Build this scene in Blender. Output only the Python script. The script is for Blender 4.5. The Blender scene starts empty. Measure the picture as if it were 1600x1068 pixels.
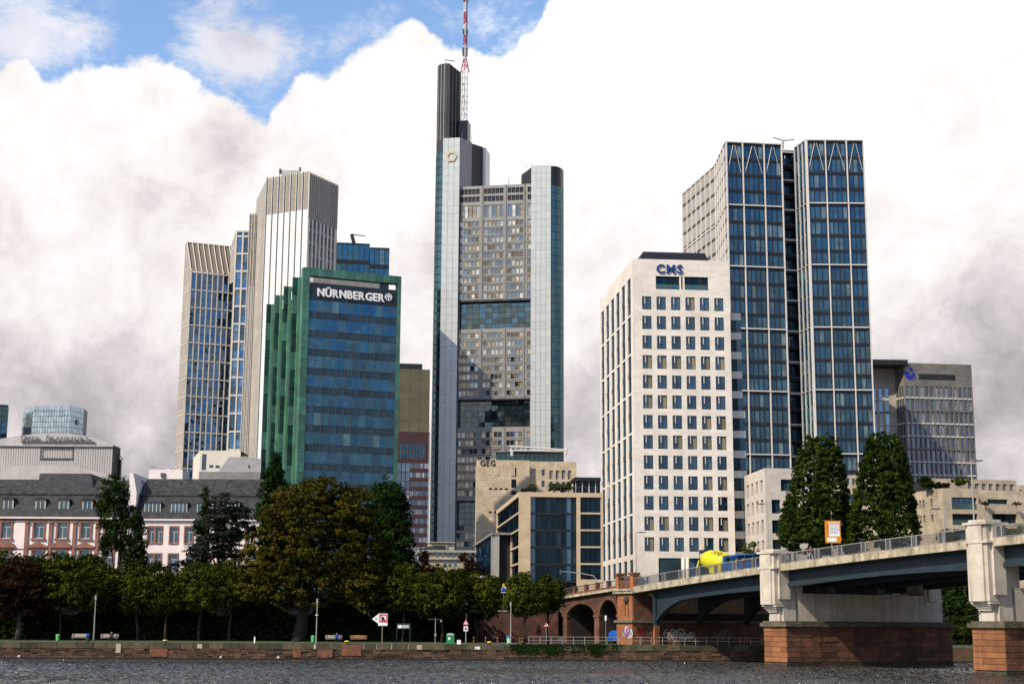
import bpy, math, random
import numpy as np
from mathutils import Vector, Matrix
R = math.radians
scene = bpy.context.scene
COL = scene.collection
# ------------------------------------------------------------------ camera
FPX, PW, PH = 2320.0, 1600.0, 1068.0
EYE = Vector((0.0, 0.0, 4.5))
PITCH, ROLL = R(10.79), R(0.35)
camd = bpy.data.cameras.new('camera'); cam = bpy.data.objects.new('camera', camd); COL.objects.link(cam)
camd.sensor_width = 36.0; camd.lens = FPX / PW * 36.0; camd.clip_start = 1.0; camd.clip_end = 20000.0
CM = Matrix.Rotation(R(90) + PITCH, 3, 'X') @ Matrix.Rotation(ROLL, 3, 'Z')
cam.matrix_world = Matrix.Translation(EYE) @ CM.to_4x4()
scene.camera = cam
def ray(px, py):
    return (CM @ Vector(((px - PW / 2) / FPX, (PH / 2 - py) / FPX, -1.0))).normalized()
def PY(px, py, Y):                      # point seen at a pixel, at depth Y
    d = ray(px, py); return EYE + d * (Y / d.y)
def PZ(px, py, z):                      # point seen at a pixel, at height z
    d = ray(px, py); return EYE + d * ((z - EYE.z) / d.z)
# ------------------------------------------------------------------ world
SUN_DIR = Vector((-0.74, -0.67, 0.0)).normalized()       # horizontal direction towards the sun
SUN_EL = R(40)
w = bpy.data.worlds.new('World'); scene.world = w; w.use_nodes = True
nt = w.node_tree; N = nt.nodes; L = nt.links; N.clear()
def wn(t, **k):
    n = N.new(t)
    for a, b in k.items(): setattr(n, a, b)
    return n
def wmath(op, a, b=None, clamp=False):
    n = wn('ShaderNodeMath', operation=op); n.use_clamp = clamp
    for i, v in enumerate((a, b)):
        if v is None: continue
        if isinstance(v, (int, float)): n.inputs[i].default_value = v
        else: L.new(v, n.inputs[i])
    return n.outputs[0]
def wnoise(vec, scale, detail=6, rough=0.55, dist=0.0):
    n = wn('ShaderNodeTexNoise'); n.inputs['Scale'].default_value = scale; n.inputs['Detail'].default_value = detail
    n.inputs['Roughness'].default_value = rough; n.inputs['Distortion'].default_value = dist
    L.new(vec, n.inputs['Vector']); return n.outputs['Fac']
def wmr(v, a, b, c=0.0, d=1.0, smooth=True):
    n = wn('ShaderNodeMapRange', interpolation_type='SMOOTHSTEP' if smooth else 'LINEAR')
    for i, q in enumerate((a, b, c, d)): n.inputs[i + 1].default_value = q
    L.new(v, n.inputs[0]); return n.outputs[0]
sky = wn('ShaderNodeTexSky', sky_type='NISHITA'); sky.sun_disc = False
sky.sun_elevation = SUN_EL; sky.sun_rotation = math.atan2(SUN_DIR.x, SUN_DIR.y)
sky.air_density = 1.0; sky.dust_density = 0.6; sky.ozone_density = 3.0
bg_sky = wn('ShaderNodeBackground'); bg_sky.inputs['Strength'].default_value = 0.15
L.new(sky.outputs[0], bg_sky.inputs['Color'])
tc = wn('ShaderNodeTexCoord'); G = tc.outputs['Generated']
sep = wn('ShaderNodeSeparateXYZ'); L.new(G, sep.inputs[0])
az = wmath('ARCTAN2', sep.outputs['X'], sep.outputs['Y'])
el = wmath('ARCSINE', sep.outputs['Z'])
az01 = wmath('ADD', wmath('DIVIDE', az, 2 * math.pi), 0.5)
def ae(px, py):
    d = ray(px, py); return math.atan2(d.x, d.y), math.asin(d.z)
# upper edge of the cumulus bank: elevation against azimuth
edge_px = [(-150, 110), (0, 88), (60, 98), (110, 88), (165, 78), (235, 82), (275, 104), (300, 126), (340, 134), (385, 146), (405, 178), (425, 146),
           (450, 126), (490, 106), (540, 110), (570, 88), (610, 64), (645, 42), (680, 56), (700, 84), (720, 74), (750, 72), (800, 58), (850, 22), (890, -30)]
pts = [(-math.pi, R(7)), (-2.6, R(13)), (-2.0, R(6)), (-1.4, R(17)), (-0.9, R(24)), (-0.55, R(20))] + [ae(*p) for p in edge_px] + \
      [(0.25, R(30)), (0.5, R(34)), (0.9, R(28)), (1.5, R(16)), (2.2, R(8)), (2.7, R(14)), (math.pi, R(7))]
fc = wn('ShaderNodeFloatCurve'); cv = fc.mapping.curves[0]
for i, (a, e) in enumerate(pts):
    x, y = a / (2 * math.pi) + 0.5, e / R(60)
    if i == 0: cv.points[0].location = (x, y)
    elif i == len(pts) - 1: cv.points[-1].location = (x, y)
    else: cv.points.new(x, y)
fc.mapping.update(); L.new(az01, fc.inputs['Value'])
edge = wmath('MULTIPLY', fc.outputs[0], R(60))
n_bill = wnoise(G, 15, 6, 0.55, 0.3)
n_bill2 = wnoise(G, 70, 6, 0.6, 0.3)
d0 = wmath('SUBTRACT', edge, el)
d0 = wmath('ADD', d0, wmath('MULTIPLY', wmath('SUBTRACT', n_bill, 0.5), 0.07))
d0 = wmath('ADD', d0, wmath('MULTIPLY', wmath('SUBTRACT', n_bill2, 0.5), 0.014))
bank = wmr(d0, -0.002, 0.006)
# thin torn cloud above the bank
mp = wn('ShaderNodeMapping'); mp.inputs['Scale'].default_value = (1.0, 1.0, 1.7); mp.inputs['Location'].default_value = (0.31, 0.1, 0.47)
L.new(G, mp.inputs['Vector'])
n_w = wnoise(mp.outputs[0], 15.0, 9, 0.68, 0.25)
def blob(px, py, r, strength):
    d = ray(px, py)
    s = wn('ShaderNodeVectorMath', operation='DISTANCE'); L.new(G, s.inputs[0]); s.inputs[1].default_value = d
    return wmath('MULTIPLY', wmr(s.outputs['Value'], r, 0.0), strength)
acc = None
for b in [(345, 36, .05, .15), (420, 62, .045, .14), (290, 30, .03, .09), (375, 120, .045, .17), (5, 40, .075, .22), (85, 60, .05, .12),
          (150, 70, .03, .14), (545, 62, .036, .15), (590, 45, .03, .13), (400, 115, .03, .05), (780, 40, .035, .14), (345, 100, .04, .05), (455, 20, .03, .08)]:
    v = blob(*b); acc = v if acc is None else wmath('ADD', acc, v)
broad = wmath('MULTIPLY', wmr(wmath('ABSOLUTE', az), 0.4, 1.2), 0.08)
wisp = wmr(wmath('ADD', wmath('ADD', n_w, acc), broad), 0.54, 0.84)
wisp = wmath('MAXIMUM', wmath('MULTIPLY', wisp, 0.75), 0.0)
cover = wmath('MAXIMUM', bank, wisp, clamp=True)
# cloud brightness: white tops, mottled grey bases
n_c = wnoise(G, 5.0, 7, 0.55, 0.5)
n_d = wnoise(G, 22.0, 9, 0.66, 0.3)
shade = wmath('ADD', wmath('ADD', wmath('MULTIPLY', n_c, 0.70), wmath('MULTIPLY', n_d, 0.66)), -0.18)
hi = wmr(el, R(3.0), R(17.0), -0.05, 0.26, smooth=False)
extra = None
for b in [(60, 590, .09, -.10), (170, 650, .07, -.10), (1580, 600, .10, -.20), (1500, 400, .07, -.09), (1590, 440, .06, -.07),(650, 520, .05, -.05), (900, 600, .08, -.09), (880, 690, .05, -.12),
          (1450, 250, .18, .10), (1000, 200, .2, .12), (1530, 160, .08, -.10), (1400, 330, .05, -.05), (930, 330, .07, -.06), (1480, 60, .06, -.05), (780, 420, .05, -.05), (350, 250, .06, -.04), (230, 690, .03, .20), (90, 480, .05, .10), (1575, 700, .03, .15), (660, 300, .05, .03)]:
    v = blob(*b); extra = v if extra is None else wmath('ADD', extra, v)
lit = wmath('ADD', wmath('ADD', shade, hi), extra)
ramp = wn('ShaderNodeValToRGB'); cr = ramp.color_ramp; cr.elements[0].position = 0.20; cr.elements[0].color = (.33, .31, .34, 1)
cr.elements[1].position = 1.0; cr.elements[1].color = (1.7, 1.65, 1.62, 1); e = cr.elements.new(0.80); e.color = (1.08, 1.04, 1.02, 1)
e = cr.elements.new(0.38); e.color = (.52, .485, .50, 1)
e = cr.elements.new(0.50); e.color = (.70, .64, .645, 1)
e = cr.elements.new(0.65); e.color = (.93, .875, .86, 1)
L.new(lit, ramp.inputs['Fac'])
bg_c = wn('ShaderNodeBackground'); bg_c.inputs['Strength'].default_value = 0.67; L.new(ramp.outputs['Color'], bg_c.inputs['Color'])
mixs = wn('ShaderNodeMixShader'); L.new(cover, mixs.inputs[0]); L.new(bg_sky.outputs[0], mixs.inputs[1]); L.new(bg_c.outputs[0], mixs.inputs[2])
out = wn('ShaderNodeOutputWorld'); L.new(mixs.outputs[0], out.inputs['Surface'])
# ------------------------------------------------------------------ sun
sd = bpy.data.lights.new('sun', 'SUN'); sd.energy = 3.5; sd.angle = R(0.5); sd.color = (1.0, 0.88, 0.71)
so = bpy.data.objects.new('sun', sd); COL.objects.link(so)
to_sun = Vector((SUN_DIR.x * math.cos(SUN_EL), SUN_DIR.y * math.cos(SUN_EL), math.sin(SUN_EL)))
so.rotation_euler = to_sun.to_track_quat('Z', 'Y').to_euler(); so.location = (0, 0, 600)
vs = scene.view_settings; vs.view_transform = 'Standard'; vs.look = 'None'; vs.exposure = 0.6; vs.gamma = 1.0; vs.use_curve_mapping = False
scene.render.engine = 'CYCLES'
scene.cycles.max_bounces = 6; scene.cycles.diffuse_bounces = 2; scene.cycles.glossy_bounces = 3; scene.cycles.transmission_bounces = 2
# ------------------------------------------------------------------ materials
MATS = {}
def mat(name, col, rough=0.8, metal=0.0, var=0.15, vscale=0.5, spec=0.4, bump=0.0, bscale=4.0, col2=None, joints=None, udir=None,
        streak=0.0, rnd=0.0, streak_col=None):
    """procedural surface: noise variation in colour, optional joints (w,h,size,darkness) along udir, vertical streaks, random tint per piece"""
    m = bpy.data.materials.new(name); m.use_nodes = True; MATS[name] = m
    t = m.node_tree; n = t.nodes; l = t.links; b = n['Principled BSDF']
    b.inputs['Roughness'].default_value = rough; b.inputs['Metallic'].default_value = metal; b.inputs['Specular IOR Level'].default_value = spec
    geo = n.new('ShaderNodeNewGeometry'); pos = geo.outputs['Position']
    nz = n.new('ShaderNodeTexNoise'); nz.inputs['Scale'].default_value = vscale; nz.inputs['Detail'].default_value = 6; nz.inputs['Roughness'].default_value = .6
    l.new(pos, nz.inputs['Vector'])
    mx = n.new('ShaderNodeMix'); mx.data_type = 'RGBA'
    c2 = col2 or tuple(c * (1 - var * 2) for c in col); c1 = col if col2 else tuple(min(1, c * (1 + var)) for c in col)
    mr = n.new('ShaderNodeMapRange'); mr.inputs[1].default_value = .32; mr.inputs[2].default_value = .68; l.new(nz.outputs['Fac'], mr.inputs[0])
    l.new(mr.outputs[0], mx.inputs['Factor']); mx.inputs['A'].default_value = (*c1, 1); mx.inputs['B'].default_value = (*c2, 1)
    cur = mx.outputs['Result']
    def mul(cur, fac_socket):
        k = n.new('ShaderNodeMix'); k.data_type = 'RGBA'; k.blend_type = 'MULTIPLY'; k.inputs['Factor'].default_value = 1
        l.new(cur, k.inputs['A']); l.new(fac_socket, k.inputs['B']); return k.outputs['Result']
    if streak:
        mpn = n.new('ShaderNodeMapping'); mpn.inputs['Scale'].default_value = (1.1, 1.1, .06); l.new(pos, mpn.inputs['Vector'])
        sn = n.new('ShaderNodeTexNoise'); sn.inputs['Scale'].default_value = 1.6; sn.inputs['Detail'].default_value = 5; l.new(mpn.outputs[0], sn.inputs['Vector'])
        sr = n.new('ShaderNodeMapRange'); sr.inputs[1].default_value = .5; sr.inputs[2].default_value = .75; sr.inputs[3].default_value = 0; sr.inputs[4].default_value = streak
        l.new(sn.outputs['Fac'], sr.inputs[0])
        k = n.new('ShaderNodeMix'); k.data_type = 'RGBA'; l.new(sr.outputs[0], k.inputs['Factor']); l.new(cur, k.inputs['A'])
        k.inputs['B'].default_value = (*(streak_col or tuple(c * .25 for c in col)), 1); cur = k.outputs['Result']
    if rnd:
        oi = n.new('ShaderNodeObjectInfo'); ad = n.new('ShaderNodeMath'); ad.operation = 'ADD'
        l.new(oi.outputs['Random'], ad.inputs[0]); l.new(geo.outputs['Random Per Island'], ad.inputs[1])
        fr = n.new('ShaderNodeMath'); fr.operation = 'FRACT'; l.new(ad.outputs[0], fr.inputs[0])
        rr = n.new('ShaderNodeMapRange'); rr.inputs[3].default_value = 1 - rnd; rr.inputs[4].default_value = 1 + rnd * .5; l.new(fr.outputs[0], rr.inputs[0])
        cb = n.new('ShaderNodeCombineColor'); [l.new(rr.outputs[0], cb.inputs[i]) for i in range(3)]
        cur = mul(cur, cb.outputs[0])
    hgt = None
    if joints:
        jw, jh, js, jd = joints
        u = udir or (1, 0)
        dp = n.new('ShaderNodeVectorMath'); dp.operation = 'DOT_PRODUCT'; l.new(pos, dp.inputs[0]); dp.inputs[1].default_value = (u[0], u[1], 0)
        sp = n.new('ShaderNodeSeparateXYZ'); l.new(pos, sp.inputs[0])
        cx = n.new('ShaderNodeCombineXYZ'); l.new(dp.outputs['Value'], cx.inputs[0]); l.new(sp.outputs['Z'], cx.inputs[1])
        br = n.new('ShaderNodeTexBrick'); l.new(cx.outputs[0], br.inputs['Vector'])
        br.inputs['Scale'].default_value = 1; br.inputs['Brick Width'].default_value = jw; br.inputs['Row Height'].default_value = jh
        br.inputs['Mortar Size'].default_value = js; br.inputs['Mortar Smooth'].default_value = .3
        br.inputs['Color1'].default_value = (1, 1, 1, 1); br.inputs['Color2'].default_value = (.86, .86, .86, 1); br.inputs['Mortar'].default_value = (jd, jd, jd, 1)
        cur = mul(cur, br.outputs['Color']); hgt = br.outputs['Fac']
    l.new(cur, b.inputs['Base Color'])
    if bump:
        bn = n.new('ShaderNodeTexNoise'); bn.inputs['Scale'].default_value = bscale; bn.inputs['Detail'].default_value = 6; l.new(pos, bn.inputs['Vector'])
        bp = n.new('ShaderNodeBump'); bp.inputs['Strength'].default_value = bump; bp.inputs['Distance'].default_value = .2
        l.new(bn.outputs['Fac'], bp.inputs['Height']); l.new(bp.outputs[0], b.inputs['Normal'])
    return m
def glass(name, cols, tint=(.5, .62, .75), refl=.35, tilt=.012, wave=.02, rough=.04):
    """window glass backed by rooms: cols = [(position, colour)] picked at random per pane, tinted mirror on top"""
    m = bpy.data.materials.new(name); m.use_nodes = True; MATS[name] = m
    t = m.node_tree; n = t.nodes; l = t.links; n.clear()
    geo = n.new('ShaderNodeNewGeometry'); oi = n.new('ShaderNodeObjectInfo')
    ad = n.new('ShaderNodeMath'); ad.operation = 'ADD'; l.new(oi.outputs['Random'], ad.inputs[0]); l.new(geo.outputs['Random Per Island'], ad.inputs[1])
    fr = n.new('ShaderNodeMath'); fr.operation = 'FRACT'; l.new(ad.outputs[0], fr.inputs[0])
    cr = n.new('ShaderNodeValToRGB'); c = cr.color_ramp; c.interpolation = 'CONSTANT'
    c.elements[0].position = 0; c.elements[0].color = (*cols[0][1], 1); c.elements[1].position = cols[1][0]; c.elements[1].color = (*cols[1][1], 1)
    for p, q in cols[2:]: c.elements.new(p).color = (*q, 1)
    l.new(fr.outputs[0], cr.inputs[0])
    nz = n.new('ShaderNodeTexNoise'); nz.inputs['Scale'].default_value = .35; nz.inputs['Detail'].default_value = 4; l.new(geo.outputs['Position'], nz.inputs['Vector'])
    mrn = n.new('ShaderNodeMapRange'); mrn.inputs[1].default_value = .38; mrn.inputs[2].default_value = .72; mrn.inputs[3].default_value = .55; mrn.inputs[4].default_value = 1.7  # bright patches in the pane colour stand in for cloud reflections
    l.new(nz.outputs['Fac'], mrn.inputs[0])
    cb = n.new('ShaderNodeCombineColor'); [l.new(mrn.outputs[0], cb.inputs[i]) for i in range(3)]
    mu = n.new('ShaderNodeMix'); mu.data_type = 'RGBA'; mu.blend_type = 'MULTIPLY'; mu.inputs['Factor'].default_value = 1
    l.new(cr.outputs[0], mu.inputs['A']); l.new(cb.outputs[0], mu.inputs['B'])
    df = n.new('ShaderNodeBsdfDiffuse'); l.new(mu.outputs['Result'], df.inputs['Color'])
    wnz = n.new('ShaderNodeTexWhiteNoise'); wnz.noise_dimensions = '1D'; l.new(fr.outputs[0], wnz.inputs['W'])
    sb = n.new('ShaderNodeVectorMath'); sb.operation = 'SUBTRACT'; l.new(wnz.outputs['Color'], sb.inputs[0]); sb.inputs[1].default_value = (.5, .5, .5)
    sc = n.new('ShaderNodeVectorMath'); sc.operation = 'SCALE'; l.new(sb.outputs[0], sc.inputs[0]); sc.inputs['Scale'].default_value = tilt * 2
    wv = n.new('ShaderNodeTexNoise'); wv.inputs['Scale'].default_value = .45; wv.inputs['Detail'].default_value = 2; l.new(geo.outputs['Position'], wv.inputs['Vector'])
    s2 = n.new('ShaderNodeVectorMath'); s2.operation = 'SUBTRACT'; l.new(wv.outputs['Color'], s2.inputs[0]); s2.inputs[1].default_value = (.5, .5, .5)
    s3 = n.new('ShaderNodeVectorMath'); s3.operation = 'SCALE'; l.new(s2.outputs[0], s3.inputs[0]); s3.inputs['Scale'].default_value = wave * 2
    a1 = n.new('ShaderNodeVectorMath'); l.new(geo.outputs['Normal'], a1.inputs[0]); l.new(sc.outputs[0], a1.inputs[1])
    a2 = n.new('ShaderNodeVectorMath'); l.new(a1.outputs[0], a2.inputs[0]); l.new(s3.outputs[0], a2.inputs[1])
    nm = n.new('ShaderNodeVectorMath'); nm.operation = 'NORMALIZE'; l.new(a2.outputs[0], nm.inputs[0])
    gl = n.new('ShaderNodeBsdfGlossy'); gl.inputs['Color'].default_value = (*tint, 1); gl.inputs['Roughness'].default_value = rough; l.new(nm.outputs[0], gl.inputs['Normal'])
    lw = n.new('ShaderNodeFresnel'); lw.inputs['IOR'].default_value = 1.5
    fm = n.new('ShaderNodeMapRange'); fm.inputs[3].default_value = refl; fm.inputs[4].default_value = 1.0; l.new(lw.outputs[0], fm.inputs[0])
    ms = n.new('ShaderNodeMixShader'); l.new(fm.outputs[0], ms.inputs[0]); l.new(df.outputs[0], ms.inputs[1]); l.new(gl.outputs[0], ms.inputs[2])
    o = n.new('ShaderNodeOutputMaterial'); l.new(ms.outputs[0], o.inputs[0]); return m
# ------------------------------------------------------------------ objects
def thing(name, label, cat, loc, group=None):
    o = bpy.data.objects.new(name, None); COL.objects.link(o); o.location = loc; o.empty_display_size = .5
    o['label'] = label; o['category'] = cat
    if group: o['group'] = group
    return o
def tag(o, label=None, cat=None, group=None, kind=None):
    if label: o['label'] = label
    if cat: o['category'] = cat
    if group: o['group'] = group
    if kind: o['kind'] = kind
    return o
class MB:
    """collects faces in world coordinates, then links them as ONE mesh"""
    def __init__(s): s.v = []; s.f = []; s.m = []; s.mats = []
    def mi(s, m):
        if m not in s.mats: s.mats.append(m)
        return s.mats.index(m)
    def poly(s, ps, m):
        i = len(s.v); s.v += [tuple(p) for p in ps]; s.f.append(tuple(range(i, i + len(ps)))); s.m.append(s.mi(m))
    def faces(s, vs, fs, m):
        i = len(s.v); s.v += [tuple(p) for p in vs]; k = s.mi(m)
        for f in fs: s.f.append(tuple(i + q for q in f)); s.m.append(k)
    def hexa(s, c, m):                 # 8 corners: bottom 4, top 4
        s.faces(c, [(3, 2, 1, 0), (4, 5, 6, 7), (0, 1, 5, 4), (1, 2, 6, 5), (2, 3, 7, 6), (3, 0, 4, 7)], m)
    def box(s, F, a0, a1, d0, d1, h0, h1, m):
        s.hexa([F.at(a0, d1, h0), F.at(a1, d1, h0), F.at(a1, d0, h0), F.at(a0, d0, h0), F.at(a0, d1, h1), F.at(a1, d1, h1), F.at(a1, d0, h1), F.at(a0, d0, h1)], m)
    def prism(s, pts, z0, z1, m, cap=None):
        n = len(pts); vs = [(p[0], p[1], z0) for p in pts] + [(p[0], p[1], z1) for p in pts]
        s.faces(vs, [(i, (i + 1) % n, n + (i + 1) % n, n + i) for i in range(n)], m)
        s.faces(vs, [tuple(range(n - 1, -1, -1)), tuple(range(n, 2 * n))], cap or m)
    def extrude(s, F, prof, d0, d1, m):   # profile of (a,h) extruded through d
        n = len(prof); vs = [F.at(a, d0, h) for a, h in prof] + [F.at(a, d1, h) for a, h in prof]
        s.faces(vs, [(i, (i + 1) % n, n + (i + 1) % n, n + i) for i in range(n)] + [tuple(range(n - 1, -1, -1)), tuple(range(n, 2 * n))], m)
    def tube(s, ps, r, m, n=6):
        ps = [Vector(p) for p in ps]; rs = r if isinstance(r, (list, tuple)) else [r] * len(ps); vs = []
        for i, p in enumerate(ps):
            t = (ps[min(i + 1, len(ps) - 1)] - ps[max(i - 1, 0)]).normalized()
            x = t.cross(Vector((0, 0, 1)) if abs(t.z) < .95 else Vector((0, 1, 0))).normalized(); y = t.cross(x)
            vs += [p + (x * math.cos(2 * math.pi * k / n) + y * math.sin(2 * math.pi * k / n)) * rs[i] for k in range(n)]
        fs = [(i * n + k, i * n + (k + 1) % n, (i + 1) * n + (k + 1) % n, (i + 1) * n + k) for i in range(len(ps) - 1) for k in range(n)]
        fs += [tuple(range(n - 1, -1, -1)), tuple(range((len(ps) - 1) * n, len(ps) * n))]
        s.faces(vs, fs, m)
    def lathe(s, base, axis, prof, m, n=20):    # prof (t along axis, radius)
        s.tube([Vector(base) + Vector(axis) * t for t, r in prof], [r for t, r in prof], m, n)
    def build(s, name, parent=None, kind=None, smooth=False, label=None):
        off = Vector(parent_world(parent)) if parent else Vector((0, 0, 0))
        me = bpy.data.meshes.new(name); me.from_pydata([(x - off.x, y - off.y, z - off.z) for x, y, z in s.v], [], s.f)
        for m in s.mats: me.materials.append(m)
        me.polygons.foreach_set('material_index', s.m)
        if smooth: me.polygons.foreach_set('use_smooth', [True] * len(s.f))
        me.update()
        o = bpy.data.objects.new(name, me); COL.objects.link(o)
        if parent: o.parent = parent
        if kind: o['kind'] = kind
        if label: o['label'] = label
        return o
def parent_world(p):
    v = Vector(p.location)
    while p.parent: p = p.parent; v = v + Vector(p.location)
    return v
class Fr:
    """a facade: a runs to the right seen from outside, d outwards, h = world height"""
    def __init__(s, p0, p1):
        s.o = Vector((p0[0], p0[1])); e = Vector((p1[0], p1[1])) - s.o; s.L = e.length; s.u = e / s.L; s.n = Vector((s.u.y, -s.u.x)); s.ang = math.atan2(s.u.y, s.u.x)
    def at(s, a, d, h): return Vector((s.o.x + s.u.x * a + s.n.x * d, s.o.y + s.u.y * a + s.n.y * d, h))
    def px(s, px, py, d=0.0):
        r = ray(px, py); o = s.o + s.n * d
        t = (s.n.x * (o.x - EYE.x) + s.n.y * (o.y - EYE.y)) / (s.n.x * r.x + s.n.y * r.y); p = EYE + r * t
        return (p.x - s.o.x) * s.u.x + (p.y - s.o.y) * s.u.y, p.z
    def a(s, px, py, d=0.0): return s.px(px, py, d)[0]
    def h(s, px, py, d=0.0): return s.px(px, py, d)[1]
UNIT = {}
def unit(m):
    if m.name not in UNIT:
        b = bpy.data.meshes.new('unit_' + m.name); c = [(x, y, z) for z in (-.5, .5) for x, y in ((-.5, -.5), (.5, -.5), (.5, .5), (-.5, .5))]
        b.from_pydata(c, [], [(3, 2, 1, 0), (4, 5, 6, 7), (0, 1, 5, 4), (1, 2, 6, 5), (2, 3, 7, 6), (3, 0, 4, 7)]); b.materials.append(m); UNIT[m.name] = b
    return UNIT[m.name]
def bobj(name, F, a0, a1, d0, d1, h0, h1, m, parent):
    o = bpy.data.objects.new(name, unit(m)); COL.objects.link(o)
    o.parent = parent; o.location = F.at((a0 + a1) / 2, (d0 + d1) / 2, (h0 + h1) / 2) - parent_world(parent)
    o.rotation_euler = (0, 0, F.ang); o.scale = (abs(a1 - a0), abs(d1 - d0), abs(h1 - h0)); return o
class Parts:
    """alike pieces of one thing: the 295 largest singly, the rest as one part of kind stuff"""
    def __init__(s, T): s.T = T; s.q = {}
    def add(s, name, F, a0, a1, d0, d1, h0, h1, m): s.q.setdefault(name, []).append((F, a0, a1, d0, d1, h0, h1, m))
    def flush(s):
        for name, q in s.q.items():
            q.sort(key=lambda b: -abs((b[2] - b[1]) * (b[6] - b[5])) * abs(b[0].n.dot(Vector((0, 1)))) if len(q) > 295 else 0)
            for b in q[:295]: bobj(name, *b, s.T)
            if len(q) > 295:
                mb = MB()
                for b in q[295:]: mb.box(*b)
                mb.build(name, s.T, 'stuff')
        s.q = {}
def inset(pts, d):
    n = len(pts); out = []
    P = [Vector((p[0], p[1])) for p in pts]; area = sum(P[i].x * P[(i + 1) % n].y - P[(i + 1) % n].x * P[i].y for i in range(n)); sg = 1 if area > 0 else -1
    for i in range(n):
        e0 = (P[i] - P[i - 1]).normalized(); e1 = (P[(i + 1) % n] - P[i]).normalized()
        n0 = Vector((-e0.y, e0.x)) * sg; n1 = Vector((-e1.y, e1.x)) * sg; b = (n0 + n1); b = b / max(.3, b.dot(n0)); out.append(P[i] + b * d)
    return out
def wall(mb, F, a0, a1, h0, h1, ops, depth, m, mr=None, d=0.0):
    """sheet wall with recessed openings (a0,a1,h0,h1)"""
    A = sorted({a0, a1} | {x for o in ops for x in o[:2]}); H = sorted({h0, h1} | {x for o in ops for x in o[2:4]})
    A = [x for x in A if a0 <= x <= a1]; H = [x for x in H if h0 <= x <= h1]; mr = mr or m
    for j in range(len(H) - 1):
        run = None
        for i in range(len(A) - 1):
            ca, ch = (A[i] + A[i + 1]) / 2, (H[j] + H[j + 1]) / 2
            hole = any(o[0] < ca < o[1] and o[2] < ch < o[3] for o in ops)
            if hole:
                if run is not None: mb.poly([F.at(run, d, H[j]), F.at(A[i], d, H[j]), F.at(A[i], d, H[j + 1]), F.at(run, d, H[j + 1])], m); run = None
            elif run is None: run = A[i]
        if run is not None: mb.poly([F.at(run, d, H[j]), F.at(A[-1], d, H[j]), F.at(A[-1], d, H[j + 1]), F.at(run, d, H[j + 1])], m)
    for (x0, x1, y0, y1) in [o[:4] for o in ops]:
        f = lambda a, dd, h: F.at(a, d + dd, h); k = -depth
        mb.poly([f(x0, 0, y0), f(x0, k, y0), f(x0, k, y1), f(x0, 0, y1)], mr); mb.poly([f(x1, k, y0), f(x1, 0, y0), f(x1, 0, y1), f(x1, k, y1)], mr)
        mb.poly([f(x0, 0, y0), f(x1, 0, y0), f(x1, k, y0), f(x0, k, y0)], mr); mb.poly([f(x0, k, y1), f(x1, k, y1), f(x1, 0, y1), f(x0, 0, y1)], mr)
FONT_CACHE = {}
def letters(name, text, F, a, d, h, size, m, parent, depth=.15, bold=.02, spacing=1.0, widths=None, sx=1.0):
    """raised lettering, one object per character, starting at (a,h) on facade F"""
    x = a
    for ch in text:
        if ch == ' ': x += size * .42 * spacing; continue
        key = (ch, bold, depth)
        c = bpy.data.curves.new('letter', 'FONT'); c.body = ch; c.size = 1; c.extrude = depth / size / 2; c.offset = bold; c.resolution_u = 3
        tmp = bpy.data.objects.new('tmp', c); me = bpy.data.meshes.new_from_object(tmp); bpy.data.objects.remove(tmp)
        vs = np.empty(len(me.vertices) * 3); me.vertices.foreach_get('co', vs); vs = vs.reshape(-1, 3); lo, hi_ = vs[:, 0].min(), vs[:, 0].max()
        vs[:, 0] -= lo; me.vertices.foreach_set('co', vs.ravel()); me.materials.clear(); me.materials.append(m)
        o = bpy.data.objects.new(name, me); COL.objects.link(o); o.parent = parent; o.location = F.at(x, d + depth / 2, h) - parent_world(parent)
        o.rotation_euler = (R(90), 0, F.ang); o.scale = (size * sx, size, size)
        x += (hi_ - lo) * size * sx + size * .11 * spacing
    return x
# ------------------------------------------------------------------ material library
M_limestone = mat('pale_limestone', (.66, .60, .53), .85, var=.05, vscale=.25, udir=(.99, .1), joints=(1.6, .62, .02, .86), streak=.10)
M_limestone_r = mat('pale_reveal', (.58, .54, .47), .85, var=.04)
M_travertine = mat('travertine', (.50, .41, .29), .85, var=.14, vscale=.5, joints=(1.5, .7, .03, .72), streak=.18, streak_col=(.22, .18, .12))
M_travertine2 = mat('warm_sandstone_frame', (.56, .43, .28), .85, var=.08, vscale=.4, joints=(1.6, .6, .02, .85))
M_greystone = mat('grey_stone_cladding', (.155, .14, .118), .85, var=.15, vscale=.4, joints=(1.8, .55, .03, .7))
M_white = mat('white_metal', (.58, .55, .51), .5, var=.04)
M_whitepaint = mat('white_render_wall', (.74, .66, .62), .9, var=.05, vscale=.3, streak=.12, streak_col=(.45, .38, .34))
M_dark = mat('dark_core', (.02, .022, .026), .8, var=.1)
M_blackmetal = mat('black_metal', (.018, .020, .024), .45, .3, var=.1)
M_frame_dark = mat('dark_window_frame', (.03, .034, .04), .5, .2, var=.1)
M_red_sand = mat('red_sandstone', (.28, .115, .042), .9, var=.22, vscale=.5, bump=.3, streak=.35, streak_col=(.07, .035, .022), rnd=.35, col2=(.22, .09, .04))
M_red_trim = mat('red_sandstone_trim', (.24, .115, .085), .9, var=.15, vscale=.8, bump=.2)
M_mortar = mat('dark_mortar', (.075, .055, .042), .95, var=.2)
M_concrete = mat('light_concrete', (.53, .47, .38), .85, var=.13, vscale=.5, streak=.5, streak_col=(.12, .10, .075), bump=.1)
M_concrete_dirty = mat('weathered_concrete', (.42, .36, .25), .9, var=.25, vscale=.9, streak=.8, streak_col=(.10, .085, .05), bump=.3)
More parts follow.
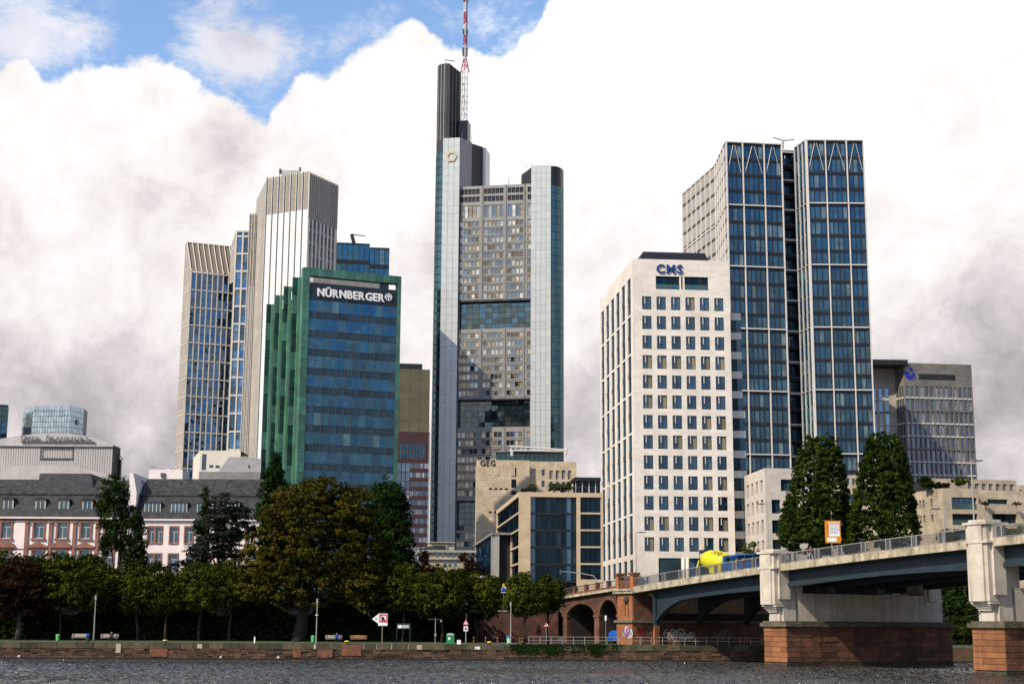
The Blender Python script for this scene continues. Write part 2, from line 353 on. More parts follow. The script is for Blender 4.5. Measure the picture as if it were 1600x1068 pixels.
M_steel_blue = mat('blue_grey_steel', (.018, .033, .042), .55, .15, var=.12, vscale=.8, streak=.3, streak_col=(.03, .05, .06))
M_rail = mat('galvanised_steel', (.40, .39, .35), .5, .5, var=.1)
M_darkrail = mat('dull_grey_steel', (.10, .105, .11), .5, .5, var=.1)
M_slate = mat('slate_roof', (.019, .022, .026), .7, var=.45, vscale=.9, joints=(.5, .28, .02, .65), bump=.25, bscale=3, streak=.25, streak_col=(.09, .09, .08))
M_slate_w = mat('weathered_slate', (.040, .041, .037), .8, var=.4, vscale=1.2, joints=(.5, .28, .02, .7), bump=.25, bscale=3)
M_roofgrey = mat('grey_roof_gravel', (.22, .21, .20), .9)
M_wallstone = mat('quay_masonry', (.135, .070, .038), .95, var=.3, vscale=1.0, bump=.4, rnd=.6, col2=(.04, .034, .018), streak=.4, streak_col=(.025, .028, .012))
M_coping = mat('quay_coping', (.105, .082, .048), .9, var=.3, vscale=1.3, bump=.3, rnd=.5, col2=(.038, .042, .018))
M_grass = mat('grass', (.030, .062, .010), .95, var=.35, vscale=1.6, bump=.6, bscale=9, col2=(.024, .048, .008))
M_path = mat('path_gravel', (.14, .125, .10), .95, var=.2, vscale=2)
M_earth = mat('street_paving', (.075, .068, .058), .95, var=.2)
M_asphalt = mat('asphalt', (.05, .05, .05), .9, var=.15)
M_bark = mat('bark', (.038, .029, .02), .95, var=.35, vscale=3, bump=.6)
M_wood = mat('bench_wood', (.30, .22, .15), .8, var=.15, vscale=5)
MR_white = mat('sign_white', (.78, .78, .76), .5, var=.02); M_red = mat('sign_red', (.55, .02, .015), .5, var=.03); M_black = mat('sign_black', (.012, .012, .012), .5)
M_blue = mat('sign_blue', (.02, .06, .42), .5, var=.03); M_green = mat('plastic_green', (.02, .24, .07), .5, var=.1); M_lime = mat('plastic_lime', (.10, .42, .12), .5, var=.05)
M_bluelid = mat('plastic_blue', (.01, .12, .42), .5, var=.1); M_yellow = mat('yellow_paint', (.72, .52, .02), .5, var=.1); M_orange = mat('sign_orange', (.62, .22, .012), .55, var=.03)
# ------------------------------------------------------------------ water, quay, ground
q0 = PZ(0, 1028.5, 0); q1 = PZ(1195, 1033.5, 0)
QF = Fr(q0, q1)                                # quay line, a along it, d towards the river
WATER_DEEP = bpy.data.materials.new('river_water'); WATER_DEEP.use_nodes = True
t = WATER_DEEP.node_tree; n = t.nodes; l = t.links; b = n['Principled BSDF']
b.inputs['Base Color'].default_value = (.055, .052, .040, 1); b.inputs['Roughness'].default_value = .10; b.inputs['IOR'].default_value = 1.45
b.inputs['Specular IOR Level'].default_value = .9
g = n.new('ShaderNodeNewGeometry')
def wbump(scale, sx, sy, strength, dist, prev=None, detail=3):
    mp = n.new('ShaderNodeMapping'); mp.inputs['Scale'].default_value = (sx, sy, 1); l.new(g.outputs['Position'], mp.inputs['Vector'])
    z = n.new('ShaderNodeTexNoise'); z.inputs['Scale'].default_value = scale; z.inputs['Detail'].default_value = detail; l.new(mp.outputs[0], z.inputs['Vector'])
    p = n.new('ShaderNodeBump'); p.inputs['Strength'].default_value = strength; p.inputs['Distance'].default_value = dist; l.new(z.outputs['Fac'], p.inputs['Height'])
    if prev is not None: l.new(prev, p.inputs['Normal'])
    return p.outputs[0]
wv = wbump(.8, 1.0, .7, 1.0, 1.9); wv = wbump(2.2, 1.1, .6, 1.0, 1.0, wv, 4)
l.new(wv, b.inputs['Normal'])
def grid_mesh(name, xs, ys, zf, m, kind, smooth=True, xyf=None):
    X, Y = np.meshgrid(xs, ys); P = np.stack([X, Y], -1).reshape(-1, 2)
    if xyf is not None: P = xyf(P)
    Z = zf(P); V = np.column_stack([P, Z]); nx, ny = len(xs), len(ys)
    i = np.arange(nx - 1)[None, :] + np.arange(ny - 1)[:, None] * nx; F_ = np.stack([i, i + 1, i + nx + 1, i + nx], -1).reshape(-1, 4)
    me = bpy.data.meshes.new(name); me.vertices.add(len(V)); me.vertices.foreach_set('co', V.astype(np.float32).ravel())
    me.loops.add(F_.size); me.loops.foreach_set('vertex_index', F_.astype(np.int32).ravel()); me.polygons.add(len(F_))
    me.polygons.foreach_set('loop_start', np.arange(0, F_.size, 4, dtype=np.int32)); me.polygons.foreach_set('loop_total', np.full(len(F_), 4, dtype=np.int32))
    me.polygons.foreach_set('use_smooth', np.full(len(F_), smooth)); me.update(calc_edges=True); me.materials.append(m)
    o = bpy.data.objects.new(name, me); COL.objects.link(o); o['kind'] = kind; return o
rng = np.random.default_rng(5)
WV = [(rng.normal(0, .5), rng.uniform(.8, 3.4), rng.uniform(0, 6.28)) for _ in range(26)]
def wz(P):
    z = np.zeros(len(P)); x, y = P[:, 0], P[:, 1]
    wx = x + .6 * np.sin(y * .21 + 1) + .4 * np.sin(x * .33 + y * .17); wy = y + .7 * np.sin(x * .19) + .3 * np.sin(x * .6 + 2)
    for a, k, ph in WV:
        s = np.sin((wx * math.sin(a) + wy * math.cos(a)) * k * 2 + ph); z += .05 / k ** .9 * (1 - np.abs(s)) * 1.6
    amp = .6 + .4 * np.sin(x * .07 + 1.3) * np.sin(y * .11 + .4)
    return (z - z.mean()) * amp
# fine mesh where the river is seen, coarse sheet around it
def widen(P):
    Q = P.copy(); Q[:, 0] = P[:, 0] * P[:, 1] / 150.0; return Q
grid_mesh('river', np.linspace(-75, 75, 620), np.linspace(98, 212, 460), wz, WATER_DEEP, 'structure', xyf=widen)
mb = MB()
for (x0, x1, y0, y1) in ((-900, 900, -60, 99), (-900, -70, 99, 230), (70, 900, 99, 330)): mb.poly([(x0, y0, -.05), (x1, y0, -.05), (x1, y1, -.05), (x0, y1, -.05)], WATER_DEEP)
mb.build('river_sheet', kind='structure')
QZ, GZ = 2.05, 8.0
tp = [(0, QZ), (26, QZ + .2), (33, 3.2), (42, GZ - .2), (46, GZ), (300, GZ), (6000, GZ)]
def ground(name, m, t0, t1, s0, s1, dz):
    mb = MB(); ts = sorted({t0, t1} | {q[0] for q in tp if t0 < q[0] < t1}); z = lambda t: float(np.interp(t, [q[0] for q in tp], [q[1] for q in tp])) + dz
    for a, c in zip(ts[:-1], ts[1:]): mb.poly([QF.at(s0, -a, z(a)), QF.at(s1, -a, z(a)), QF.at(s1, -c, z(c)), QF.at(s0, -c, z(c))], m)
    return mb.build(name, kind='structure')
def gz(t): return float(np.interp(t, [q[0] for q in tp], [q[1] for q in tp]))
ground('ground', M_earth, .02, 6000, -4000, 4000, 0)
ground('lawn', M_grass, .75, 33, -140, 62, .006)
ground('lawn', M_grass, .75, 33, 74, 220, .006)
ground('footpath', M_path, 4.6, 7.2, -140, 74, .012)
# quay wall
qt = thing('quay_wall', 'mossy red and brown stone quay wall along the far river bank', 'wall', QF.at(0, 0, 0))
mb = MB(); mb.box(QF, -200, 200, -.8, -.12, -1.5, 1.35, M_mortar); mb.box(QF, -200, -85, -.6, .02, -1, 2.03, M_wallstone); mb.box(QF, 112, 200, -.6, .02, -1, 2.03, M_wallstone)
mb.box(QF, -200, 200, -.1, .14, -1.2, .22, M_blackmetal)
mb.build('backing', qt)
random.seed(3); a = -85
while a < 112:
    wd = random.uniform(1.5, 3.0); dd = random.uniform(-.03, .06)
    bobj('coping_stone', QF, a + .02, a + wd - .03, -.75, dd + .04, 1.36, 2.07 + random.uniform(-.02, .03), M_coping, qt); a += wd
mb = MB()
for r in range(4):
    a = -85 + random.random(); h0 = .17 + r * .3
    while a < 112:
        wd = random.uniform(.45, 1.5); x = random.uniform(-.05, .04)
        if random.random() < .93: mb.box(QF, a + .02, a + wd - .02, -.1, x, h0 + .01, h0 + .285 + random.uniform(-.02, .0), M_wallstone)
        a += wd
mb.build('masonry', qt, 'stuff')
M_redblock = mat('quay_red_block', (.17, .065, .035), .9, var=.2, vscale=2, bump=.3)
for px_, wd in ((248, 1.1), (549, 1.25), (508, .95), (464, .5)):
    a = QF.a(px_, 1015); bobj('repair_stone', QF, a - wd, a + wd, -.1, .09, .55 if wd > 1.2 else .35, 1.34 if wd < 1.2 else 1.9, M_redblock, qt)
for px_, top in ((185, 1), (312, 1), (494, 1), (655, 1), (677, 1)):
    a = QF.a(px_, 1010); bobj('pale_stone', QF, a - .3, a + .3, -.1, .075, .8 if px_ < 200 else 1.4, 1.95, M_travertine, qt)
for px_ in (30, 345, 435):     # small pale mooring outlets at the foot of the wall
    a = QF.a(px_, 1026); mb = MB(); mb.lathe(QF.at(a, -.05, .28), Vector((QF.n.x, QF.n.y, 0)), [(0, .22), (.12, .2), (.2, .1), (.22, .02)], M_travertine, 12); mb.build('outlet', qt, smooth=True)
# ------------------------------------------------------------------ vegetation
def leafmat(name, c1, c2, c3, vs=.25):
    m = bpy.data.materials.new(name); m.use_nodes = True; t = m.node_tree; n = t.nodes; l = t.links; n.clear()
    g = n.new('ShaderNodeNewGeometry'); cr = n.new('ShaderNodeValToRGB'); c = cr.color_ramp
    c.elements[0].position = .2; c.elements[0].color = (*c1, 1); c.elements[1].position = .85; c.elements[1].color = (*c3, 1); c.elements.new(.5).color = (*c2, 1)
    nz = n.new('ShaderNodeTexNoise'); nz.inputs['Scale'].default_value = vs; nz.inputs['Detail'].default_value = 3; l.new(g.outputs['Position'], nz.inputs['Vector'])
    mx = n.new('ShaderNodeMath'); mx.operation = 'MULTIPLY_ADD'; l.new(g.outputs['Random Per Island'], mx.inputs[0]); mx.inputs[1].default_value = .55
    s = n.new('ShaderNodeMapRange'); s.inputs[1].default_value = .3; s.inputs[2].default_value = .7; s.inputs[3].default_value = -.05; s.inputs[4].default_value = .5
    l.new(nz.outputs['Fac'], s.inputs[0]); l.new(s.outputs[0], mx.inputs[2]); l.new(mx.outputs[0], cr.inputs[0])
    d = n.new('ShaderNodeBsdfDiffuse'); l.new(cr.outputs[0], d.inputs[0]); tr = n.new('ShaderNodeBsdfTranslucent'); l.new(cr.outputs[0], tr.inputs[0])
    ms = n.new('ShaderNodeMixShader'); ms.inputs[0].default_value = .18; l.new(d.outputs[0], ms.inputs[1]); l.new(tr.outputs[0], ms.inputs[2])
    o = n.new('ShaderNodeOutputMaterial'); l.new(ms.outputs[0], o.inputs[0]); return m
LM = dict(plane=leafmat('plane_leaves', (.005, .010, .002), (.022, .033, .004), (.085, .088, .009)),
          chest=leafmat('autumn_chestnut_leaves', (.010, .010, .002), (.036, .036, .005), (.092, .070, .009), .16),
          dark=leafmat('dark_evergreen_leaves', (.006, .015, .004), (.012, .028, .006), (.024, .048, .010)),
          deep=leafmat('deep_green_leaves', (.006, .014, .003), (.013, .027, .005), (.028, .048, .009)),
          cedar=leafmat('cedar_needles', (.010, .015, .010), (.020, .026, .017), (.038, .042, .028)),
          red=leafmat('copper_leaves', (.011, .006, .004), (.020, .010, .006), (.034, .018, .008)),
          lime=leafmat('yellow_green_leaves', (.018, .030, .005), (.042, .056, .008), (.095, .098, .011)),
          poplar=leafmat('hornbeam_leaves', (.008, .018, .003), (.022, .042, .006), (.062, .085, .013), .3),
          shade=leafmat('undergrowth_leaves', (.006, .011, .004), (.013, .021, .006), (.028, .040, .009)))
def leaf_mesh(name, C, Nn, size, rs, m):
    """rhombic leaf clusters at centres C facing Nn"""
    k = len(C); up = rs.normal(size=(k, 3)); x = np.cross(Nn, up); x /= np.linalg.norm(x, axis=1)[:, None] + 1e-9; y = np.cross(Nn, x)
    s = (size * rs.uniform(.55, 1.35, k))[:, None]; asp = rs.uniform(.45, .8, k)[:, None]
    V = np.stack([C - x * s, C - y * s * asp + x * s * .15, C + x * s, C + y * s * asp + x * s * .15], 1).reshape(-1, 3).astype(np.float32)
    me = bpy.data.meshes.new(name); me.vertices.add(len(V)); me.vertices.foreach_set('co', V.ravel()); me.loops.add(len(V))
    me.loops.foreach_set('vertex_index', np.arange(len(V), dtype=np.int32)); me.polygons.add(k)
    me.polygons.foreach_set('loop_start', np.arange(0, 4 * k, 4, dtype=np.int32)); me.polygons.foreach_set('loop_total', np.full(k, 4, dtype=np.int32))
    me.update(calc_edges=True); me.materials.append(m); return me
def crown_points(blobs, nclump, per, cr, rs, core=.5, squash=.7, droop=0.0):
    """blobs = [(centre, (rx,ry,rz))]; clumps sit on and inside the blobs, leaves sit on the clumps"""
    wts = np.array([(b[1][0] * b[1][2]) ** .9 for b in blobs]); wts /= wts.sum(); bi = rs.choice(len(blobs), nclump, p=wts)
    Bc = np.array([b[0] for b in blobs])[bi]; Br = np.array([b[1] for b in blobs])[bi]
    d = rs.normal(size=(nclump, 3)); d /= np.linalg.norm(d, axis=1)[:, None]
    r = np.where(rs.random(nclump) < core, rs.uniform(.2, .85, nclump), rs.uniform(.85, 1.03, nclump))
    C = Bc + d * Br * r[:, None]; R_ = cr * rs.uniform(.55, 1.4, nclump)
    ci = np.repeat(np.arange(nclump), per); e = rs.normal(size=(len(ci), 3)); e[:, 2] += .25; e /= np.linalg.norm(e, axis=1)[:, None]
    rr = rs.uniform(.35, 1.05, len(ci)) ** .6
    P = C[ci] + e * (R_[ci] * rr)[:, None] * np.array([1, 1, squash]); P[:, 2] -= droop * rr * R_[ci] * rs.random(len(ci))
    Nn = e * .7 + d[ci] * .5 + rs.normal(size=e.shape) * .45; Nn[:, 2] += .25; Nn /= np.linalg.norm(Nn, axis=1)[:, None]
    return P, Nn
def tree(name, label, base, blobs, lm, seed, nclump, per, cr, leaf, trunk=.35, group=None, cat='tree', limbs=7, top=None, lean=0, squash=.7, droop=0, core=.5, stems=1):
    rs = np.random.default_rng(seed); T = thing(name, label, cat, base, group)
    b = Vector(base); P, Nn = crown_points(blobs, nclump, per, cr, rs, core, squash, droop)
    me = leaf_mesh('crown', P - np.array(b), Nn, leaf, rs, LM[lm]); o = bpy.data.objects.new('crown', me); COL.objects.link(o); o.parent = T
    mb = MB(); cs = sorted([Vector(q[0]) for q in blobs], key=lambda v: v.z); zt = top or (cs[-1].z)
    cx = Vector((sum(c.x for c in cs) / len(cs), sum(c.y for c in cs) / len(cs), zt)); ps = []
    for i in range(7):
        f = i / 6; p = b.lerp(cx, f); p.x += math.sin(i * 2.1 + seed) * .15 * (1 if i else 0); p.y += math.cos(i * 1.7 + seed) * .15; ps.append(p)
    ps[0].z -= .3
    mb.tube(ps, [trunk * 1.5, trunk, trunk * .85, trunk * .7, trunk * .5, trunk * .33, trunk * .15], M_bark, 9)
    for i in range(limbs):
        q = blobs[int(rs.integers(len(blobs)))]; e = rs.normal(size=3); e /= np.linalg.norm(e); tip = Vector(np.array(q[0]) + e * np.array(q[1]) * .8)
        st = b.lerp(cx, rs.uniform(.25, .7)); mid = st.lerp(tip, .5) + Vector((0, 0, .1 * (tip - st).length))
        mb.tube([st, mid, tip], [trunk * .42, trunk * .25, trunk * .07], M_bark, 6)
    mb.build('trunk', T, smooth=True); return T
def pblob(cx, cy, rx, ry, Y, dy=0.0, depth=None):
    """ellipsoid whose outline covers the pixel ellipse at depth Y"""
    c = PY(cx, cy, Y + dy); k = (Y + dy) / FPX; return (tuple(c), (rx * k, (depth if depth else rx * k), ry * k))
def base_at(px_, Y):
    p = PY(px_, 1000, Y); d = (Vector((p.x, p.y)) - QF.o); tt = -d.dot(QF.n); return (p.x, p.y, gz(max(0, tt)))
# big autumn chestnut
tree('chestnut_tree', 'big round chestnut tree turning brown in front of the green framed tower', base_at(467, 207),
     [pblob(490, 830, 88, 78, 207), pblob(430, 880, 52, 62, 205), pblob(552, 868, 56, 74, 209), pblob(500, 795, 62, 50, 208), pblob(465, 920, 70, 34, 206), pblob(560, 918, 50, 28, 207),
      pblob(405, 905, 33, 36, 204), pblob(548, 800, 40, 45, 209), pblob(452, 800, 42, 42, 207)],
     'chest', 11, 1500, 34, .85, .24, .75, limbs=14, core=.4, squash=.45)
tree('round_topped_tree', 'dark green round topped tree right of the chestnut', base_at(612, 226),
     [pblob(604, 786, 31, 40, 226), pblob(610, 815, 32, 50, 226), pblob(614, 850, 31, 60, 226), pblob(618, 900, 32, 50, 226)], 'dark', 12, 800, 34, .8, .22, .45)
tree('conifer_tree', 'pointed dark conifer left of the chestnut in front of the green tower', base_at(428, 228),
     [pblob(430, 726, 8, 18, 228), pblob(429, 746, 16, 18, 228), pblob(428, 768, 23, 20, 228), pblob(428, 796, 30, 26, 228), pblob(428, 840, 26, 30, 228), pblob(428, 880, 28, 30, 228)], 'dark', 13, 800, 30, .5, .2, .4, limbs=4, top=PY(428, 722, 228).z)
tree('cedar_tree', 'grey green cedar with tiered branches before the right slate roof', base_at(345, 222),
     [pblob(352, 790, 30, 20, 222), pblob(372, 806, 34, 13, 222), pblob(330, 815, 26, 12, 222), pblob(352, 836, 44, 12, 222), pblob(325, 858, 34, 13, 221), pblob(372, 862, 30, 12, 223),
      pblob(300, 884, 26, 9, 220), pblob(348, 892, 44, 12, 222), pblob(350, 830, 20, 40, 223), pblob(378, 826, 24, 10, 222)], 'cedar', 14, 430, 36, .85, .2, .5, squash=.3, core=.35)
tree('small_spruce_tree', 'slim dark spruce peeking out left of the cedar', base_at(314, 226),
     [pblob(321, 775, 4, 14, 226), pblob(320, 795, 8, 18, 226), pblob(316, 825, 12, 26, 226), pblob(312, 865, 15, 30, 226)], 'dark', 15, 120, 34, .55, .2, .25, limbs=3, top=PY(321, 764, 226).z)
tree('drooping_tree', 'tall ragged dark green tree with drooping branches before the white mansion', base_at(176, 212),
     [pblob(180, 765, 22, 26, 212), pblob(165, 785, 15, 18, 212), pblob(174, 805, 20, 26, 212), pblob(196, 800, 14, 22, 212), pblob(186, 832, 20, 24, 212), pblob(212, 806, 11, 20, 212), pblob(205, 845, 17, 26, 212), pblob(219, 850, 10, 30, 212),
      pblob(168, 850, 11, 22, 212), pblob(200, 876, 9, 18, 212), pblob(222, 876, 7, 14, 212)], 'deep', 16, 420, 30, .5, .19, .35, droop=1.2, core=.35, squash=1.0)
tree('copper_tree', 'dark copper leaved tree at the left end of the far bank', base_at(28, 203),
     [pblob(32, 905, 34, 34, 203), pblob(10, 930, 26, 36, 203), pblob(50, 935, 28, 32, 203)], 'red', 17, 380, 34, .8, .22, .4)
tree('small_copper_tree', 'small copper tree below the classical villa roof', base_at(668, 226), [pblob(664, 893, 17, 22, 226), pblob(662, 875, 6, 14, 226), pblob(680, 900, 14, 18, 226)], 'red', 18, 110, 30, .6, .2, .25)
tree('dark_copper_tree', 'dark tree in front of the right half of the classical villa', base_at(732, 228), [pblob(733, 885, 16, 20, 228), pblob(742, 905, 18, 18, 228), pblob(722, 900, 14, 14, 228)], 'red', 19, 120, 30, .6, .2, .25)
# riverside plane trees: each crown from its place in the row
row = [(95, 905, 44, 38, 206, 'yellowish green plane tree left of the first lamp post'), (146, 912, 42, 40, 205, 'plane tree right behind the leftmost lamp post'),
       (212, 916, 36, 38, 206, 'plane tree below the drooping tree'), (262, 925, 26, 30, 205, 'small plane tree below the mansion balcony'), (312, 915, 32, 36, 206, 'light green plane tree below the cedar'),
       (356, 912, 34, 34, 207, 'plane tree between the cedar and the chestnut'), (632, 915, 36, 38, 208, 'plane tree right of the chestnut behind the arrow sign'),
       (690, 925, 42, 38, 206, 'plane tree above the green recycling container'), (742, 930, 38, 34, 208, 'plane tree behind the pair of traffic signs'),
       (822, 928, 30, 30, 198, 'olive green plane tree in front of the stone viaduct'), (856, 925, 24, 26, 200, 'plane tree just left of the first viaduct arch')]
PV = []
for i, (cx, cy, rx, ry, Y, lab) in enumerate(row):
    lm = 'lime' if i in (4, 9) else 'plane'
    T = tree('plane_tree', lab, base_at(cx + (i % 3 - 1) * 3, Y),
         [pblob(cx, cy + 6, rx * 1.1, ry * .95, Y), pblob(cx - rx * .45, cy - ry * (.25 + .2 * math.sin(i * 2.3)), rx * .55, ry * .6, Y), pblob(cx + rx * .5, cy - ry * (.2 + .2 * math.cos(i * 1.7)), rx * .55, ry * .6, Y), pblob(cx + rx * .2 * math.sin(i * 3.1), cy + ry * .55, rx * 1.05, ry * .5, Y), pblob(cx + rx * .1 * math.cos(i), cy - ry * .75, rx * .3, ry * .35, Y)],
         lm, 30 + i, int(rx * 13), 28, .55, .17, .17, 'plane trees along the far bank', limbs=8, core=.35)
for i, (cx, cy, rx, ry, Y, lab) in enumerate([(5, 900, 40, 40, 226, 'leafy tree behind the copper tree at the left edge'), (70, 900, 40, 36, 228, 'leafy tree below the mansion pediments'), (130, 898, 40, 34, 230, 'bushy tree under the fourth mansion window'),
        (236, 915, 40, 36, 230, 'shaded bushy tree under the mansion balcony'), (300, 925, 40, 36, 230, 'shaded bushy tree under the cedar'), (392, 930, 40, 36, 228, 'shaded bushy tree behind the chestnut on its left'), (590, 915, 42, 42, 228, 'shaded bushy tree behind the chestnut on its right'),
        (665, 925, 38, 32, 230, 'shaded bushy tree behind the information board'), (720, 925, 40, 28, 230, 'shaded bushy tree below the villa'), (775, 930, 24, 26, 228, 'shaded bushy tree at the foot of the glass offices')]):
    tree('shade_tree', lab, base_at(cx, Y), [pblob(cx, cy, rx, ry, Y), pblob(cx, cy + ry * .8, rx, ry * .7, Y), pblob(cx - rx * .4, cy - ry * .3, rx * .5, ry * .6, Y)], 'deep' if i % 2 else 'plane', 60 + i, 300, 26, .8, .26, .22, 'trees behind the riverside planes', core=.6)
# hornbeams beyond the bridge
tree('poplar_tree', 'tall upright tree left of the orange road sign', (PY(1275, 860, 244).x, 244, GZ - .3),
     [pblob(1290, 712, 24, 34, 244), pblob(1286, 750, 36, 46, 244), pblob(1275, 795, 42, 45, 244), pblob(1268, 835, 50, 34, 244), pblob(1240, 812, 20, 38, 244)] + [pblob(1284 - k_ + sx_ * (20 + 34 * (k_ / 9) ** .7), 700 + 16 * k_ + 6 * sx_, 7, 15, 244) for k_ in range(10) for sx_ in (-1, 1)], 'poplar', 80, 2100, 24, .42, .2, .5, 'tall trees beyond the bridge', core=.4)
tree('poplar_tree', 'tall upright tree right of the orange road sign', (PY(1385, 860, 240).x, 240, GZ - .3),
     [pblob(1376, 704, 24, 30, 240), pblob(1382, 740, 37, 44, 240), pblob(1385, 785, 44, 45, 240), pblob(1388, 822, 48, 34, 240), pblob(1405, 760, 20, 34, 240)] + [pblob(1380 + sx_ * (20 + 32 * (k_ / 9) ** .7), 696 + 16 * k_ - 5 * sx_, 7, 15, 240) for k_ in range(10) for sx_ in (-1, 1)], 'poplar', 81, 2100, 24, .42, .2, .5, 'tall trees beyond the bridge', core=.4)
tree('shade_tree', 'low dark tree between the two tall trees', (PY(1330, 850, 247).x, 247, GZ), [pblob(1330, 830, 26, 40, 247)], 'deep', 82, 140, 26, .8, .26, .2)
tree('young_tree', 'young yellow green tree behind the blue truck', (PY(1172, 870, 250).x, 250, GZ), [pblob(1172, 862, 14, 16, 250), pblob(1180, 872, 12, 14, 250)], 'lime', 83, 60, 26, .5, .18, .12)
tree('bank_tree', 'green tree seen under the bridge between the two river piers', base_at(1502, 224), [pblob(1502, 930, 26, 36, 224), pblob(1480, 935, 20, 30, 224), pblob(1500, 965, 28, 26, 222)], 'deep', 84, 260, 26, .8, .24, .25)
tree('bank_tree', 'dark tree low behind the first river pier under the bridge', base_at(1440, 235), [pblob(1430, 940, 40, 30, 235)], 'shade', 85, 130, 26, .8, .24, .25)
# dark shrubbery added under the trees to make the deep shade there
def thicket(name, s0, s1, tt, h, n, lm, seed, leaf=.3, th=3.0, lab='dark shrubbery added to fill the shade under the park trees'):
    rs = np.random.default_rng(seed); s = rs.uniform(s0, s1, n); q = rs.uniform(0, 1, n); z = rs.uniform(0, 1, n) ** .8 * h * (.8 + .2 * np.sin(s * .6 + seed))
    tq = tt + (q - .5) * th; P = np.array([QF.at(a, -b_, gz(b_) + c) for a, b_, c in zip(s, tq, z)]); Nn = rs.normal(size=(n, 3)) + np.array([0, -.8, .5]); Nn /= np.linalg.norm(Nn, axis=1)[:, None]
    me = leaf_mesh(name, P, Nn, leaf, rs, LM[lm]); o = bpy.data.objects.new(name, me); COL.objects.link(o); o['kind'] = 'stuff'
    tag(o, lab, 'shrubs'); return o
thicket('shrubbery', -15, 61, 21, 5.4, 42000, 'shade', 90, .32, 9)
thicket('shrubbery', 96, 150, 18, 3.6, 14000, 'shade', 91, .32, 7, 'dark shrubbery seen under the bridge at the right edge')
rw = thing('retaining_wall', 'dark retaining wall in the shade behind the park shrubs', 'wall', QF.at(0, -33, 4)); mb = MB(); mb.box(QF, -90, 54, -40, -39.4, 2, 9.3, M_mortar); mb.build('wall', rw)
# ------------------------------------------------------------------ buildings
def v2(p): return Vector((p[0], p[1]))
def core_prism(T, pts, z0, z1, m=None, ins=.55, name='core', roof=None):
    mb = MB(); mb.prism(inset(pts, ins), z0, z1, m or M_dark, roof); return mb.build(name, T)
def fill(T, F, cols, rows, m, P, name, d0=-.35, d1=-.25, skip=None):
    for (a0, a1) in cols:
        for (h0, h1) in rows:
            if skip and skip(a0, a1, h0, h1): continue
            P.add(name, F, a0, a1, d0, d1, h0, h1, m)
G_blue = glass('blue_office_glass', [(0, (.012, .030, .05)), (.3, (.010, .045, .085)), (.6, (.02, .05, .07)), (.85, (.05, .08, .10))], (.20, .34, .52), .26)
G_cms = glass('window_glass_with_blinds', [(0, (.012, .035, .06)), (.35, (.02, .05, .075)), (.7, (.006, .02, .035)), (.9, (.035, .06, .07))], (.20, .36, .55), .22, tilt=.012)
G_nur = glass('deep_blue_curtain_glass', [(0, (.004, .028, .06)), (.4, (.006, .04, .075)), (.75, (.012, .055, .08)), (.95, (.09, .14, .15))], (.13, .28, .42), .30, tilt=.03, wave=.06)
G_win = glass('dark_tower_glass', [(0, (.012, .04, .065)), (.45, (.022, .065, .085)), (.8, (.06, .095, .10)), (.93, (.11, .15, .15))], (.15, .27, .42), .20, tilt=.02)
G_com = glass('tower_window_glass', [(0, (.04, .045, .045)), (.22, (.26, .24, .20)), (.5, (.03, .035, .04)), (.68, (.46, .43, .36)), (.92, (.04, .08, .15))], (.60, .55, .45), .28, tilt=.06)
G_garden = glass('sky_garden_glass', [(0, (.015, .025, .03)), (.5, (.035, .045, .045))], (.26, .36, .38), .32, tilt=.02)
G_teal = glass('teal_glass', [(0, (.012, .035, .038)), (.5, (.02, .05, .052))], (.22, .36, .38), .24)
G_tau = glass('reflective_tower_glass', [(0, (.010, .035, .07)), (.4, (.02, .06, .10)), (.8, (.10, .15, .17))], (.22, .33, .46), .42, tilt=.12, wave=.16)
G_db = glass('mirror_tower_glass', [(0, (.25, .32, .36)), (.5, (.34, .40, .42))], (.62, .78, .86), .55, tilt=.02, rough=.1)
G_dark = glass('black_blue_glass', [(0, (.002, .006, .010)), (.5, (.005, .014, .020)), (.90, (.02, .035, .042))], (.07, .13, .18), .14, tilt=.02)
G_uni = glass('grey_blue_window_glass', [(0, (.015, .03, .055)), (.35, (.05, .085, .13)), (.6, (.26, .25, .26)), (.9, (.03, .05, .08))], (.32, .42, .55), .3)
G_old = glass('sash_window_glass', [(0, (.012, .022, .03)), (.5, (.02, .045, .06)), (.85, (.04, .09, .12))], (.35, .55, .68), .3)

# ===== white stone office tower (blue letters)
Pc = PY(988, 404, 270); Hc = Pc.z; Pl = PZ(937, 469, Hc); Pr = PZ(1139, 408, Hc)
T = thing('office_tower', 'pale stone office tower with blue CMS letters beside the bridge', 'office tower', (Pc.x, Pc.y, GZ))
FF, FL = Fr(Pc, Pr), Fr(Pl, Pc); back = v2(Pr) + v2(Pl) - v2(Pc)
pts = [v2(Pc), v2(Pr), back, v2(Pl)]; core_prism(T, pts, GZ - 2, Hc - 1.2, ins=.7, roof=M_roofgrey)
M_ls_f = mat('pale_limestone_front', (.73, .665, .58), .85, var=.05, vscale=.25, udir=FF.u, joints=(1.7, .60, .022, .84), streak=.12)
M_ls_l = mat('pale_limestone_side', (.73, .665, .58), .85, var=.05, vscale=.25, udir=FL.u, joints=(1.7, .60, .022, .84), streak=.12)
ca0, ca1 = FF.a(1003.1, 463), FF.a(1017.7, 463); cb0 = FF.a(1115.8, 466)
colp = (cb0 - ca0) / 5; cw = ca1 - ca0; tH = FF.h(1003, 462.6); tL = FF.h(1010, 838.6); rp = (tH - tL) / 12; wh = tH - FF.h(1003, 483.2)
cols = [(ca0 + i * colp, ca0 + i * colp + cw) for i in range(6)]; rows = [(tH - i * rp - wh, tH - i * rp) for i in range(13)]
lo0, lo1, lh0, lh1 = FF.a(1024.6, 432), FF.a(1106.5, 435), FF.h(1024, 451.5), FF.h(1024, 431)
e0, e1, eh = FF.a(1029, 875), FF.a(1106, 875), FF.h(1030, 871)
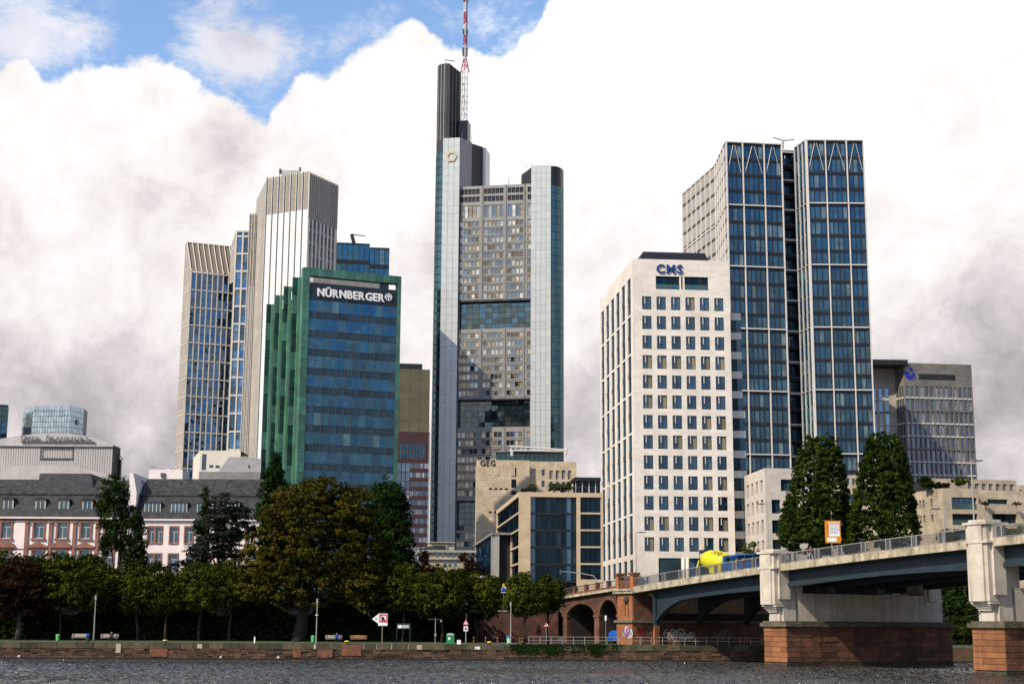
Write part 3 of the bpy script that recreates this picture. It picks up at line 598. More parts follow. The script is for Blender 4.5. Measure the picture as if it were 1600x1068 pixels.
ops = [(a, b_, c, d_) for a, b_ in cols for c, d_ in rows]
mb = MB(); wall(mb, FF, 0, FF.L, GZ - 2, Hc, ops + [(lo0, lo1, lh0, lh1), (e0, e1, GZ - 1, eh)], .30, M_ls_f, M_limestone_r); mb.build('wall', T)
def window_mesh(name, w_, h_, gm, fm, bars, fr=.07, dep=.12):
    """frame and bars as one mesh, local x right, z up, centred at the bottom"""
    mb = MB(); F0 = Fr((0, 0), (1, 0))
    for (x0, x1, z0, z1) in [(-w_ / 2, -w_ / 2 + fr, 0, h_), (w_ / 2 - fr, w_ / 2, 0, h_), (-w_ / 2 + fr, w_ / 2 - fr, 0, fr), (-w_ / 2 + fr, w_ / 2 - fr, h_ - fr, h_)] + bars:
        mb.box(F0, x0, x1, 0, dep, z0, z1, fm)
    me = bpy.data.meshes.new(name); me.from_pydata([tuple(v) for v in mb.v], [], mb.f); me.materials.append(fm); return me
def place_windows(T, F, cols, rows, d, gm, frame_me, name='window'):
    """window = pane with a frame child, pane depth d"""
    key = (name, gm.name, round(cols[0][1] - cols[0][0], 3), round(rows[0][1] - rows[0][0], 3)); w_ = cols[0][1] - cols[0][0]; h_ = rows[0][1] - rows[0][0]
    me = bpy.data.meshes.new(name); me.from_pydata([(-w_ / 2, 0, 0), (w_ / 2, 0, 0), (w_ / 2, 0, h_), (-w_ / 2, 0, h_), (-w_ / 2, .03, 0), (w_ / 2, .03, 0), (w_ / 2, .03, h_), (-w_ / 2, .03, h_)], [],
        [(0, 1, 2, 3), (5, 4, 7, 6), (0, 4, 5, 1), (3, 2, 6, 7), (0, 3, 7, 4), (1, 5, 6, 2)]); me.materials.append(gm)
    for a0, a1 in cols:
        for h0, h1 in rows:
            o = bpy.data.objects.new(name, me); COL.objects.link(o); o.parent = T; o.location = F.at((a0 + a1) / 2, d, h0) - parent_world(T); o.rotation_euler = (0, 0, F.ang)
            if frame_me:
                f = bpy.data.objects.new('frame', frame_me); COL.objects.link(f); f.parent = o
fm = window_mesh('frame', cw, wh, None, M_frame_dark, [(-cw * .30, -cw * .24, wh * .42, wh - .07), (-cw * .02, cw * .03, .07, wh - .07), (-cw * .46, -cw * .30, wh * .42, wh * .46)])
place_windows(T, FF, cols, rows, -.26, G_cms, fm)
P = Parts(T)
# white fall bars on each window, loggia, entrance
for a0, a1 in cols:
    for h0, h1 in rows: P.add('casement_bar', FF, a0 + cw * .27, a0 + cw * .35, -.16, -.12, h0 + wh * .45, h1 - .1, M_white)
la = (lo0 + lo1) / 2
for x0, x1 in ((lo0, la - .7), (la + .7, lo1)):
    k = 4
    for i in range(k): P.add('loggia_pane', FF, x0 + (x1 - x0) * i / k + .04, x0 + (x1 - x0) * (i + 1) / k - .04, -.29, -.25, lh0, lh1 - .3, G_dark)
P.add('loggia_rail', FF, lo0 + .05, la - .5, -.12, -.08, lh0, lh0 + 1.0, G_teal); P.add('loggia_rail', FF, la + .5, lo1 - .05, -.12, -.08, lh0, lh0 + 1.0, G_teal)
for x in (-.32, .32): P.add('loggia_column', FF, la + x - .16, la + x + .16, -.4, -.05, lh0, lh1, M_ls_f)
P.add('entrance_pane', FF, e0 + .1, e0 + (e1 - e0) * .48, -.29, -.25, GZ - 1, eh - .1, G_dark); P.add('entrance_pane', FF, e0 + (e1 - e0) * .64, e1 - .1, -.29, -.25, GZ - 1, eh - .1, G_blue)
for k in (.50, .585):
    mb = MB(); mb.tube([FF.at(e0 + (e1 - e0) * k, -.1, GZ - 2), FF.at(e0 + (e1 - e0) * k, -.1, eh)], .34, M_limestone_r, 12); mb.build('entrance_column', T, smooth=True)
M_blind = mat('beige_blind', (.20, .18, .115), .8, var=.08, rnd=.3)
BL = {0: [3], 3: [0, 1, 2, 3, 4, 5], 4: [0], 5: [0, 1], 6: [4, 5], 7: [2, 3, 4, 5], 9: [4, 5], 11: [0, 1, 4, 5], 12: [0, 5]}
for r_, cl_ in BL.items():
    for c_ in cl_:
        (a0, a1), (h0, h1) = cols[c_], rows[r_]; P.add('blind', FF, a0 + cw * .46, a1 - .08, -.255, -.235, h0 + .08, h0 + wh * (.80 if (r_ + c_) % 3 else .92), M_blind)
# left face: two storey window slots
lx = [(80, 101), (111, 132), (143, 165), (178, 200), (213, 234), (248, 270)]
lcols = [(FL.a(920 + a / 3.954, 470), FL.a(920 + b_ / 3.954, 470)) for a, b_ in lx]
k0 = FL.a(937, 469); s = FL.L / (FL.a(988, 404) - k0)
q = FL.L / 6.6; lcols = [(q * (.30 + i * 1.06), q * (.33 + i * 1.06) + q * .60) for i in range(6)]
ltop = tH + rp; lrows = []
for i in range(7): top = ltop - i * 2 * rp - .25; lrows.append((top - 2 * rp + .95 , top + .55))
lrows.append((lrows[-1][0] - rp * 1.05, lrows[-1][0] - .95))
lops = [(a, b_, c, d_) for a, b_ in lcols for c, d_ in lrows]
mb = MB(); wall(mb, FL, 0, FL.L, GZ - 2, Hc, lops, .24, M_ls_l, M_limestone_r); mb.build('wall', T)
for a0, a1 in lcols:
    for h0, h1 in lrows:
        P.add('slot_window', FL, a0, a1, -.23, -.19, h0, h1, G_cms)
        hm = h1 - (h1 - h0) * .5 if h1 - h0 > 5 else h1 - .6
        if h1 - h0 > 5: P.add('spandrel', FL, a0, a1, -.19, -.12, hm - .5, hm + .5, M_frame_dark)
        P.add('window_bar', FL, a0 + (a1 - a0) * .45, a0 + (a1 - a0) * .53, -.19, -.13, h0, h1, M_frame_dark)
FBk, FRt = Fr(back, pts[3]), Fr(pts[1], back); mb = MB()
mb.poly([FBk.at(0, 0, GZ - 2), FBk.at(FBk.L, 0, GZ - 2), FBk.at(FBk.L, 0, Hc), FBk.at(0, 0, Hc)], M_limestone); mb.poly([FRt.at(0, 0, GZ - 2), FRt.at(FRt.L, 0, GZ - 2), FRt.at(FRt.L, 0, Hc), FRt.at(0, 0, Hc)], M_limestone)
mb.build('rear_wall', T)
# roof plant box with sloped louvres
rt = FF.h(1010, 392.5) + .0; mb = MB(); b0 = inset(pts, 1.3); b1 = inset(pts, 2.6)
b0 = [b0[0], b0[1] + (b0[0] - b0[1]) * .12, b0[2] + (b0[3] - b0[2]) * .12, b0[3]]; b1 = [b1[0], b1[1] + (b1[0] - b1[1]) * .1, b1[2] + (b1[3] - b1[2]) * .1, b1[3]]
mb.hexa([(p.x, p.y, Hc - .6) for p in b0] + [(p.x, p.y, rt + .6) for p in b1], M_blackmetal); mb.build('roof_plant', T)
letters('letter', 'CMS', FF, FF.a(1025.5, 425), .02, FF.h(1025, 426.2), 2.3, mat('letter_blue', (.006, .045, .16), .5, var=.02), T, depth=.25, bold=.03, spacing=1.5, sx=1.0)
# stepped rear wing to the right
FW = Fr(FF.at(FF.L, -2.2, 0), FF.at(FF.L + 6, -2.2, 0)); wt = FW.h(1142, 489); hh = wt; k = FW.a(1157.5, 500)
mb = MB(); mb.box(FW, 0, k - .1, -12, -.2, GZ - 2, wt - .1, M_dark); mb.build('wing_core', T)
i = 0
while hh > GZ + 1:
    kk = k + (.0 if i < 5 else .35)
    P.add('wing_band', FW, -.3, kk, -.6, .06, hh - 1.35, hh, M_limestone_r); P.add('wing_pane', FW, -.3, kk * .62, -.5, -.05, hh - rp + .02, hh - 1.37, G_dark); P.add('wing_pane', FW, kk * .62 + .06, kk - .03, -.5, -.05, hh - rp + .02, hh - 1.37, G_win)
    hh -= rp; i += 1
P.flush()

# ===== dark twin tower
A_ = PY(1133.7, 221, 345); H = A_.z; B1 = PZ(1117.4, 257.6, H); B0 = PZ(1066.8, 302.5, H); Bq = PZ(1221.3, 225.3, H); C_ = PZ(1259.3, 218.3, H); D_ = PZ(1349, 219, H); Cb = PZ(1241, 231, H)
T = thing('twin_slab_tower', 'tall dark glass tower of two slabs with white mullions', 'office tower', (A_.x, A_.y, GZ)); P = Parts(T)
back1 = v2(Bq) + (v2(B1) - v2(A_)) * 1.6
ptsL = [v2(A_), v2(Bq), back1, v2(B0) + (v2(Bq) - v2(A_)) * .8, v2(B0), v2(B1)]
core_prism(T, ptsL, GZ, H - .6, ins=.5); off = v2(Cb) - v2(C_)
ptsR = [v2(C_), v2(D_), v2(D_) + off * 2.4, v2(Cb) + off * 1.4, v2(Cb)]
core_prism(T, ptsR, GZ, H - .6, ins=.5)
FA, FC, FS, FS2, FCs = Fr(A_, Bq), Fr(C_, D_), Fr(B0, B1), Fr(B1, A_), Fr(Cb, C_)
lv = [H] + [FA.h(1178, y) for y in (320.8, 416.2, 513.0, 610.0, 709.0)]
st = (lv[1] - lv[5]) / 4; lv.append(lv[5] - st); lv = [v for v in lv if v > GZ + 2] + [GZ]
fl = []
for a, b_ in zip(lv[:-1], lv[1:]):
    nseg = 4 if a - b_ > st * .8 else 2
    fl += [a - (a - b_) * i / nseg for i in range(nseg)]
fl.append(GZ)
def slab(F, colpx, toppy, npan):
    cx = [F.a(p_, toppy) for p_ in colpx]; cx[0] = 0; cx[-1] = F.L
    for i in range(len(cx) - 1):
        x0, x1 = cx[i] + .26, cx[i + 1] - .26; n_ = npan[i]
        for j in range(len(fl) - 1):
            h1, h0 = fl[j], fl[j + 1]
            P.add('spandrel', F, x0, x1, -.45, -.12, h1 - .75, h1 - .05, M_blackmetal)
            for q in range(n_):
                y0 = x0 + (x1 - x0) * q / n_ + .09; y1 = x0 + (x1 - x0) * (q + 1) / n_ - .09
                P.add('pane', F, y0, y1, -.5, -.34, h0, h1 - .78, G_win)
        for q in range(n_ + 1):
            P.add('dark_mullion', F, x0 + (x1 - x0) * q / n_ - .09, x0 + (x1 - x0) * q / n_ + .09, -.45, -.22, GZ, H - .3, M_blackmetal)
        # braces at the crown
        hb = fl[2]; mid = (x0 + x1) / 2
        for sgn in (-1, 1): 
            mb = MB(); mb.tube([F.at(mid + sgn * .25, -.15, H - .8), F.at(mid + sgn * (x1 - x0) * .44, -.15, hb + .3)], .09, M_rail, 5); mb.build('brace', T)
    for i, c in enumerate(cx):
        wd = .25 if i in (0, len(cx) - 1) else .11; P.add('white_mullion', F, max(c - wd, 0), min(c + wd, F.L), -.3, .32, GZ, H + .35, M_white)
    for h_ in lv[:-1]: P.add('white_band', F, .43, F.L - .43, -.3, .28, h_ - .2, h_ + .06, M_white)
slab(FA, (1133.7, 1160.0, 1193.3, 1221.3), 224, (3, 4, 3)); slab(FC, (1259.3, 1289, 1322, 1349), 218.5, (3, 4, 3))
M_side = mat('perforated_side_panel', (.40, .375, .335), .55, .2, var=.05, rnd=.14)
for F, nb in ((FS, 7), (FS2, 5)):
    for i in range(nb):
        x0, x1 = F.L * i / nb, F.L * (i + 1) / nb
        P.add('side_mullion', F, x0 - .12, x0 + .12, -.3, .3, GZ, H + .3, M_white)
        for j in range(0, len(fl) - 1):
            P.add('side_panel', F, x0 + .14, x1 - .14, -.45, -.02, fl[j + 1] + .75, fl[j] - .05, M_side)
            P.add('side_slot', F, x0 + .14, x1 - .14, -.45, .0, fl[j + 1] - .03, fl[j + 1] + .72, M_blackmetal)
    for h_ in lv[:-1]: P.add('side_band', F, .15, F.L, -.3, .22, h_ - .28, h_ + .1, M_white)
nb = 3
for i in range(nb + 1): P.add('side_mullion', FCs, max(FCs.L * i / nb - .07, .01), min(FCs.L * i / nb + .07, FCs.L - .4), -.3, .2, GZ, H + .3, M_white)
for i in range(nb):
    for j in range(len(fl) - 1): P.add('side_pane', FCs, FCs.L * i / nb + .15, FCs.L * (i + 1) / nb - .15, -.4, -.1, fl[j + 1] + .5, fl[j] - .1, G_win)
for h_ in lv[:-1]: P.add('side_band', FCs, .15, FCs.L - .4, -.3, .15, h_ - .2, h_ + .1, M_rail)
# recess between the slabs
R1 = v2(Cb); R0 = v2(Cb) - (v2(Bq) - v2(A_)).normalized() * 9; FR_ = Fr(R0, R1); Hr = FR_.h(1232, 234)
mb = MB(); mb.box(FR_, 0, FR_.L, -10, -2.2, GZ, Hr - 1.5, M_dark); mb.build('recess_core', T)
hh = Hr; j = 0
while hh > GZ + 4:
    P.add('recess_beam', FR_, 0, FR_.L - .1, -.5, -.05, hh - .45, hh, M_rail if j % 2 == 0 else M_blackmetal)
    for q in range(5): P.add('recess_pane', FR_, FR_.L * q / 5 + .07, FR_.L * (q + 1) / 5 - .07, -2.1, -1.95, hh - 3.6, hh - .9, G_blue)
    P.add('recess_floor', FR_, 0, FR_.L - .1, -2.2, -.6, hh - .85, hh - .5, M_blackmetal)
    for q in (2.6, 3.1, 3.6): P.add('recess_post', FR_, FR_.L * q / 5 - .08, FR_.L * q / 5 + .08, -1.2, -1.0, hh - 3.6, hh - .86, M_frame_dark)
    hh -= (lv[1] - lv[5]) / 16; j += 1
P.flush()
mb = MB(); c = PY(1224, 232, 365); mb.tube([c, c + Vector((0, 0, 2.2))], .25, M_rail); mb.tube([c + Vector((-2.6, 0, 3.0)), c + Vector((0, 0, 2.1)), c + Vector((2.9, 0, 2.4))], .16, M_rail); mb.build('roof_crane', T)

# ===== grey office block with round emblem
E1 = PY(1411.4, 566.2, 418); H = E1.z; E0 = PZ(1397.6, 569.8, H); E2 = PZ(1517.5, 569.6, H); Em = PZ(1330, 571.0, H)
T = thing('grey_office_block', 'grey stone office block with round blue emblem behind the far right trees', 'office building', (E1.x, E1.y, GZ)); P = Parts(T)
F1, F2, F0 = Fr(E0, E1), Fr(E1, E2), Fr(Em, E0); bk = v2(E2) + Vector((2, 30)); bk0 = v2(Em) + Vector((0, 26)); pts = [v2(E1), v2(E2), bk, bk0, v2(Em), v2(E0)]
core_prism(T, pts, GZ, H - .5)
rt_ = [602.4, 623.7, 644.2, 663.6, 683.5, 703, 722.6, 742.8]; hr = [F2.h(1415, y) for y in rt_]; pit = (hr[0] - hr[-1]) / 7; hr = [hr[0] - i * pit for i in range(16)]; hr = [h for h in hr if h - 3 > GZ]
whh = hr[0] - F2.h(1415, 619.2)
c0, c13 = F2.a(1414.6, 603), F2.a(1512.0, 605); cp = (c13 - c0) / 13; cwd = cp * .72
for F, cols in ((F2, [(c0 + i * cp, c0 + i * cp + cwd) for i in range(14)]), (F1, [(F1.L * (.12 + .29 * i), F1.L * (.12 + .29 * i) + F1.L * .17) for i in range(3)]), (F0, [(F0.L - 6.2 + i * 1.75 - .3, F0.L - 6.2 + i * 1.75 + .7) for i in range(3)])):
    rows_ = [(h - whh, h) for h in hr]; mgs = mat('grey_cladding_' + str(int(F.L)), (.18, .168, .148) if F is not F0 else (.38, .33, .265), .85, var=.16, vscale=.3, joints=(2.0, .5, .03, .72), udir=F.u)  # left face coloured lighter to offset the twin tower's shadow
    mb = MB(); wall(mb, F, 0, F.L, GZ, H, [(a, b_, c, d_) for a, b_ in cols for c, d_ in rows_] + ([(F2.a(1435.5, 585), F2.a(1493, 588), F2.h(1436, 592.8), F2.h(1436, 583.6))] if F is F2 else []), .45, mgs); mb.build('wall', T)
    for a0, a1 in cols:
        for h0, h1 in rows_:
            P.add('window', F, a0 + .02, a1 - .02, -.42, -.36, h0, h1, G_uni); P.add('sill', F, a0 - .05, a1 + .05, -.02, .1, h0 - .42, h0 - .02, M_limestone_r if hr.index(h1) % 3 != 1 else M_greystone)
            0 and P.add('reveal_post', F, a0, a0 + .07, -.35, .05, h0, h1, M_frame_dark)
for i in range(4): P.add('louvre', F2, F2.a(1435.5, 585), F2.a(1493, 588), -.4, -.1, F2.h(1436, 592.8) + i * .42, F2.h(1436, 592.8) + i * .42 + .32, M_frame_dark)
mb = MB(); FT = Fr(PZ(1340, 562, H), PZ(1421, 563, H)); mb.box(FT, 0, FT.L, -8, -1.5, H - 1, FT.h(1400, 561.5, -1.5), M_blackmetal); mb.build('roof_plant', T)
mb = MB(); FFk = Fr(E2, bk); mb.poly([FFk.at(0, 0, GZ), FFk.at(FFk.L, 0, GZ), FFk.at(FFk.L, 0, H), FFk.at(0, 0, H)], M_greystone); mb.poly([(p.x, p.y, H - .45) for p in pts], M_roofgrey); mb.build('rear_wall', T)
P.flush()
# emblem: blue bowl with a dot on a white disc
ea, eh_ = F2.px(1421.6, 583.6); r_ = 1.55; mb = MB(); MW = MR_white; MBl = mat('emblem_blue', (.012, .018, .32), .5, var=.02)
mb.extrude(F2, [(ea + r_ * 1.1 * math.cos(t_), eh_ - .1 + r_ * 1.2 * math.sin(t_)) for t_ in np.linspace(0, 2 * math.pi, 25)[:-1]], .04, .12, mat('emblem_silver', (.30, .30, .36), .5))
arc = [(ea - .1 + r_ * math.cos(t_), eh_ - .1 + r_ * math.sin(t_)) for t_ in np.linspace(R(150), R(375), 16)] + [(ea + .18 + r_ * .42 * math.cos(t_), eh_ + .15 + r_ * .42 * math.sin(t_)) for t_ in np.linspace(R(375), R(165), 14)]
mb.extrude(F2, arc, .12, .26, MBl); mb.extrude(F2, [(ea + .42 + .42 * math.cos(t_), eh_ + 1.25 + .42 * math.sin(t_)) for t_ in np.linspace(0, 2 * math.pi, 13)[:-1]], .12, .26, MBl)
mb.build('emblem', T)

# ===== travertine office with terraces, far right
Pq = PY(1471.5, 762.3, 300); H = Pq.z; Pl = PZ(1434, 768.0, H); Pr = PZ(1640, 765.2, H); F = Fr(Pq, Pr); FLq = Fr(v2(Pq) + (v2(Pl) - v2(Pq)) * 2.6, Pq)
T = thing('terraced_office', 'travertine office with planted roof terraces at the right edge', 'office building', (Pq.x, Pq.y, GZ)); P = Parts(T)
aS = F.a(1529, 788); h2 = F.h(1530, 787.8)
core_prism(T, [v2(Pq), F.at(F.L, 0, 0), F.at(F.L, -14, 0), FLq.at(0, -1, 0) + Vector((0, 6, 0))], GZ - 2, h2 - .4, ins=.8)
mtf = mat('travertine_front', (.46, .38, .27), .85, var=.16, vscale=.4, joints=(1.5, .9, .03, .75), udir=F.u, streak=.15, streak_col=(.22, .18, .12))
mtl = mat('travertine_side', (.46, .38, .27), .85, var=.16, vscale=.4, joints=(1.5, .9, .03, .75), udir=FLq.u, streak=.15, streak_col=(.22, .18, .12))
oa = (F.a(1487, 785), F.a(1526.5, 785)); ops = [(oa[0], oa[1], F.h(1488, 795), F.h(1488, 776.4)), (oa[0], oa[1], F.h(1488, 819.5), F.h(1488, 802)), (oa[0], oa[1], F.h(1488, 842), F.h(1488, 826))]
mb = MB(); wall(mb, F, 0, aS, GZ - 2, H, ops, 1.4, mtf, mtf)
so2 = [(F.a(1551, 810), F.a(1589.5, 810), F.h(1552, 817.5), F.h(1552, 802)), (F.a(1551, 810), F.a(1589.5, 810), F.h(1552, 841), F.h(1552, 825))]
wall(mb, F, aS, F.L, GZ - 2, h2, so2, .9, mtf, mtf)
so3 = [(F.a(1542.8, 782, -3.0), F.a(1574.5, 783, -3.0), F.h(1545, 786.5, -3.0), F.h(1545, 779.3, -3.0))]
wall(mb, F, aS, F.L, h2 - .5, H, so3, .8, mtf, mtf, d=-3.0); mb.poly([F.at(aS, 0, h2 - .1), F.at(F.L, 0, h2 - .1), F.at(F.L, -3.0, h2 - .1), F.at(aS, -3.0, h2 - .1)], M_roofgrey)
mb.poly([F.at(aS, 0, h2), F.at(aS, -3.0, h2), F.at(aS, -3.0, H), F.at(aS, 0, H)], mtf)
mb.box(F, aS, F.L, -.3, .02, h2 - .02, h2 + .12, mtf)
lw = [(FLq.a(1400 + x0 / 6.675, 780), FLq.a(1400 + x1 / 6.675, 780), y0, y1) for x0, x1 in ((238, 259), (272, 296), (357, 379)) for y0, y1 in ((785, 795 + 6), (812, 823))]
lw = [(a, b_, FLq.h(1445, 792), FLq.h(1445, 780)) if i % 2 == 0 else (a, b_, FLq.h(1445, 816.5), FLq.h(1445, 804.5)) for i, (a, b_, _, _) in enumerate(lw)]
wall(mb, FLq, 0, FLq.L, GZ - 2, H, lw, .5, mtl, mtl)
mb.box(F, 0, aS, -6, -5.6, H - .2, H, mtf); mb.poly([F.at(0, 0, H - .05), F.at(aS, 0, H - .05), F.at(aS, -30, H - .05), F.at(0, -30, H - .05)], M_roofgrey); mb.build('wall', T)
for o_ in ops:
    n_ = 5
    for i in range(n_): P.add('pane', F, o_[0] + (o_[1] - o_[0]) * i / n_ + .05, o_[0] + (o_[1] - o_[0]) * (i + 1) / n_ - .05, -1.4, -1.3, o_[2], o_[3], G_blue)
    P.add('glass_rail', F, o_[0] + .05, o_[1] - .05, -.2, -.15, o_[2], o_[2] + 1.1, G_teal)
for o_ in so2:
    for i in range(5): P.add('pane', F, o_[0] + (o_[1] - o_[0]) * i / 5 + .04, o_[0] + (o_[1] - o_[0]) * (i + 1) / 5 - .04, -.9, -.8, o_[2], o_[3], G_blue)
for o_ in so3: P.add('pane', F, o_[0], o_[1], -3.8, -3.7, o_[2], o_[3], G_dark)
for o_ in lw: P.add('slot_window', FLq, o_[0], o_[1], -.5, -.42, o_[2], o_[3], G_dark)
# set back attic storey
U0 = PY(1510.9, 748.2, 312); U1 = PZ(1588, 750.0, U0.z); FU = Fr(U0, U1); hU = U0.z; up = [(FU.a(1400 + (750 + 72.6 * i) / 6.675, 757), FU.a(1400 + (793 + 72.6 * i) / 6.675, 757), FU.h(1530, 766.3), FU.h(1530, 755.0)) for i in range(7)]
mb = MB(); wall(mb, FU, -8, FU.L, H - .5, hU, up, .4, mtf, mtf); mb.poly([FU.at(-8, 0, hU), FU.at(FU.L, 0, hU), FU.at(FU.L, -14, hU), FU.at(-8, -14, hU)], M_roofgrey); mb.poly([FU.at(FU.L, 0, H), FU.at(FU.L, -14, H), FU.at(FU.L, -14, hU), FU.at(FU.L, 0, hU)], mtf)
F3 = Fr(PY(1589, 757.5, 308), PY(1640, 759, 308)); h3 = F3.h(1590, 757.5); u3 = [(F3.a(1592 + 9 * i, 766), F3.a(1597 + 9 * i, 766), F3.h(1595, 774), F3.h(1595, 765)) for i in range(4)]
wall(mb, F3, 0, F3.L, H - 3, h3, u3, .4, mtf, mtf); mb.build('attic_wall', T)
for o_ in up: P.add('window', FU, o_[0], o_[1], -.36, -.3, o_[2], o_[3], M_roofgrey)
for o_ in u3: P.add('window', F3, o_[0], o_[1], -.36, -.3, o_[2], o_[3], M_roofgrey)
core_prism(T, [FU.at(-8, -.5, 0), FU.at(FU.L, -.5, 0), FU.at(FU.L, -14, 0), FU.at(-8, -14, 0)], H - 1, hU - .2, ins=.2, name='attic_core')
P.flush()
def bush(name, label, px_, py_, Y, rx, rz, lm, seed, n=1500, leaf=.16):
    c = PY(px_, py_, Y); T = thing(name, label, 'plant', (c.x, c.y, c.z - rz)); rs = np.random.default_rng(seed); Pp, Nn = crown_points([((0, 0, rz), (rx, rx, rz))], max(6, n // 40), 40, min(rx, rz) * .5, rs)
    o = bpy.data.objects.new('foliage', leaf_mesh('foliage', Pp, Nn, leaf, rs, LM[lm])); COL.objects.link(o); o.parent = T
    mb = MB(); mb.tube([(c.x, c.y, c.z - rz - .6), (c.x + .1, c.y, c.z)], [.08, .03], M_bark, 5); mb.build('stem', T); return T
bush('roof_shrub', 'dark brownish shrubs in the middle of the travertine terrace', 1456, 757, 303, 1.6, .9, 'deep', 101); bush('roof_shrub', 'yellowish shrub on the terrace before the attic windows', 1500, 751, 306, 1.9, .8, 'lime', 102)
bush('roof_shrub', 'reddish shrub on the terrace just left of the yellow one', 1474, 758, 303, 1.5, .7, 'red', 103); bush('roof_shrub', 'leftmost dark shrub on the travertine terrace', 1444, 753, 304, 1.2, 1.2, 'deep', 104)
bush('roof_shrub', 'small green bush left of the dark strip window', 1540, 786, 299.7, .8, .32, 'deep', 105, 900); bush('roof_shrub', 'spiky bush at the right edge right of the strip window', 1588, 786, 299.7, 1.0, .3, 'plane', 106, 900)

# ===== low white stone wing behind the left tall tree
Pq = PY(1194.6, 730.8, 259); H = Pq.z; Pl = PZ(1156.7, 746.0, H); Pr = PZ(1262, 732.3, H); F, FLq = Fr(Pq, Pr), Fr(Pl, Pq)
T = thing('low_stone_office', 'low white stone office between the CMS tower and the tall trees', 'office building', (Pq.x, Pq.y, GZ)); P = Parts(T)
core_prism(T, [v2(Pq), v2(Pr), v2(Pr) + v2(Pl) - v2(Pq), v2(Pl)], GZ - 2, H - .4)
mw1 = mat('pale_stone_wing_front', (.58, .52, .45), .85, var=.06, joints=(1.5, .6, .02, .87), udir=F.u); mw2 = mat('pale_stone_wing_side', (.58, .52, .45), .85, var=.06, joints=(1.5, .6, .02, .87), udir=FLq.u)
o1 = [(F.a(1220.0, 757), F.a(1259, 757), F.h(1225, 766.6), F.h(1225, 748.4))] + [(F.a(1205.8, 790) + j * 3.4, F.a(1219.8, 790) + j * 3.4, F.h(1210, y1), F.h(1210, y0)) for y0, y1 in ((780, 801.6), (812, 832.6), (842.5, 862)) for j in range(3)]
o2 = []
for i in range(5):
    a0 = FLq.L * (.07 + i * .185)
    for y0, y1 in ((748, 768), (779, 800), (811, 832), (843, 864)): o2.append((a0, a0 + FLq.L * .095, FLq.h(1194, y1), FLq.h(1194, y0)))
mb = MB(); wall(mb, F, 0, F.L, GZ - 2, H, o1, .5, mw1); wall(mb, FLq, 0, FLq.L, GZ - 2, H, o2, .5, mw2); mb.build('wall', T)
for i, o_ in enumerate(o1):
    n_ = 4 if i == 0 else 2
    for k in range(n_): P.add('pane', F, o_[0] + (o_[1] - o_[0]) * k / n_ + .04, o_[0] + (o_[1] - o_[0]) * (k + 1) / n_ - .04, -.48, -.4, o_[2], o_[3], G_cms if i else G_blue)
    if i == 0:
        for k in (.52, .62, .72, .82): P.add('white_fin', F, o_[0] + (o_[1] - o_[0]) * k, o_[0] + (o_[1] - o_[0]) * k + .16, -.35, -.2, o_[2], o_[3], M_white)
for o_ in o2: P.add('slot_window', FLq, o_[0], o_[1], -.48, -.4, o_[2], o_[3], G_dark)
P.flush()
# beige block between the two tall trees
Fb = Fr(PY(1296, 741, 288), PY(1372, 742, 288)); T = thing('beige_office', 'beige stone office glimpsed between the two tall trees', 'office building', Fb.at(0, 0, GZ)); P = Parts(T); H = Fb.h(1330, 742)
core_prism(T, [Fb.at(0, 0, 0), Fb.at(Fb.L, 0, 0), Fb.at(Fb.L, -12, 0), Fb.at(0, -12, 0)], GZ, H - .3)
ob = [(Fb.a(1331 + i * 8, 750), Fb.a(1335.5 + i * 8, 750), Fb.h(1335, 757), Fb.h(1335, 747)) for i in range(-4, 5)] + [(Fb.a(1300, 780), Fb.a(1368, 780), Fb.h(1335, 786), Fb.h(1335, 772)), (Fb.a(1300, 780), Fb.a(1368, 780), Fb.h(1335, 812), Fb.h(1335, 798))]
mb = MB(); wall(mb, Fb, 0, Fb.L, GZ, H, ob, .5, M_travertine); mb.build('wall', T)
for o_ in ob: P.add('window', Fb, o_[0], o_[1], -.48, -.4, o_[2], o_[3], G_blue)
P.flush()
# ===== travertine block with black letters
Pg = PY(745, 718.0, 322); H = Pg.z; Pg1 = PZ(827.6, 718.8, H); F = Fr(Pg, Pg1)
T = thing('travertine_block', 'sand coloured travertine block with black GEG letters', 'office building', (Pg.x, Pg.y, GZ)); P = Parts(T)
mg = mat('travertine_blocks', (.54, .44, .31), .85, var=.15, vscale=.6, joints=(1.35, .62, .035, .72), udir=F.u, streak=.12, streak_col=(.26, .20, .13))
core_prism(T, [v2(Pg), v2(Pg1), F.at(F.L, -24, 0), F.at(0, -24, 0)], GZ, H - .3)
og = [(F.a(799, 740), F.a(807, 740), F.h(800, y1), F.h(800, y0)) for y0, y1 in ((730, 744), (748.3, 761.8), (766, 772.5))] + [(F.a(764 + i * 8.2, 763), F.a(769 + i * 8.2, 763), F.h(765, 764.8), F.h(765, 761.8)) for i in range(4)] + [(F.a(763.6 + i * 8.2, 800), F.a(768.6 + i * 8.2, 800), F.h(765, 801.2), F.h(765, 798.2)) for i in range(2)]
mb = MB(); wall(mb, F, 0, F.L, GZ, H, og, .45, mg); mb.poly([F.at(0, 0, GZ), F.at(0, 0, H), F.at(0, -24, H), F.at(0, -24, GZ)], mg)
for k in range(4):     # shallow vertical wall strips
    a = F.a(762 + k * 12, 740); mb.box(F, a, a + .9, 0, .06, F.h(765, 742), F.h(765, 729), mg)
mb.build('wall', T)
for i, o_ in enumerate(og): P.add('window', F, o_[0], o_[1], -.43, -.36, o_[2], o_[3], G_dark if i else M_greystone)
Fs = Fr(F.at(F.L, -1.2, 0), F.at(F.L + 12, -1.2, 0)); aE = Fs.a(900.7, 723); hs = Fs.h(860, 720.8)
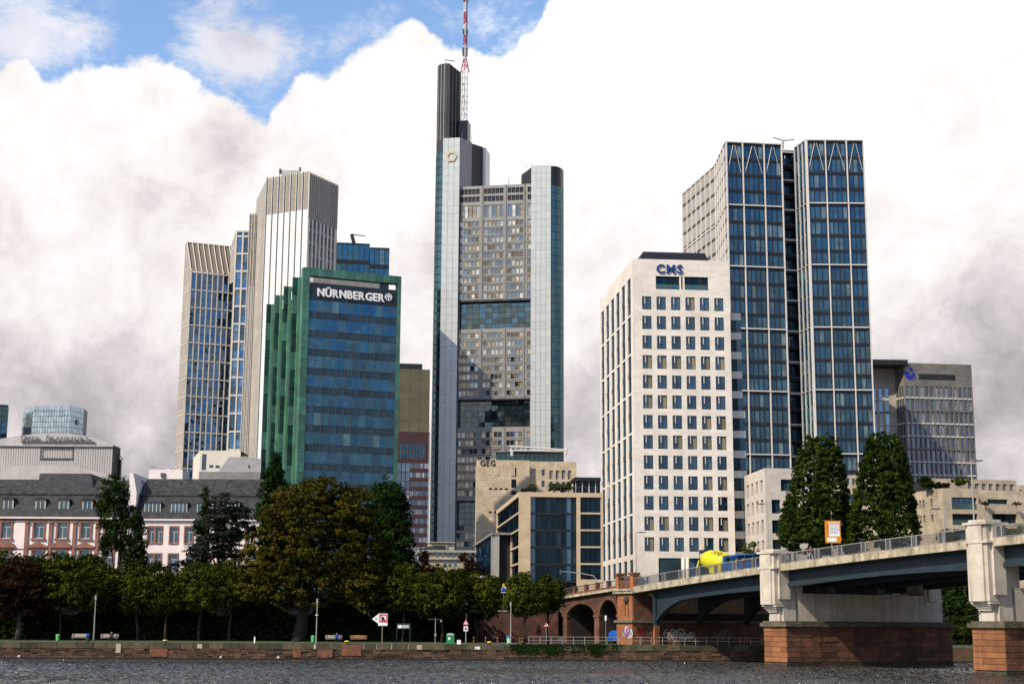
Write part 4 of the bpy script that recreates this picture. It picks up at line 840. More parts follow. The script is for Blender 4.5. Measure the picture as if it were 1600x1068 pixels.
os_ = [(Fs.a(846.2, 738), Fs.a(851, 738), Fs.h(848, y1), Fs.h(848, y0)) for y0, y1 in ((733, 742.8), (750.6, 760.2))] + [(Fs.a(858.6 + i * 9.6, 740), Fs.a(863.8 + i * 9.6, 740), Fs.h(860, y1), Fs.h(860, y0)) for i in range(4) for y0, y1 in ((734.3, 748.2), (752, 766))]
mb = MB(); wall(mb, Fs, 0, aE, GZ, hs, os_, .4, mg); mb.poly([Fs.at(aE, 0, GZ), Fs.at(aE, -16, GZ), Fs.at(aE, -16, hs), Fs.at(aE, 0, hs)], mg); mb.build('wing_wall', T)
for i, o_ in enumerate(os_): P.add('window', Fs, o_[0], o_[1], -.38, -.3, o_[2], o_[3], G_blue if i in (0, 1, 3, 5, 7, 9) else M_roofgrey)
P.flush(); letters('letter', 'GEG', F, F.a(750.3, 726), .02, F.h(750, 727.3), 1.72, M_black, T, depth=.1, bold=.02, spacing=1.1, sx=.95)
core_prism(T, [Fs.at(0, 0, 0), Fs.at(aE, 0, 0), Fs.at(aE, -16, 0), Fs.at(0, -16, 0)], GZ, hs - .2, name='wing_core')
# glazed roof hall and white maintenance arm behind it
Ft = Fr(PY(775, 716, 350), PY(880, 716, 350)); T = thing('glass_roof_hall', 'dark teal glazed hall rising behind the sand coloured block', 'building', Ft.at(0, 0, GZ)); P = Parts(T)
H1 = Ft.h(800, 707); mb = MB(); mb.box(Ft, .05, Ft.L, -14, -.25, GZ, H1, M_dark); mb.build('core', T)
for i in range(14): P.add('pane', Ft, Ft.L * i / 14 + .04, Ft.L * (i + 1) / 14 - .04, -.2, -.05, H1 - 5, H1 - .2, G_teal)
P.add('roof_edge', Ft, -.1, Ft.L + .1, -14.2, .1, H1, H1 + .3, M_darkrail); P.flush()
T = thing('maintenance_arm', 'long white horizontal crane arm above the sand coloured block', 'crane', PY(800, 707, 349)); mb = MB()
a0, a1 = PY(796, 703.5, 349), PY(885, 704.5, 349); 
for dz in (0, 1.0): mb.tube([a0 + Vector((0, 0, dz)), a1 + Vector((0, 0, dz * .3))], .22, M_white)
for i in range(12):
    p_ = a0.lerp(a1, i / 12); q_ = a0.lerp(a1, (i + 1) / 12); mb.tube([p_, q_ + Vector((0, 0, 1.0 - .06 * i))], .1, M_white, 4)
mb.tube([a1 + Vector((-.2, 0, -.8)), a1 + Vector((.2, 0, .9))], .3, M_white); mb.tube([PY(800, 712, 349), PY(800, 703, 349)], .35, M_white); mb.build('arm', T)

# ===== glass office with sandstone frame
Pq = PY(810.6, 768, 240); H = Pq.z; Pl = PZ(775.3, 797.2, H); Pr = PZ(942, 769.8, H); F, FLq = Fr(Pq, Pr), Fr(Pl, Pq)
T = thing('glass_sandstone_office', 'dark glass office in a sandstone frame with a roof terrace', 'office building', (Pq.x, Pq.y, GZ)); P = Parts(T)
core_prism(T, [v2(Pq), v2(Pr), v2(Pr) + v2(Pl) - v2(Pq), v2(Pl)], GZ - 2, H - .7, ins=.9)
m1 = mat('sandstone_frame_front', (.55, .42, .27), .85, var=.07, vscale=.4, joints=(1.5, .5, .02, .86), udir=F.u); m2 = mat('sandstone_frame_side', (.55, .42, .27), .85, var=.07, vscale=.4, joints=(1.5, .5, .02, .86), udir=FLq.u)
big = (F.a(828.9, 800), F.a(900.8, 800), GZ - .5, F.h(830, 775.6)); bays = [(F.a(906.8, 800), F.L - .3, F.h(908, y1), F.h(908, y0)) for y0, y1 in ((776.2, 800), (802.6, 826.4), (829, 852.6), (855.2, 879), (881.6, 904.5))]
mb = MB(); wall(mb, F, 0, F.L, GZ - 2, H, [big] + bays, .5, m1)
lo = [(.35, FLq.L - .1, y0, y1) for _, _, y0, y1 in bays[:2]] + [(.35, FLq.L * .60, y0, y1) for _, _, y0, y1 in bays[2:]] + [(FLq.L * .68, FLq.L - .1, y0, y1) for _, _, y0, y1 in bays[2:]]
wall(mb, FLq, 0, FLq.L, GZ - 2, H, lo, .4, m2); mb.build('sandstone_frame', T)
fh = F.h(830, 775.6) - F.h(830, 801.9)
for i in range(5):
    for j in range(9):
        P.add('pane', F, big[0] + (big[1] - big[0]) * j / 9 + .05, big[0] + (big[1] - big[0]) * (j + 1) / 9 - .05, -.48, -.4, big[3] - (i + 1) * fh + .25, big[3] - i * fh - .12, G_dark if (i * 7 + j * 3) % 7 else G_blue)
    P.add('floor_band', F, big[0], big[1], -.48, -.30, big[3] - (i + 1) * fh - .1, big[3] - (i + 1) * fh + .24, M_blackmetal)
for j in range(10): P.add('mullion', F, big[0] + (big[1] - big[0]) * j / 9 - .05, big[0] + (big[1] - big[0]) * j / 9 + .05, -.40, -.25, big[2], big[3], M_blackmetal)
for o_ in bays:
    for j in range(4): P.add('pane', F, o_[0] + (o_[1] - o_[0]) * j / 4 + .04, o_[0] + (o_[1] - o_[0]) * (j + 1) / 4 - .04, -.48, -.4, o_[2], o_[3], G_dark)
for o_ in lo:
    n_ = max(2, int((o_[1] - o_[0]) / 1.6))
    for j in range(n_): P.add('pane', FLq, o_[0] + (o_[1] - o_[0]) * j / n_ + .04, o_[0] + (o_[1] - o_[0]) * (j + 1) / n_ - .04, -.38, -.3, o_[2], o_[3], G_dark)
# terrace rail and black pavilion
for i in range(22): P.add('terrace_post', F, .3 + i * .6, .34 + i * .6, -.9, -.86, H - .6, H + 1.0, M_darkrail)
P.add('terrace_rail', F, .3, 13, -.92, -.84, H + 1.0, H + 1.05, M_darkrail)
pv0, pv1 = F.a(889.5, 760, -4), F.a(938, 760, -4); ph = F.h(900, 746.5, -4)
P.add('pavilion_roof', F, pv0 + .8, pv1, -9, -3.4, ph - .5, ph + .1, M_blackmetal); P.add('pavilion_glass', F, pv0 + 1.2, pv1, -8, -4.2, H - .5, ph - .5, G_dark)
for i in range(6): P.add('pavilion_post', F, pv0 + 1.0 + i * 1.1, pv0 + 1.12 + i * 1.1, -4.1, -3.9, H - .5, ph - .5, M_white)
P.add('roof', F, .1, F.L - .1, -20, -.5, H - .69, H - .5, M_roofgrey)
mb = MB(); mb.hexa([F.at(pv0 - .6, -3.6, ph - 1.4), F.at(pv0 + .9, -3.6, ph - .45), F.at(pv0 + .9, -9, ph - .45), F.at(pv0 - .6, -9, ph - 1.4), F.at(pv0 - .6, -3.6, ph - 1.3), F.at(pv0 + .9, -3.6, ph + .05), F.at(pv0 + .9, -9, ph + .05), F.at(pv0 - .6, -9, ph - 1.3)], M_blackmetal); mb.build('pavilion_eave', T)
P.flush()
for i, (x, y, lm, lab) in enumerate([(832, 763, 'lime', 'ochre shrub at the left on the glass office terrace'), (864, 762, 'deep', 'dark green shrub in the middle of the glass office terrace'), (878, 762, 'plane', 'olive shrub on the terrace beside the middle dark one'), (888, 760, 'lime', 'olive shrub beside the black pavilion'), (818, 765, 'deep', 'low planter at the corner of the glass office terrace')]):
    bush('roof_shrub', lab, x, y, 243, .9 if i < 4 else .6, .7 if i < 4 else .35, lm, 110 + i, 900, .13)
# ===== low glass office left of it
Pq = PY(771, 831.5, 252); H = Pq.z; Pl = PZ(742, 851, H); F, FLq = Fr(Pq, Pq + Vector((8, 0, 0))), Fr(Pl, Pq)
T = thing('low_glass_office', 'low dark blue glass office with pale metal frame left of the sandstone framed one', 'office building', (Pq.x, Pq.y, GZ)); P = Parts(T)
core_prism(T, [v2(Pq), v2(Pq) + Vector((8, 2)), v2(Pl) + Vector((8, 2)), v2(Pl)], GZ - 1, H - .3)
P.add('roof_edge', FLq, -.2, FLq.L + .3, -9, .35, H - .35, H, M_roofgrey); P.add('corner_post', FLq, FLq.L - 1.1, FLq.L - .2, -.5, .3, GZ - 2, H - .36, M_rail); P.add('corner_post', F, .2, 1.0, -.5, .02, GZ - 2, H - .36, M_rail)
for i in range(9):
    for j in range(5):
        hh = (H - .5 - GZ) / 5; P.add('pane', FLq, FLq.L * .92 * i / 9 + .04, FLq.L * .92 * (i + 1) / 9 - .04, -.4, -.2, GZ + hh * j + .05, GZ + hh * (j + 1) - .05, G_blue if j > 2 else G_dark)
P.flush()
# ===== classical villa
Pv = PY(653, 859.5, 272); H = Pv.z; Pw = PZ(744, 860.5, H); F = Fr(Pv, Pw)
T = thing('classical_villa', 'old sandstone villa with cornices in front of the tallest tower', 'building', (Pv.x, Pv.y, GZ)); P = Parts(T)
M_villa = mat('villa_stone', (.42, .35, .24), .85, var=.1, joints=(1.2, .45, .02, .8), udir=F.u); M_vtrim = mat('villa_cornice', (.36, .33, .27), .85, var=.1)
ov = [(F.a(681.6 + 8.4 * i, 866), F.a(686 + 8.4 * i, 866), F.h(685, 870.3), F.h(685, 863)) for i in range(7)] + [(F.a(693.5 + 8.0 * i, 880), F.a(698 + 8.0 * i, 880), F.h(695, 886), F.h(695, 876)) for i in range(3)]
mb = MB(); wall(mb, F, .8, F.L - .8, GZ, H - .3, ov, .35, M_villa); mb.poly([F.at(.8, 0, GZ), F.at(.8, 0, H), F.at(.8, -12, H), F.at(.8, -12, GZ)], M_villa); mb.build('wall', T)
for o_ in ov: P.add('window', F, o_[0], o_[1], -.33, -.25, o_[2], o_[3], G_old)
P.add('cornice', F, 0, F.L, -13, .5, H - .3, H + .12, M_vtrim); P.add('cornice', F, .4, F.L - .4, -.2, .4, F.h(690, 873.8), F.h(690, 872), M_vtrim)
hA = F.h(690, 847.5, -2); P.add('attic', F, F.a(673, 850), F.a(700, 850), -8, -2, H + .12, hA, M_villa); P.add('attic_slots', F, F.a(677, 850), F.a(697, 850), -1.99, -1.9, H + .5, hA - .5, M_dark)
P.add('attic', F, F.a(700, 850), F.a(711, 850), -8, -2.2, H + .12, hA - .15, M_vtrim); P.add('attic_slab', F, F.a(672, 850), F.a(712, 850), -8.3, -1.7, hA, hA + .15, M_vtrim)
mb = MB(); mb.hexa([F.at(.2, .2, H + .13), F.at(5, .2, H + .13), F.at(5, -12, H + .13), F.at(.2, -12, H + .13), F.at(3, -3, H + 1.2), F.at(5, -3, H + 1.2), F.at(5, -9, H + 1.2), F.at(3, -9, H + 1.2)], M_slate); mb.build('roof', T)
core_prism(T, [F.at(.8, 0, 0), F.at(F.L - .8, 0, 0), F.at(F.L - .8, -12, 0), F.at(.8, -12, 0)], GZ, H - .4, ins=.4); P.flush()

# ===== tallest tower with mast
Pa = PY(692.4, 216.6, 602); Pb = PY(861, 258, 594); F = Fr(Pa, Pb); aw = F.a(718.7, 215.8); H1 = F.h(705, 215.6); aR0, aR1 = F.a(830, 259.5), F.L; H2 = F.h(845, 258)
T = thing('bank_tower', 'tallest tower with triangular crown and red and white mast', 'skyscraper', (Pa.x, Pa.y, GZ)); P = Parts(T)
M_cpan = mat('light_tower_panel', (.47, .485, .455), .3, .2, var=.03, rnd=.06, spec=.6); M_cgrey = mat('grey_tower_frame', (.20, .195, .18), .6, .2, var=.08); M_cdark = mat('ribbed_dark_metal', (.045, .045, .045), .35, .75, var=.15, vscale=.05)
M_cside = mat('grey_tower_side', (.33, .32, .31), .6, .1, var=.05, joints=(1.6, 3.8, .05, .8), udir=(.6, .8))
D = -38.0
mb = MB(); mb.prism([F.at(aw + .3, -6, 0), F.at(aR0 - .3, -6, 0), F.at(aR0 - .3, D, 0), F.at(aw + .3, D, 0)], GZ, F.h(770, 290) - .6, M_dark, M_roofgrey)
mb.prism([F.at(.1, -.3, 0), F.at(aw - .1, -.3, 0), F.at(aw - .1, D * .6, 0), F.at(.1, D * .6, 0)], GZ, H1 - .3, M_cside); mb.prism([F.at(aR0 + .1, -.3, 0), F.at(aR1 - .1, -.3, 0), F.at(aR1 - .1, D * .6, 0), F.at(aR0 + .1, D * .6, 0)], GZ, H2 - .3, M_cside)
mb.build('core', T)
P2_=None
fh = (F.h(745, 344) - F.h(745, 465.5)) / 10 ; hp = H1; k = 0
while hp > GZ:
    h0 = max(GZ, hp - fh)
    for i in range(3): P.add('corner_panel', F, aw * i / 3 + .05, aw * (i + 1) / 3 - .05, -.25, 0, h0 + .06, hp, M_cpan)
    hp -= fh
hp = H2
while hp > GZ:
    h0 = max(GZ, hp - fh)
    for i in range(4): P.add('corner_panel', F, aR0 + (aR1 - aR0) * i / 4 + .05, aR0 + (aR1 - aR0) * (i + 1) / 4 - .05, -.25, 0, h0 + .06, hp, M_cpan)
    hp -= fh
# stepped side wall of the left corner, seen above the roof
Q1 = F.at(aw, 0, 0); aS1 = F.a(737.4, 223, -12); S1 = F.at(aS1, -12, 0); aS2 = F.a(754.4, 229.5, -20); S2 = F.at(aS2, -20, 0); aS3 = F.a(758.8, 231, -20)
mb = MB(); hb = F.h(737, 289) - 2; hS = H1
mb.hexa([Vector((Q1.x, Q1.y, hb)), Vector((S1.x, S1.y, hb)), F.at(aS1 - 3, -24, hb), F.at(0.2, -24, hb), Vector((Q1.x, Q1.y, hS)), Vector((S1.x, S1.y, F.h(737.4, 222.5, -12))), F.at(aS1 - 3, -24, hS), F.at(.2, -24, hS)], M_cside)
mb.build('stair_core', T); mb = MB(); hd = F.h(754, 229.6, -20)
mb.hexa([F.at(aS1 - .2, -12.5, hb), Vector((S2.x, S2.y, hb)), F.at(aS2, -30, hb), F.at(aS1 - 3, -30, hb), F.at(aS1 - .2, -12.5, F.h(738, 223.5, -12)), Vector((S2.x, S2.y, hd)), F.at(aS2, -30, hd), F.at(aS1 - 3, -30, hd)], M_blackmetal)
mb.box(F, aS2 + .05, aS3, -30, -20.2, hb, hd - .3, M_cpan); mb.build('stair_core_dark', T)
# left rounded edge of dark glass and fins
aE = F.a(681.2, 245, -7); arc = [(-.1 + (aE + .1) * math.sin(t_), -1.2 - 6.5 * (1 - math.cos(t_))) for t_ in np.linspace(0, math.pi / 2, 5)]
hE = F.h(684, 243, -5)
for (a0, d0), (a1, d1) in zip(arc[1:], arc[:-1]):
    Fe = Fr(F.at(a0, d0, 0), F.at(a1, d1, 0)); hp = hE
    while hp > GZ:
        P.add('edge_glass', Fe, .03, Fe.L - .03, -.3, 0, max(GZ, hp - fh) + .7, hp, G_teal); P.add('edge_band', Fe, .0, Fe.L, -.3, -.05, max(GZ, hp - fh), max(GZ, hp - fh) + .68, M_blackmetal); hp -= fh
# dark ribbed shaft
s0, s1, s2 = F.a(683.2, 130, -5), F.a(702, 110, -3), F.a(720.6, 110, -14); hs = F.h(702, 101.6, -4)
poly_ = [F.at(s0, -6.5, 0), F.at(s0 + .5, -4.2, 0), F.at(s0 + 1.7, -2.7, 0), F.at(s0 + 3.2, -2.1, 0), F.at(s1, -2.0, 0), F.at(s2, -14, 0), F.at(s2 - 2, -20, 0), F.at(s0, -20, 0)]
mb = MB(); mb.prism(poly_, hE - 60, hs, M_cdark); mb.build('shaft', T)
for (p_, q_) in zip(poly_[:5], poly_[1:6]):
    Fe = Fr(p_, q_); n_ = max(1, int(Fe.L / 1.1))
    for i in range(n_): P.add('shaft_rib', Fe, Fe.L * (i + .5) / n_ - .12, Fe.L * (i + .5) / n_ + .12, 0, .22, H1 if Fe is not None and p_ != poly_[0] else hE, hs, M_cdark if i % 3 else M_cside)
sb0, sb1 = s2 - 2.5, F.a(731.2, 195, -12); P.add('shaft_annex', F, sb0, sb1, -18, -11.5, H1 - 5, F.h(725, 188.8, -12), M_cdark)
P.flush()
# centre facade
hT = F.h(770, 289.5, -1.5)
M_cfr = mat('tower_facade_frame', (.24, .235, .22), .6, .15, var=.1, vscale=.3)
dC = -1.6; cA, cB = aw + .1, aR0 - .1; ncol = 18; cwid = (cB - cA) / ncol
pil = [cA + (cB - cA) * f for f in (0, .31, .64, .90, 1.0)]
def rowsof(y0, pitch, n_, hh): 
    t0 = F.h(775, y0, dC); p_ = F.h(775, y0, dC) - F.h(775, y0 + pitch, dC); return [(t0 - i * p_ - hh, t0 - i * p_) for i in range(n_)]
R1_ = rowsof(293.9, 11.9, 2, 2.3) ; Rt = [(F.h(775, 338.6, dC), F.h(775, 319.5, dC))]; R2_ = rowsof(344.2, 12.42, 10, 2.3); R3_ = rowsof(519.2, 12.8, 8, 2.15); R4_ = rowsof(674.3, 12.95, 8, 2.15); R5_ = rowsof(832, 13.1, 4, 2.15)
cells = []
for i in range(ncol):
    a0, a1 = cA + i * cwid + .08, cA + (i + 1) * cwid - .08
    if any(a0 - .1 < p_ < a1 + .1 for p_ in pil[1:-1]): continue
    cells.append((a0, a1))
g1 = (F.h(775, 513, dC), F.h(775, 469.5, dC)); g2 = (F.h(775, 666.8, dC), F.h(775, 623.5, dC)); g3 = (F.h(775, 828, dC), F.h(775, 782, dC))
allops = [(a, b_, c, d_) for rr in (R1_, Rt, R2_, R3_, R4_, R5_) for a, b_ in cells for c, d_ in rr if c > GZ + 1]
gops = [(cA + .2, cB - .2, g[0], g[1]) for g in (g1, g2, g3)]
mb = MB(); wall(mb, F, cA, cB, GZ, hT, allops + gops, .5, M_cfr, d=dC)
mb.poly([F.at(cA, dC, hT), F.at(cB, dC, hT), F.at(cB, D, hT), F.at(cA, D, hT)], M_roofgrey)
for g in (g1, g2, g3): mb.box(F, cA + .1, cB - .1, -6, dC - 4.3, g[0] - .5, g[1] + .5, M_dark)
mb.build('centre_wall', T)
for rr, nm, gm in ((R1_, 'louvre_window', M_blackmetal), (Rt, 'tall_window', G_com)):
    for a, b_ in cells:
        for c, d_ in rr: P.add(nm, F, a, b_, dC - .48, dC - .4, c, d_, gm)
for rr in (R2_, R3_, R4_, R5_):
    for c, d_ in rr:
        if c > GZ + 1:
            for a, b_ in cells: P.add('window', F, a, b_, dC - .48, dC - .4, c, d_, G_com)
for p_ in pil[1:-1]: P.add('pilaster', F, p_ - .35, p_ + .35, dC - .3, dC + .3, g1[1] + .3, hT, M_cgrey); P.add('pilaster', F, p_ - .35, p_ + .35, dC - .3, dC + .3, g2[1] + .3, g1[0] - .3, M_cgrey); P.add('pilaster', F, p_ - .35, p_ + .35, dC - .3, dC + .3, g3[1] + .3, g2[0] - .3, M_cgrey)
for rr in (R2_, R3_, R4_):
    for c, d_ in rr:
        P.add('string_course', F, cA, cB, dC, dC + .18, c - .55, c - .35, M_cgrey)
for g in (g1, g2, g3):
    n_, m_ = 11, 5
    for i in range(n_):
        for j in range(m_): P.add('garden_pane', F, cA + .25 + (cB - cA - .5) * i / n_ + .06, cA + .25 + (cB - cA - .5) * (i + 1) / n_ - .06, dC - 2.0, dC - 1.85, g[0] + (g[1] - g[0]) * j / m_ + .06, g[0] + (g[1] - g[0]) * (j + 1) / m_ - .06, G_garden)
    P.add('garden_frame', F, cA, cB, dC - .4, dC + .35, g[1] - .3, g[1] + .3, M_frame_dark)
    for s_, k_ in ((0, 0), (1, 1)): P.add('garden_frame', F, (cA, cB - .5)[s_], (cA + .5, cB)[s_], dC - 1.8, dC - .1, g[0], g[1] - .3, M_frame_dark)
# right rounded edge
aX = F.a(880, 300, -7); hcap = F.h(870, 293, -4)
arc = [(aR1 + .1 + (aX - aR1 - .1) * math.sin(t_), -.6 - 7.5 * (1 - math.cos(t_))) for t_ in np.linspace(0, math.pi / 2, 6)]
mb = MB(); mb.prism([F.at(a, d - .4, 0) for a, d in arc] + [F.at(aX - 6, -24, 0), F.at(aR1, -24, 0)], GZ, H2 - .6, M_cdark); mb.build('edge_core', T)
for (a0, d0), (a1, d1) in zip(arc[:-1], arc[1:]):
    Fe = Fr(F.at(a0, d0, 0), F.at(a1, d1, 0)); hp = hcap
    P.add('edge_cap', Fe, 0, Fe.L * .45, -.3, 0, hcap, H2 - .3, M_cdark); P.add('edge_cap', Fe, Fe.L * .5, Fe.L * .95, -.3, 0, hcap, H2 - .3, M_cdark)
    while hp > GZ:
        P.add('edge_glass', Fe, .03, Fe.L - .03, -.3, 0, max(GZ, hp - fh) + .3, hp, G_teal); P.add('edge_band', Fe, .0, Fe.L, -.3, -.05, max(GZ, hp - fh), max(GZ, hp - fh) + .28, M_frame_dark); hp -= fh
mb = MB(); tA, tB = F.a(815.5, 286, -4), aR0 + .05
mb.extrude(F, [(tA, hT - .3), (tB, hT - .3), (tB, F.h(830, 260, -3) - .2), (tA + (tB - tA) * .55, F.h(822, 268, -4)), (tA, F.h(815, 275, -4))], -16, -2.5, M_blackmetal); mb.build('crown_wedge', T)
P.flush()
for (x, y0, y1) in ((795, 277, 289), (831, 249, 262), (823, 254, 264), (737, 211, 224), (722, 206, 216)):
    mb = MB(); mb.tube([PY(x, y1, 610), PY(x, y0, 610)], .12, M_rail, 4); mb.build('antenna', T)
# emblem: open faceted ring
mb = MB(); ea, eh_ = F.px(704.7, 244); M_emb = mat('emblem_gold', (.46, .40, .26), .5, .1)
out_ = [(-1.9, .0), (-1.0, 1.75), (1.05, 1.75), (2.0, .0), (1.05, -1.75), (-1.0, -1.75)]
for i in range(6):
    p_, q_ = out_[i], out_[(i + 1) % 6]; inn = lambda v: (v[0] * .62 + .25, v[1] * .58 - .1)
    mb.extrude(F, [(ea + x * 1.35, eh_ + y * 1.35) for x, y in (p_, q_, inn(q_), inn(p_))], .02, .45, M_emb)
mb.build('emblem', T)
# roof crane on the shaft
mb = MB(); mb.tube([PY(697, 101, 610), PY(695, 93.5, 610), PY(711, 96, 610)], .22, M_darkrail, 5); mb.build('roof_crane', T)
# mast
mast = bpy.data.objects.new('mast', None)
cxm = PY(727, 60, 612); M_mred = mat('mast_red', (.36, .05, .075), .5, var=.05); M_mwh = mat('mast_white', (.50, .49, .52), .5, var=.05)
def zz(y): return PY(727, y, 612).z
def lattice(name, z0, z1, r0, r1, m, nseg, rr=.14):
    mb = MB(); c = lambda z, r, k: Vector((cxm.x + r * math.cos(k * 2.0944 + .5), cxm.y + r * math.sin(k * 2.0944 + .5), z))
    for k in range(3): mb.tube([c(z0, r0, k), c(z1, r1, k)], rr, m, 5)
    for i in range(nseg):
        f0, f1 = i / nseg, (i + 1) / nseg; za, zb_ = z0 + (z1 - z0) * f0, z0 + (z1 - z0) * f1; ra, rb = r0 + (r1 - r0) * f0, r0 + (r1 - r0) * f1
        for k in range(3): mb.tube([c(za, ra, k), c(zb_, rb, k + (1 if i % 2 else -1))], rr * .6, m, 4); mb.tube([c(zb_, rb, k), c(zb_, rb, k + 1)], rr * .6, m, 4)
    return mb.build(name, T)
lattice('mast_section', zz(189), zz(112), 1.35, 1.35, M_mwh, 8); lattice('mast_section', zz(112), zz(93), 2.1, .8, M_mred, 2, .22); lattice('mast_section', zz(93), zz(70), .8, .8, M_mwh, 4, .2)
lattice('mast_section', zz(70), zz(56), .8, .8, M_mred, 2, .24); lattice('mast_section', zz(56), zz(38), .75, .75, M_mwh, 3, .3); lattice('mast_section', zz(38), zz(20), .75, .75, M_mred, 2, .26); lattice('mast_section', zz(20), zz(3), .7, .7, M_mwh, 3, .3)
lattice('mast_section', zz(3), zz(-30), .65, .4, M_mred, 4, .26)
for y in (82, 86, 53, 49, 2, 78):
    for sx_ in (-1, 1):
        mb = MB(); z = zz(y); mb.tube([(cxm.x + sx_ * .7, cxm.y - .6, z - .7), (cxm.x + sx_ * .9, cxm.y - .7, z + .7)], .38, M_darkrail, 6); mb.build('mast_antenna', T)
bpy.data.objects.remove(mast)
# ===== beige ribbed tower
Pc = PY(483.3, 267.9, 400); H = Pc.z; Pl = PZ(417.3, 278.5, H); Pr = PZ(529.7, 289.2, H); Pll = PZ(400.8, 311.5, H)
T = thing('ribbed_tower', 'tall beige ribbed tower with bright white panels behind the green framed tower', 'skyscraper', (Pc.x, Pc.y, GZ)); P = Parts(T)
F, FR2, FL2 = Fr(Pl, Pc), Fr(Pc, Pr), Fr(Pll, Pl); pts = [v2(Pl), v2(Pc), v2(Pr), v2(Pr) + Vector((-8, 14)), v2(Pll) + Vector((6, 10)), v2(Pll)]
core_prism(T, pts, GZ, H - .4, roof=M_roofgrey, ins=.5)
M_bp = mat('white_tower_panel', (.70, .68, .64), .55, var=.03, rnd=.06); M_br = mat('beige_ribbed_metal', (.44, .40, .34), .6, .2, var=.06, rnd=.1); M_bd = mat('beige_side_panel', (.42, .385, .33), .6, .1, var=.05, rnd=.12, joints=(1.6, 1.75, .04, .8), udir=FL2.u)
hm = F.h(450, 331); mp_ = 3.55
for i in range(7):
    a0, a1 = F.L * i / 7, F.L * (i + 1) / 7; P.add('rib', F, a0 - .05 if i else .02, a0 + .09, -.3, .3, GZ, H + .3, M_bp); P.add('dark_joint', F, a0 + .1, a0 + .34, -.4, -.15, GZ, H - .2, M_frame_dark)
    for j in range(3): P.add('louvre_panel', F, a0 + .36, a1 - .06, -.4, -.05, hm + (H - hm) * j / 3 + .05, hm + (H - hm) * (j + 1) / 3, M_br)
    for q in range(1, 5): P.add('fine_rib', F, a0 + .36 + (a1 - a0 - .42) * q / 5 - .04, a0 + .36 + (a1 - a0 - .42) * q / 5 + .04, -.05, .1, hm, H, M_br)
    hp = hm
    while hp > GZ:
        h0 = max(GZ, hp - mp_ * 2); P.add('panel', F, a0 + .36, a1 - .06, -.4, 0, h0 + .05, hp, M_bp); hp -= mp_ * 2
hm2 = FR2.h(505, 350); nb = 8
for i in range(nb):
    a0, a1 = FR2.L * i / nb, FR2.L * (i + 1) / nb
    P.add('rib', FR2, a0 + .02, a0 + .12, -.3, .2, GZ, H + .3, M_br); P.add('fine_rib', FR2, (a0 + a1) / 2 - .06, (a0 + a1) / 2 + .06, -.1, .15, hm2, H, M_br); P.add('louvre_panel', FR2, a0 + .24, a1 - .02, -.4, -.1, hm2, H - .1, M_br)
    hp = hm2
    while hp > GZ + 60:
        P.add('light_panel', FR2, a0 + .14, a0 + .14 + (a1 - a0) * .5, -.4, -.02, hp - mp_ + .04, hp, M_bp); P.add('window', FR2, a0 + .16 + (a1 - a0) * .5, a1 - .02, -.4, -.2, hp - mp_ + .9, hp, G_com); P.add('spandrel', FR2, a0 + .16 + (a1 - a0) * .5, a1 - .02, -.4, -.12, hp - mp_ + .04, hp - mp_ + .88, M_br)
        hp -= mp_
hp = H
while hp > GZ:
    for i in range(3): P.add('side_panel', FL2, FL2.L * i / 3 + .03, FL2.L * (i + 1) / 3 - .03, -.4, 0, max(GZ, hp - mp_) + .04, hp, M_bd)
    hp -= mp_
# slender stair wing on the left
W0 = PY(390.2, 334.6, 416); W1 = PZ(402.5, 334.0, W0.z); FWg = Fr(W0, W1); hw = W0.z
mb = MB(); mb.box(FWg, .1, FWg.L + 4, -10, -.3, GZ, hw - .3, M_bd); mb.build('wing', T)
for i in range(3):
    a0 = FWg.L * i / 3; P.add('rib', FWg, a0 + .0, a0 + .2, -.3, .3, GZ, hw + .2, M_br)
    hp = hw
    k_ = 0
    while hp > GZ:
        h0 = max(GZ, hp - mp_ * 3); P.add('panel' if k_ > 1 else 'louvre_panel', FWg, a0 + .24, a0 + FWg.L / 3 - .3, -.3, 0, h0 + .05, hp, M_bp if k_ > 1 else M_br); hp -= mp_ * 3; k_ += 1
mb = MB(); Fp = Fr(PY(440, 270, 408), PY(466, 268, 408)); mb.box(Fp, 0, Fp.L, -6, 0, H - 1, Fp.h(455, 266), M_rail)
mb.tube([PY(438, 272, 406), PY(438, 264, 406)], .35, M_darkrail, 5); mb.tube([PY(469, 268, 406), PY(469, 261.5, 406)], .3, M_darkrail, 5); mb.tube([PY(436, 268.5, 406), PY(441, 268, 406)], .3, M_darkrail, 5); mb.build('roof_plant', T)
P.flush()
# ===== tower with pale stone grid
Pg = PY(299, 423, 590); He = Pg.z; Pg1 = PZ(366, 429.5, He); Pgl = PZ(287.2, 431.5, He); F = Fr(Pg, Pg1); FLg = Fr(Pgl, Pg)
T = thing('grid_tower', 'glass tower with pale stone grid and sloping ribbed roof at far left', 'skyscraper', (Pg.x, Pg.y, GZ)); P = Parts(T)
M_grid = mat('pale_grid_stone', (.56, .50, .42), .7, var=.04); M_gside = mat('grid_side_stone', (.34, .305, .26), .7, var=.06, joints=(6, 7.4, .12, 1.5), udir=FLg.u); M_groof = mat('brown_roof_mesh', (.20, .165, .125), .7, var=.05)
bkd = v2(Pgl) - v2(Pg); core_prism(T, [v2(Pg), v2(Pg1), v2(Pg1) + bkd, v2(Pgl)], GZ, He - .4, ins=.6)
ridge = PY(291, 381.5, Pgl.y).z
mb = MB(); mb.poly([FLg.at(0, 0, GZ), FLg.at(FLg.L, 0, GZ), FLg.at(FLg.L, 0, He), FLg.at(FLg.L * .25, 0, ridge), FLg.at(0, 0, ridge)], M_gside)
ex = F.L + 3
b0_, b1_ = F.at(0, 0, He), F.at(ex, 0, He - .3); r0_ = FLg.at(FLg.L * .25, 0, ridge); r1_ = r0_ + Vector((F.u.x, F.u.y, 0)) * ex
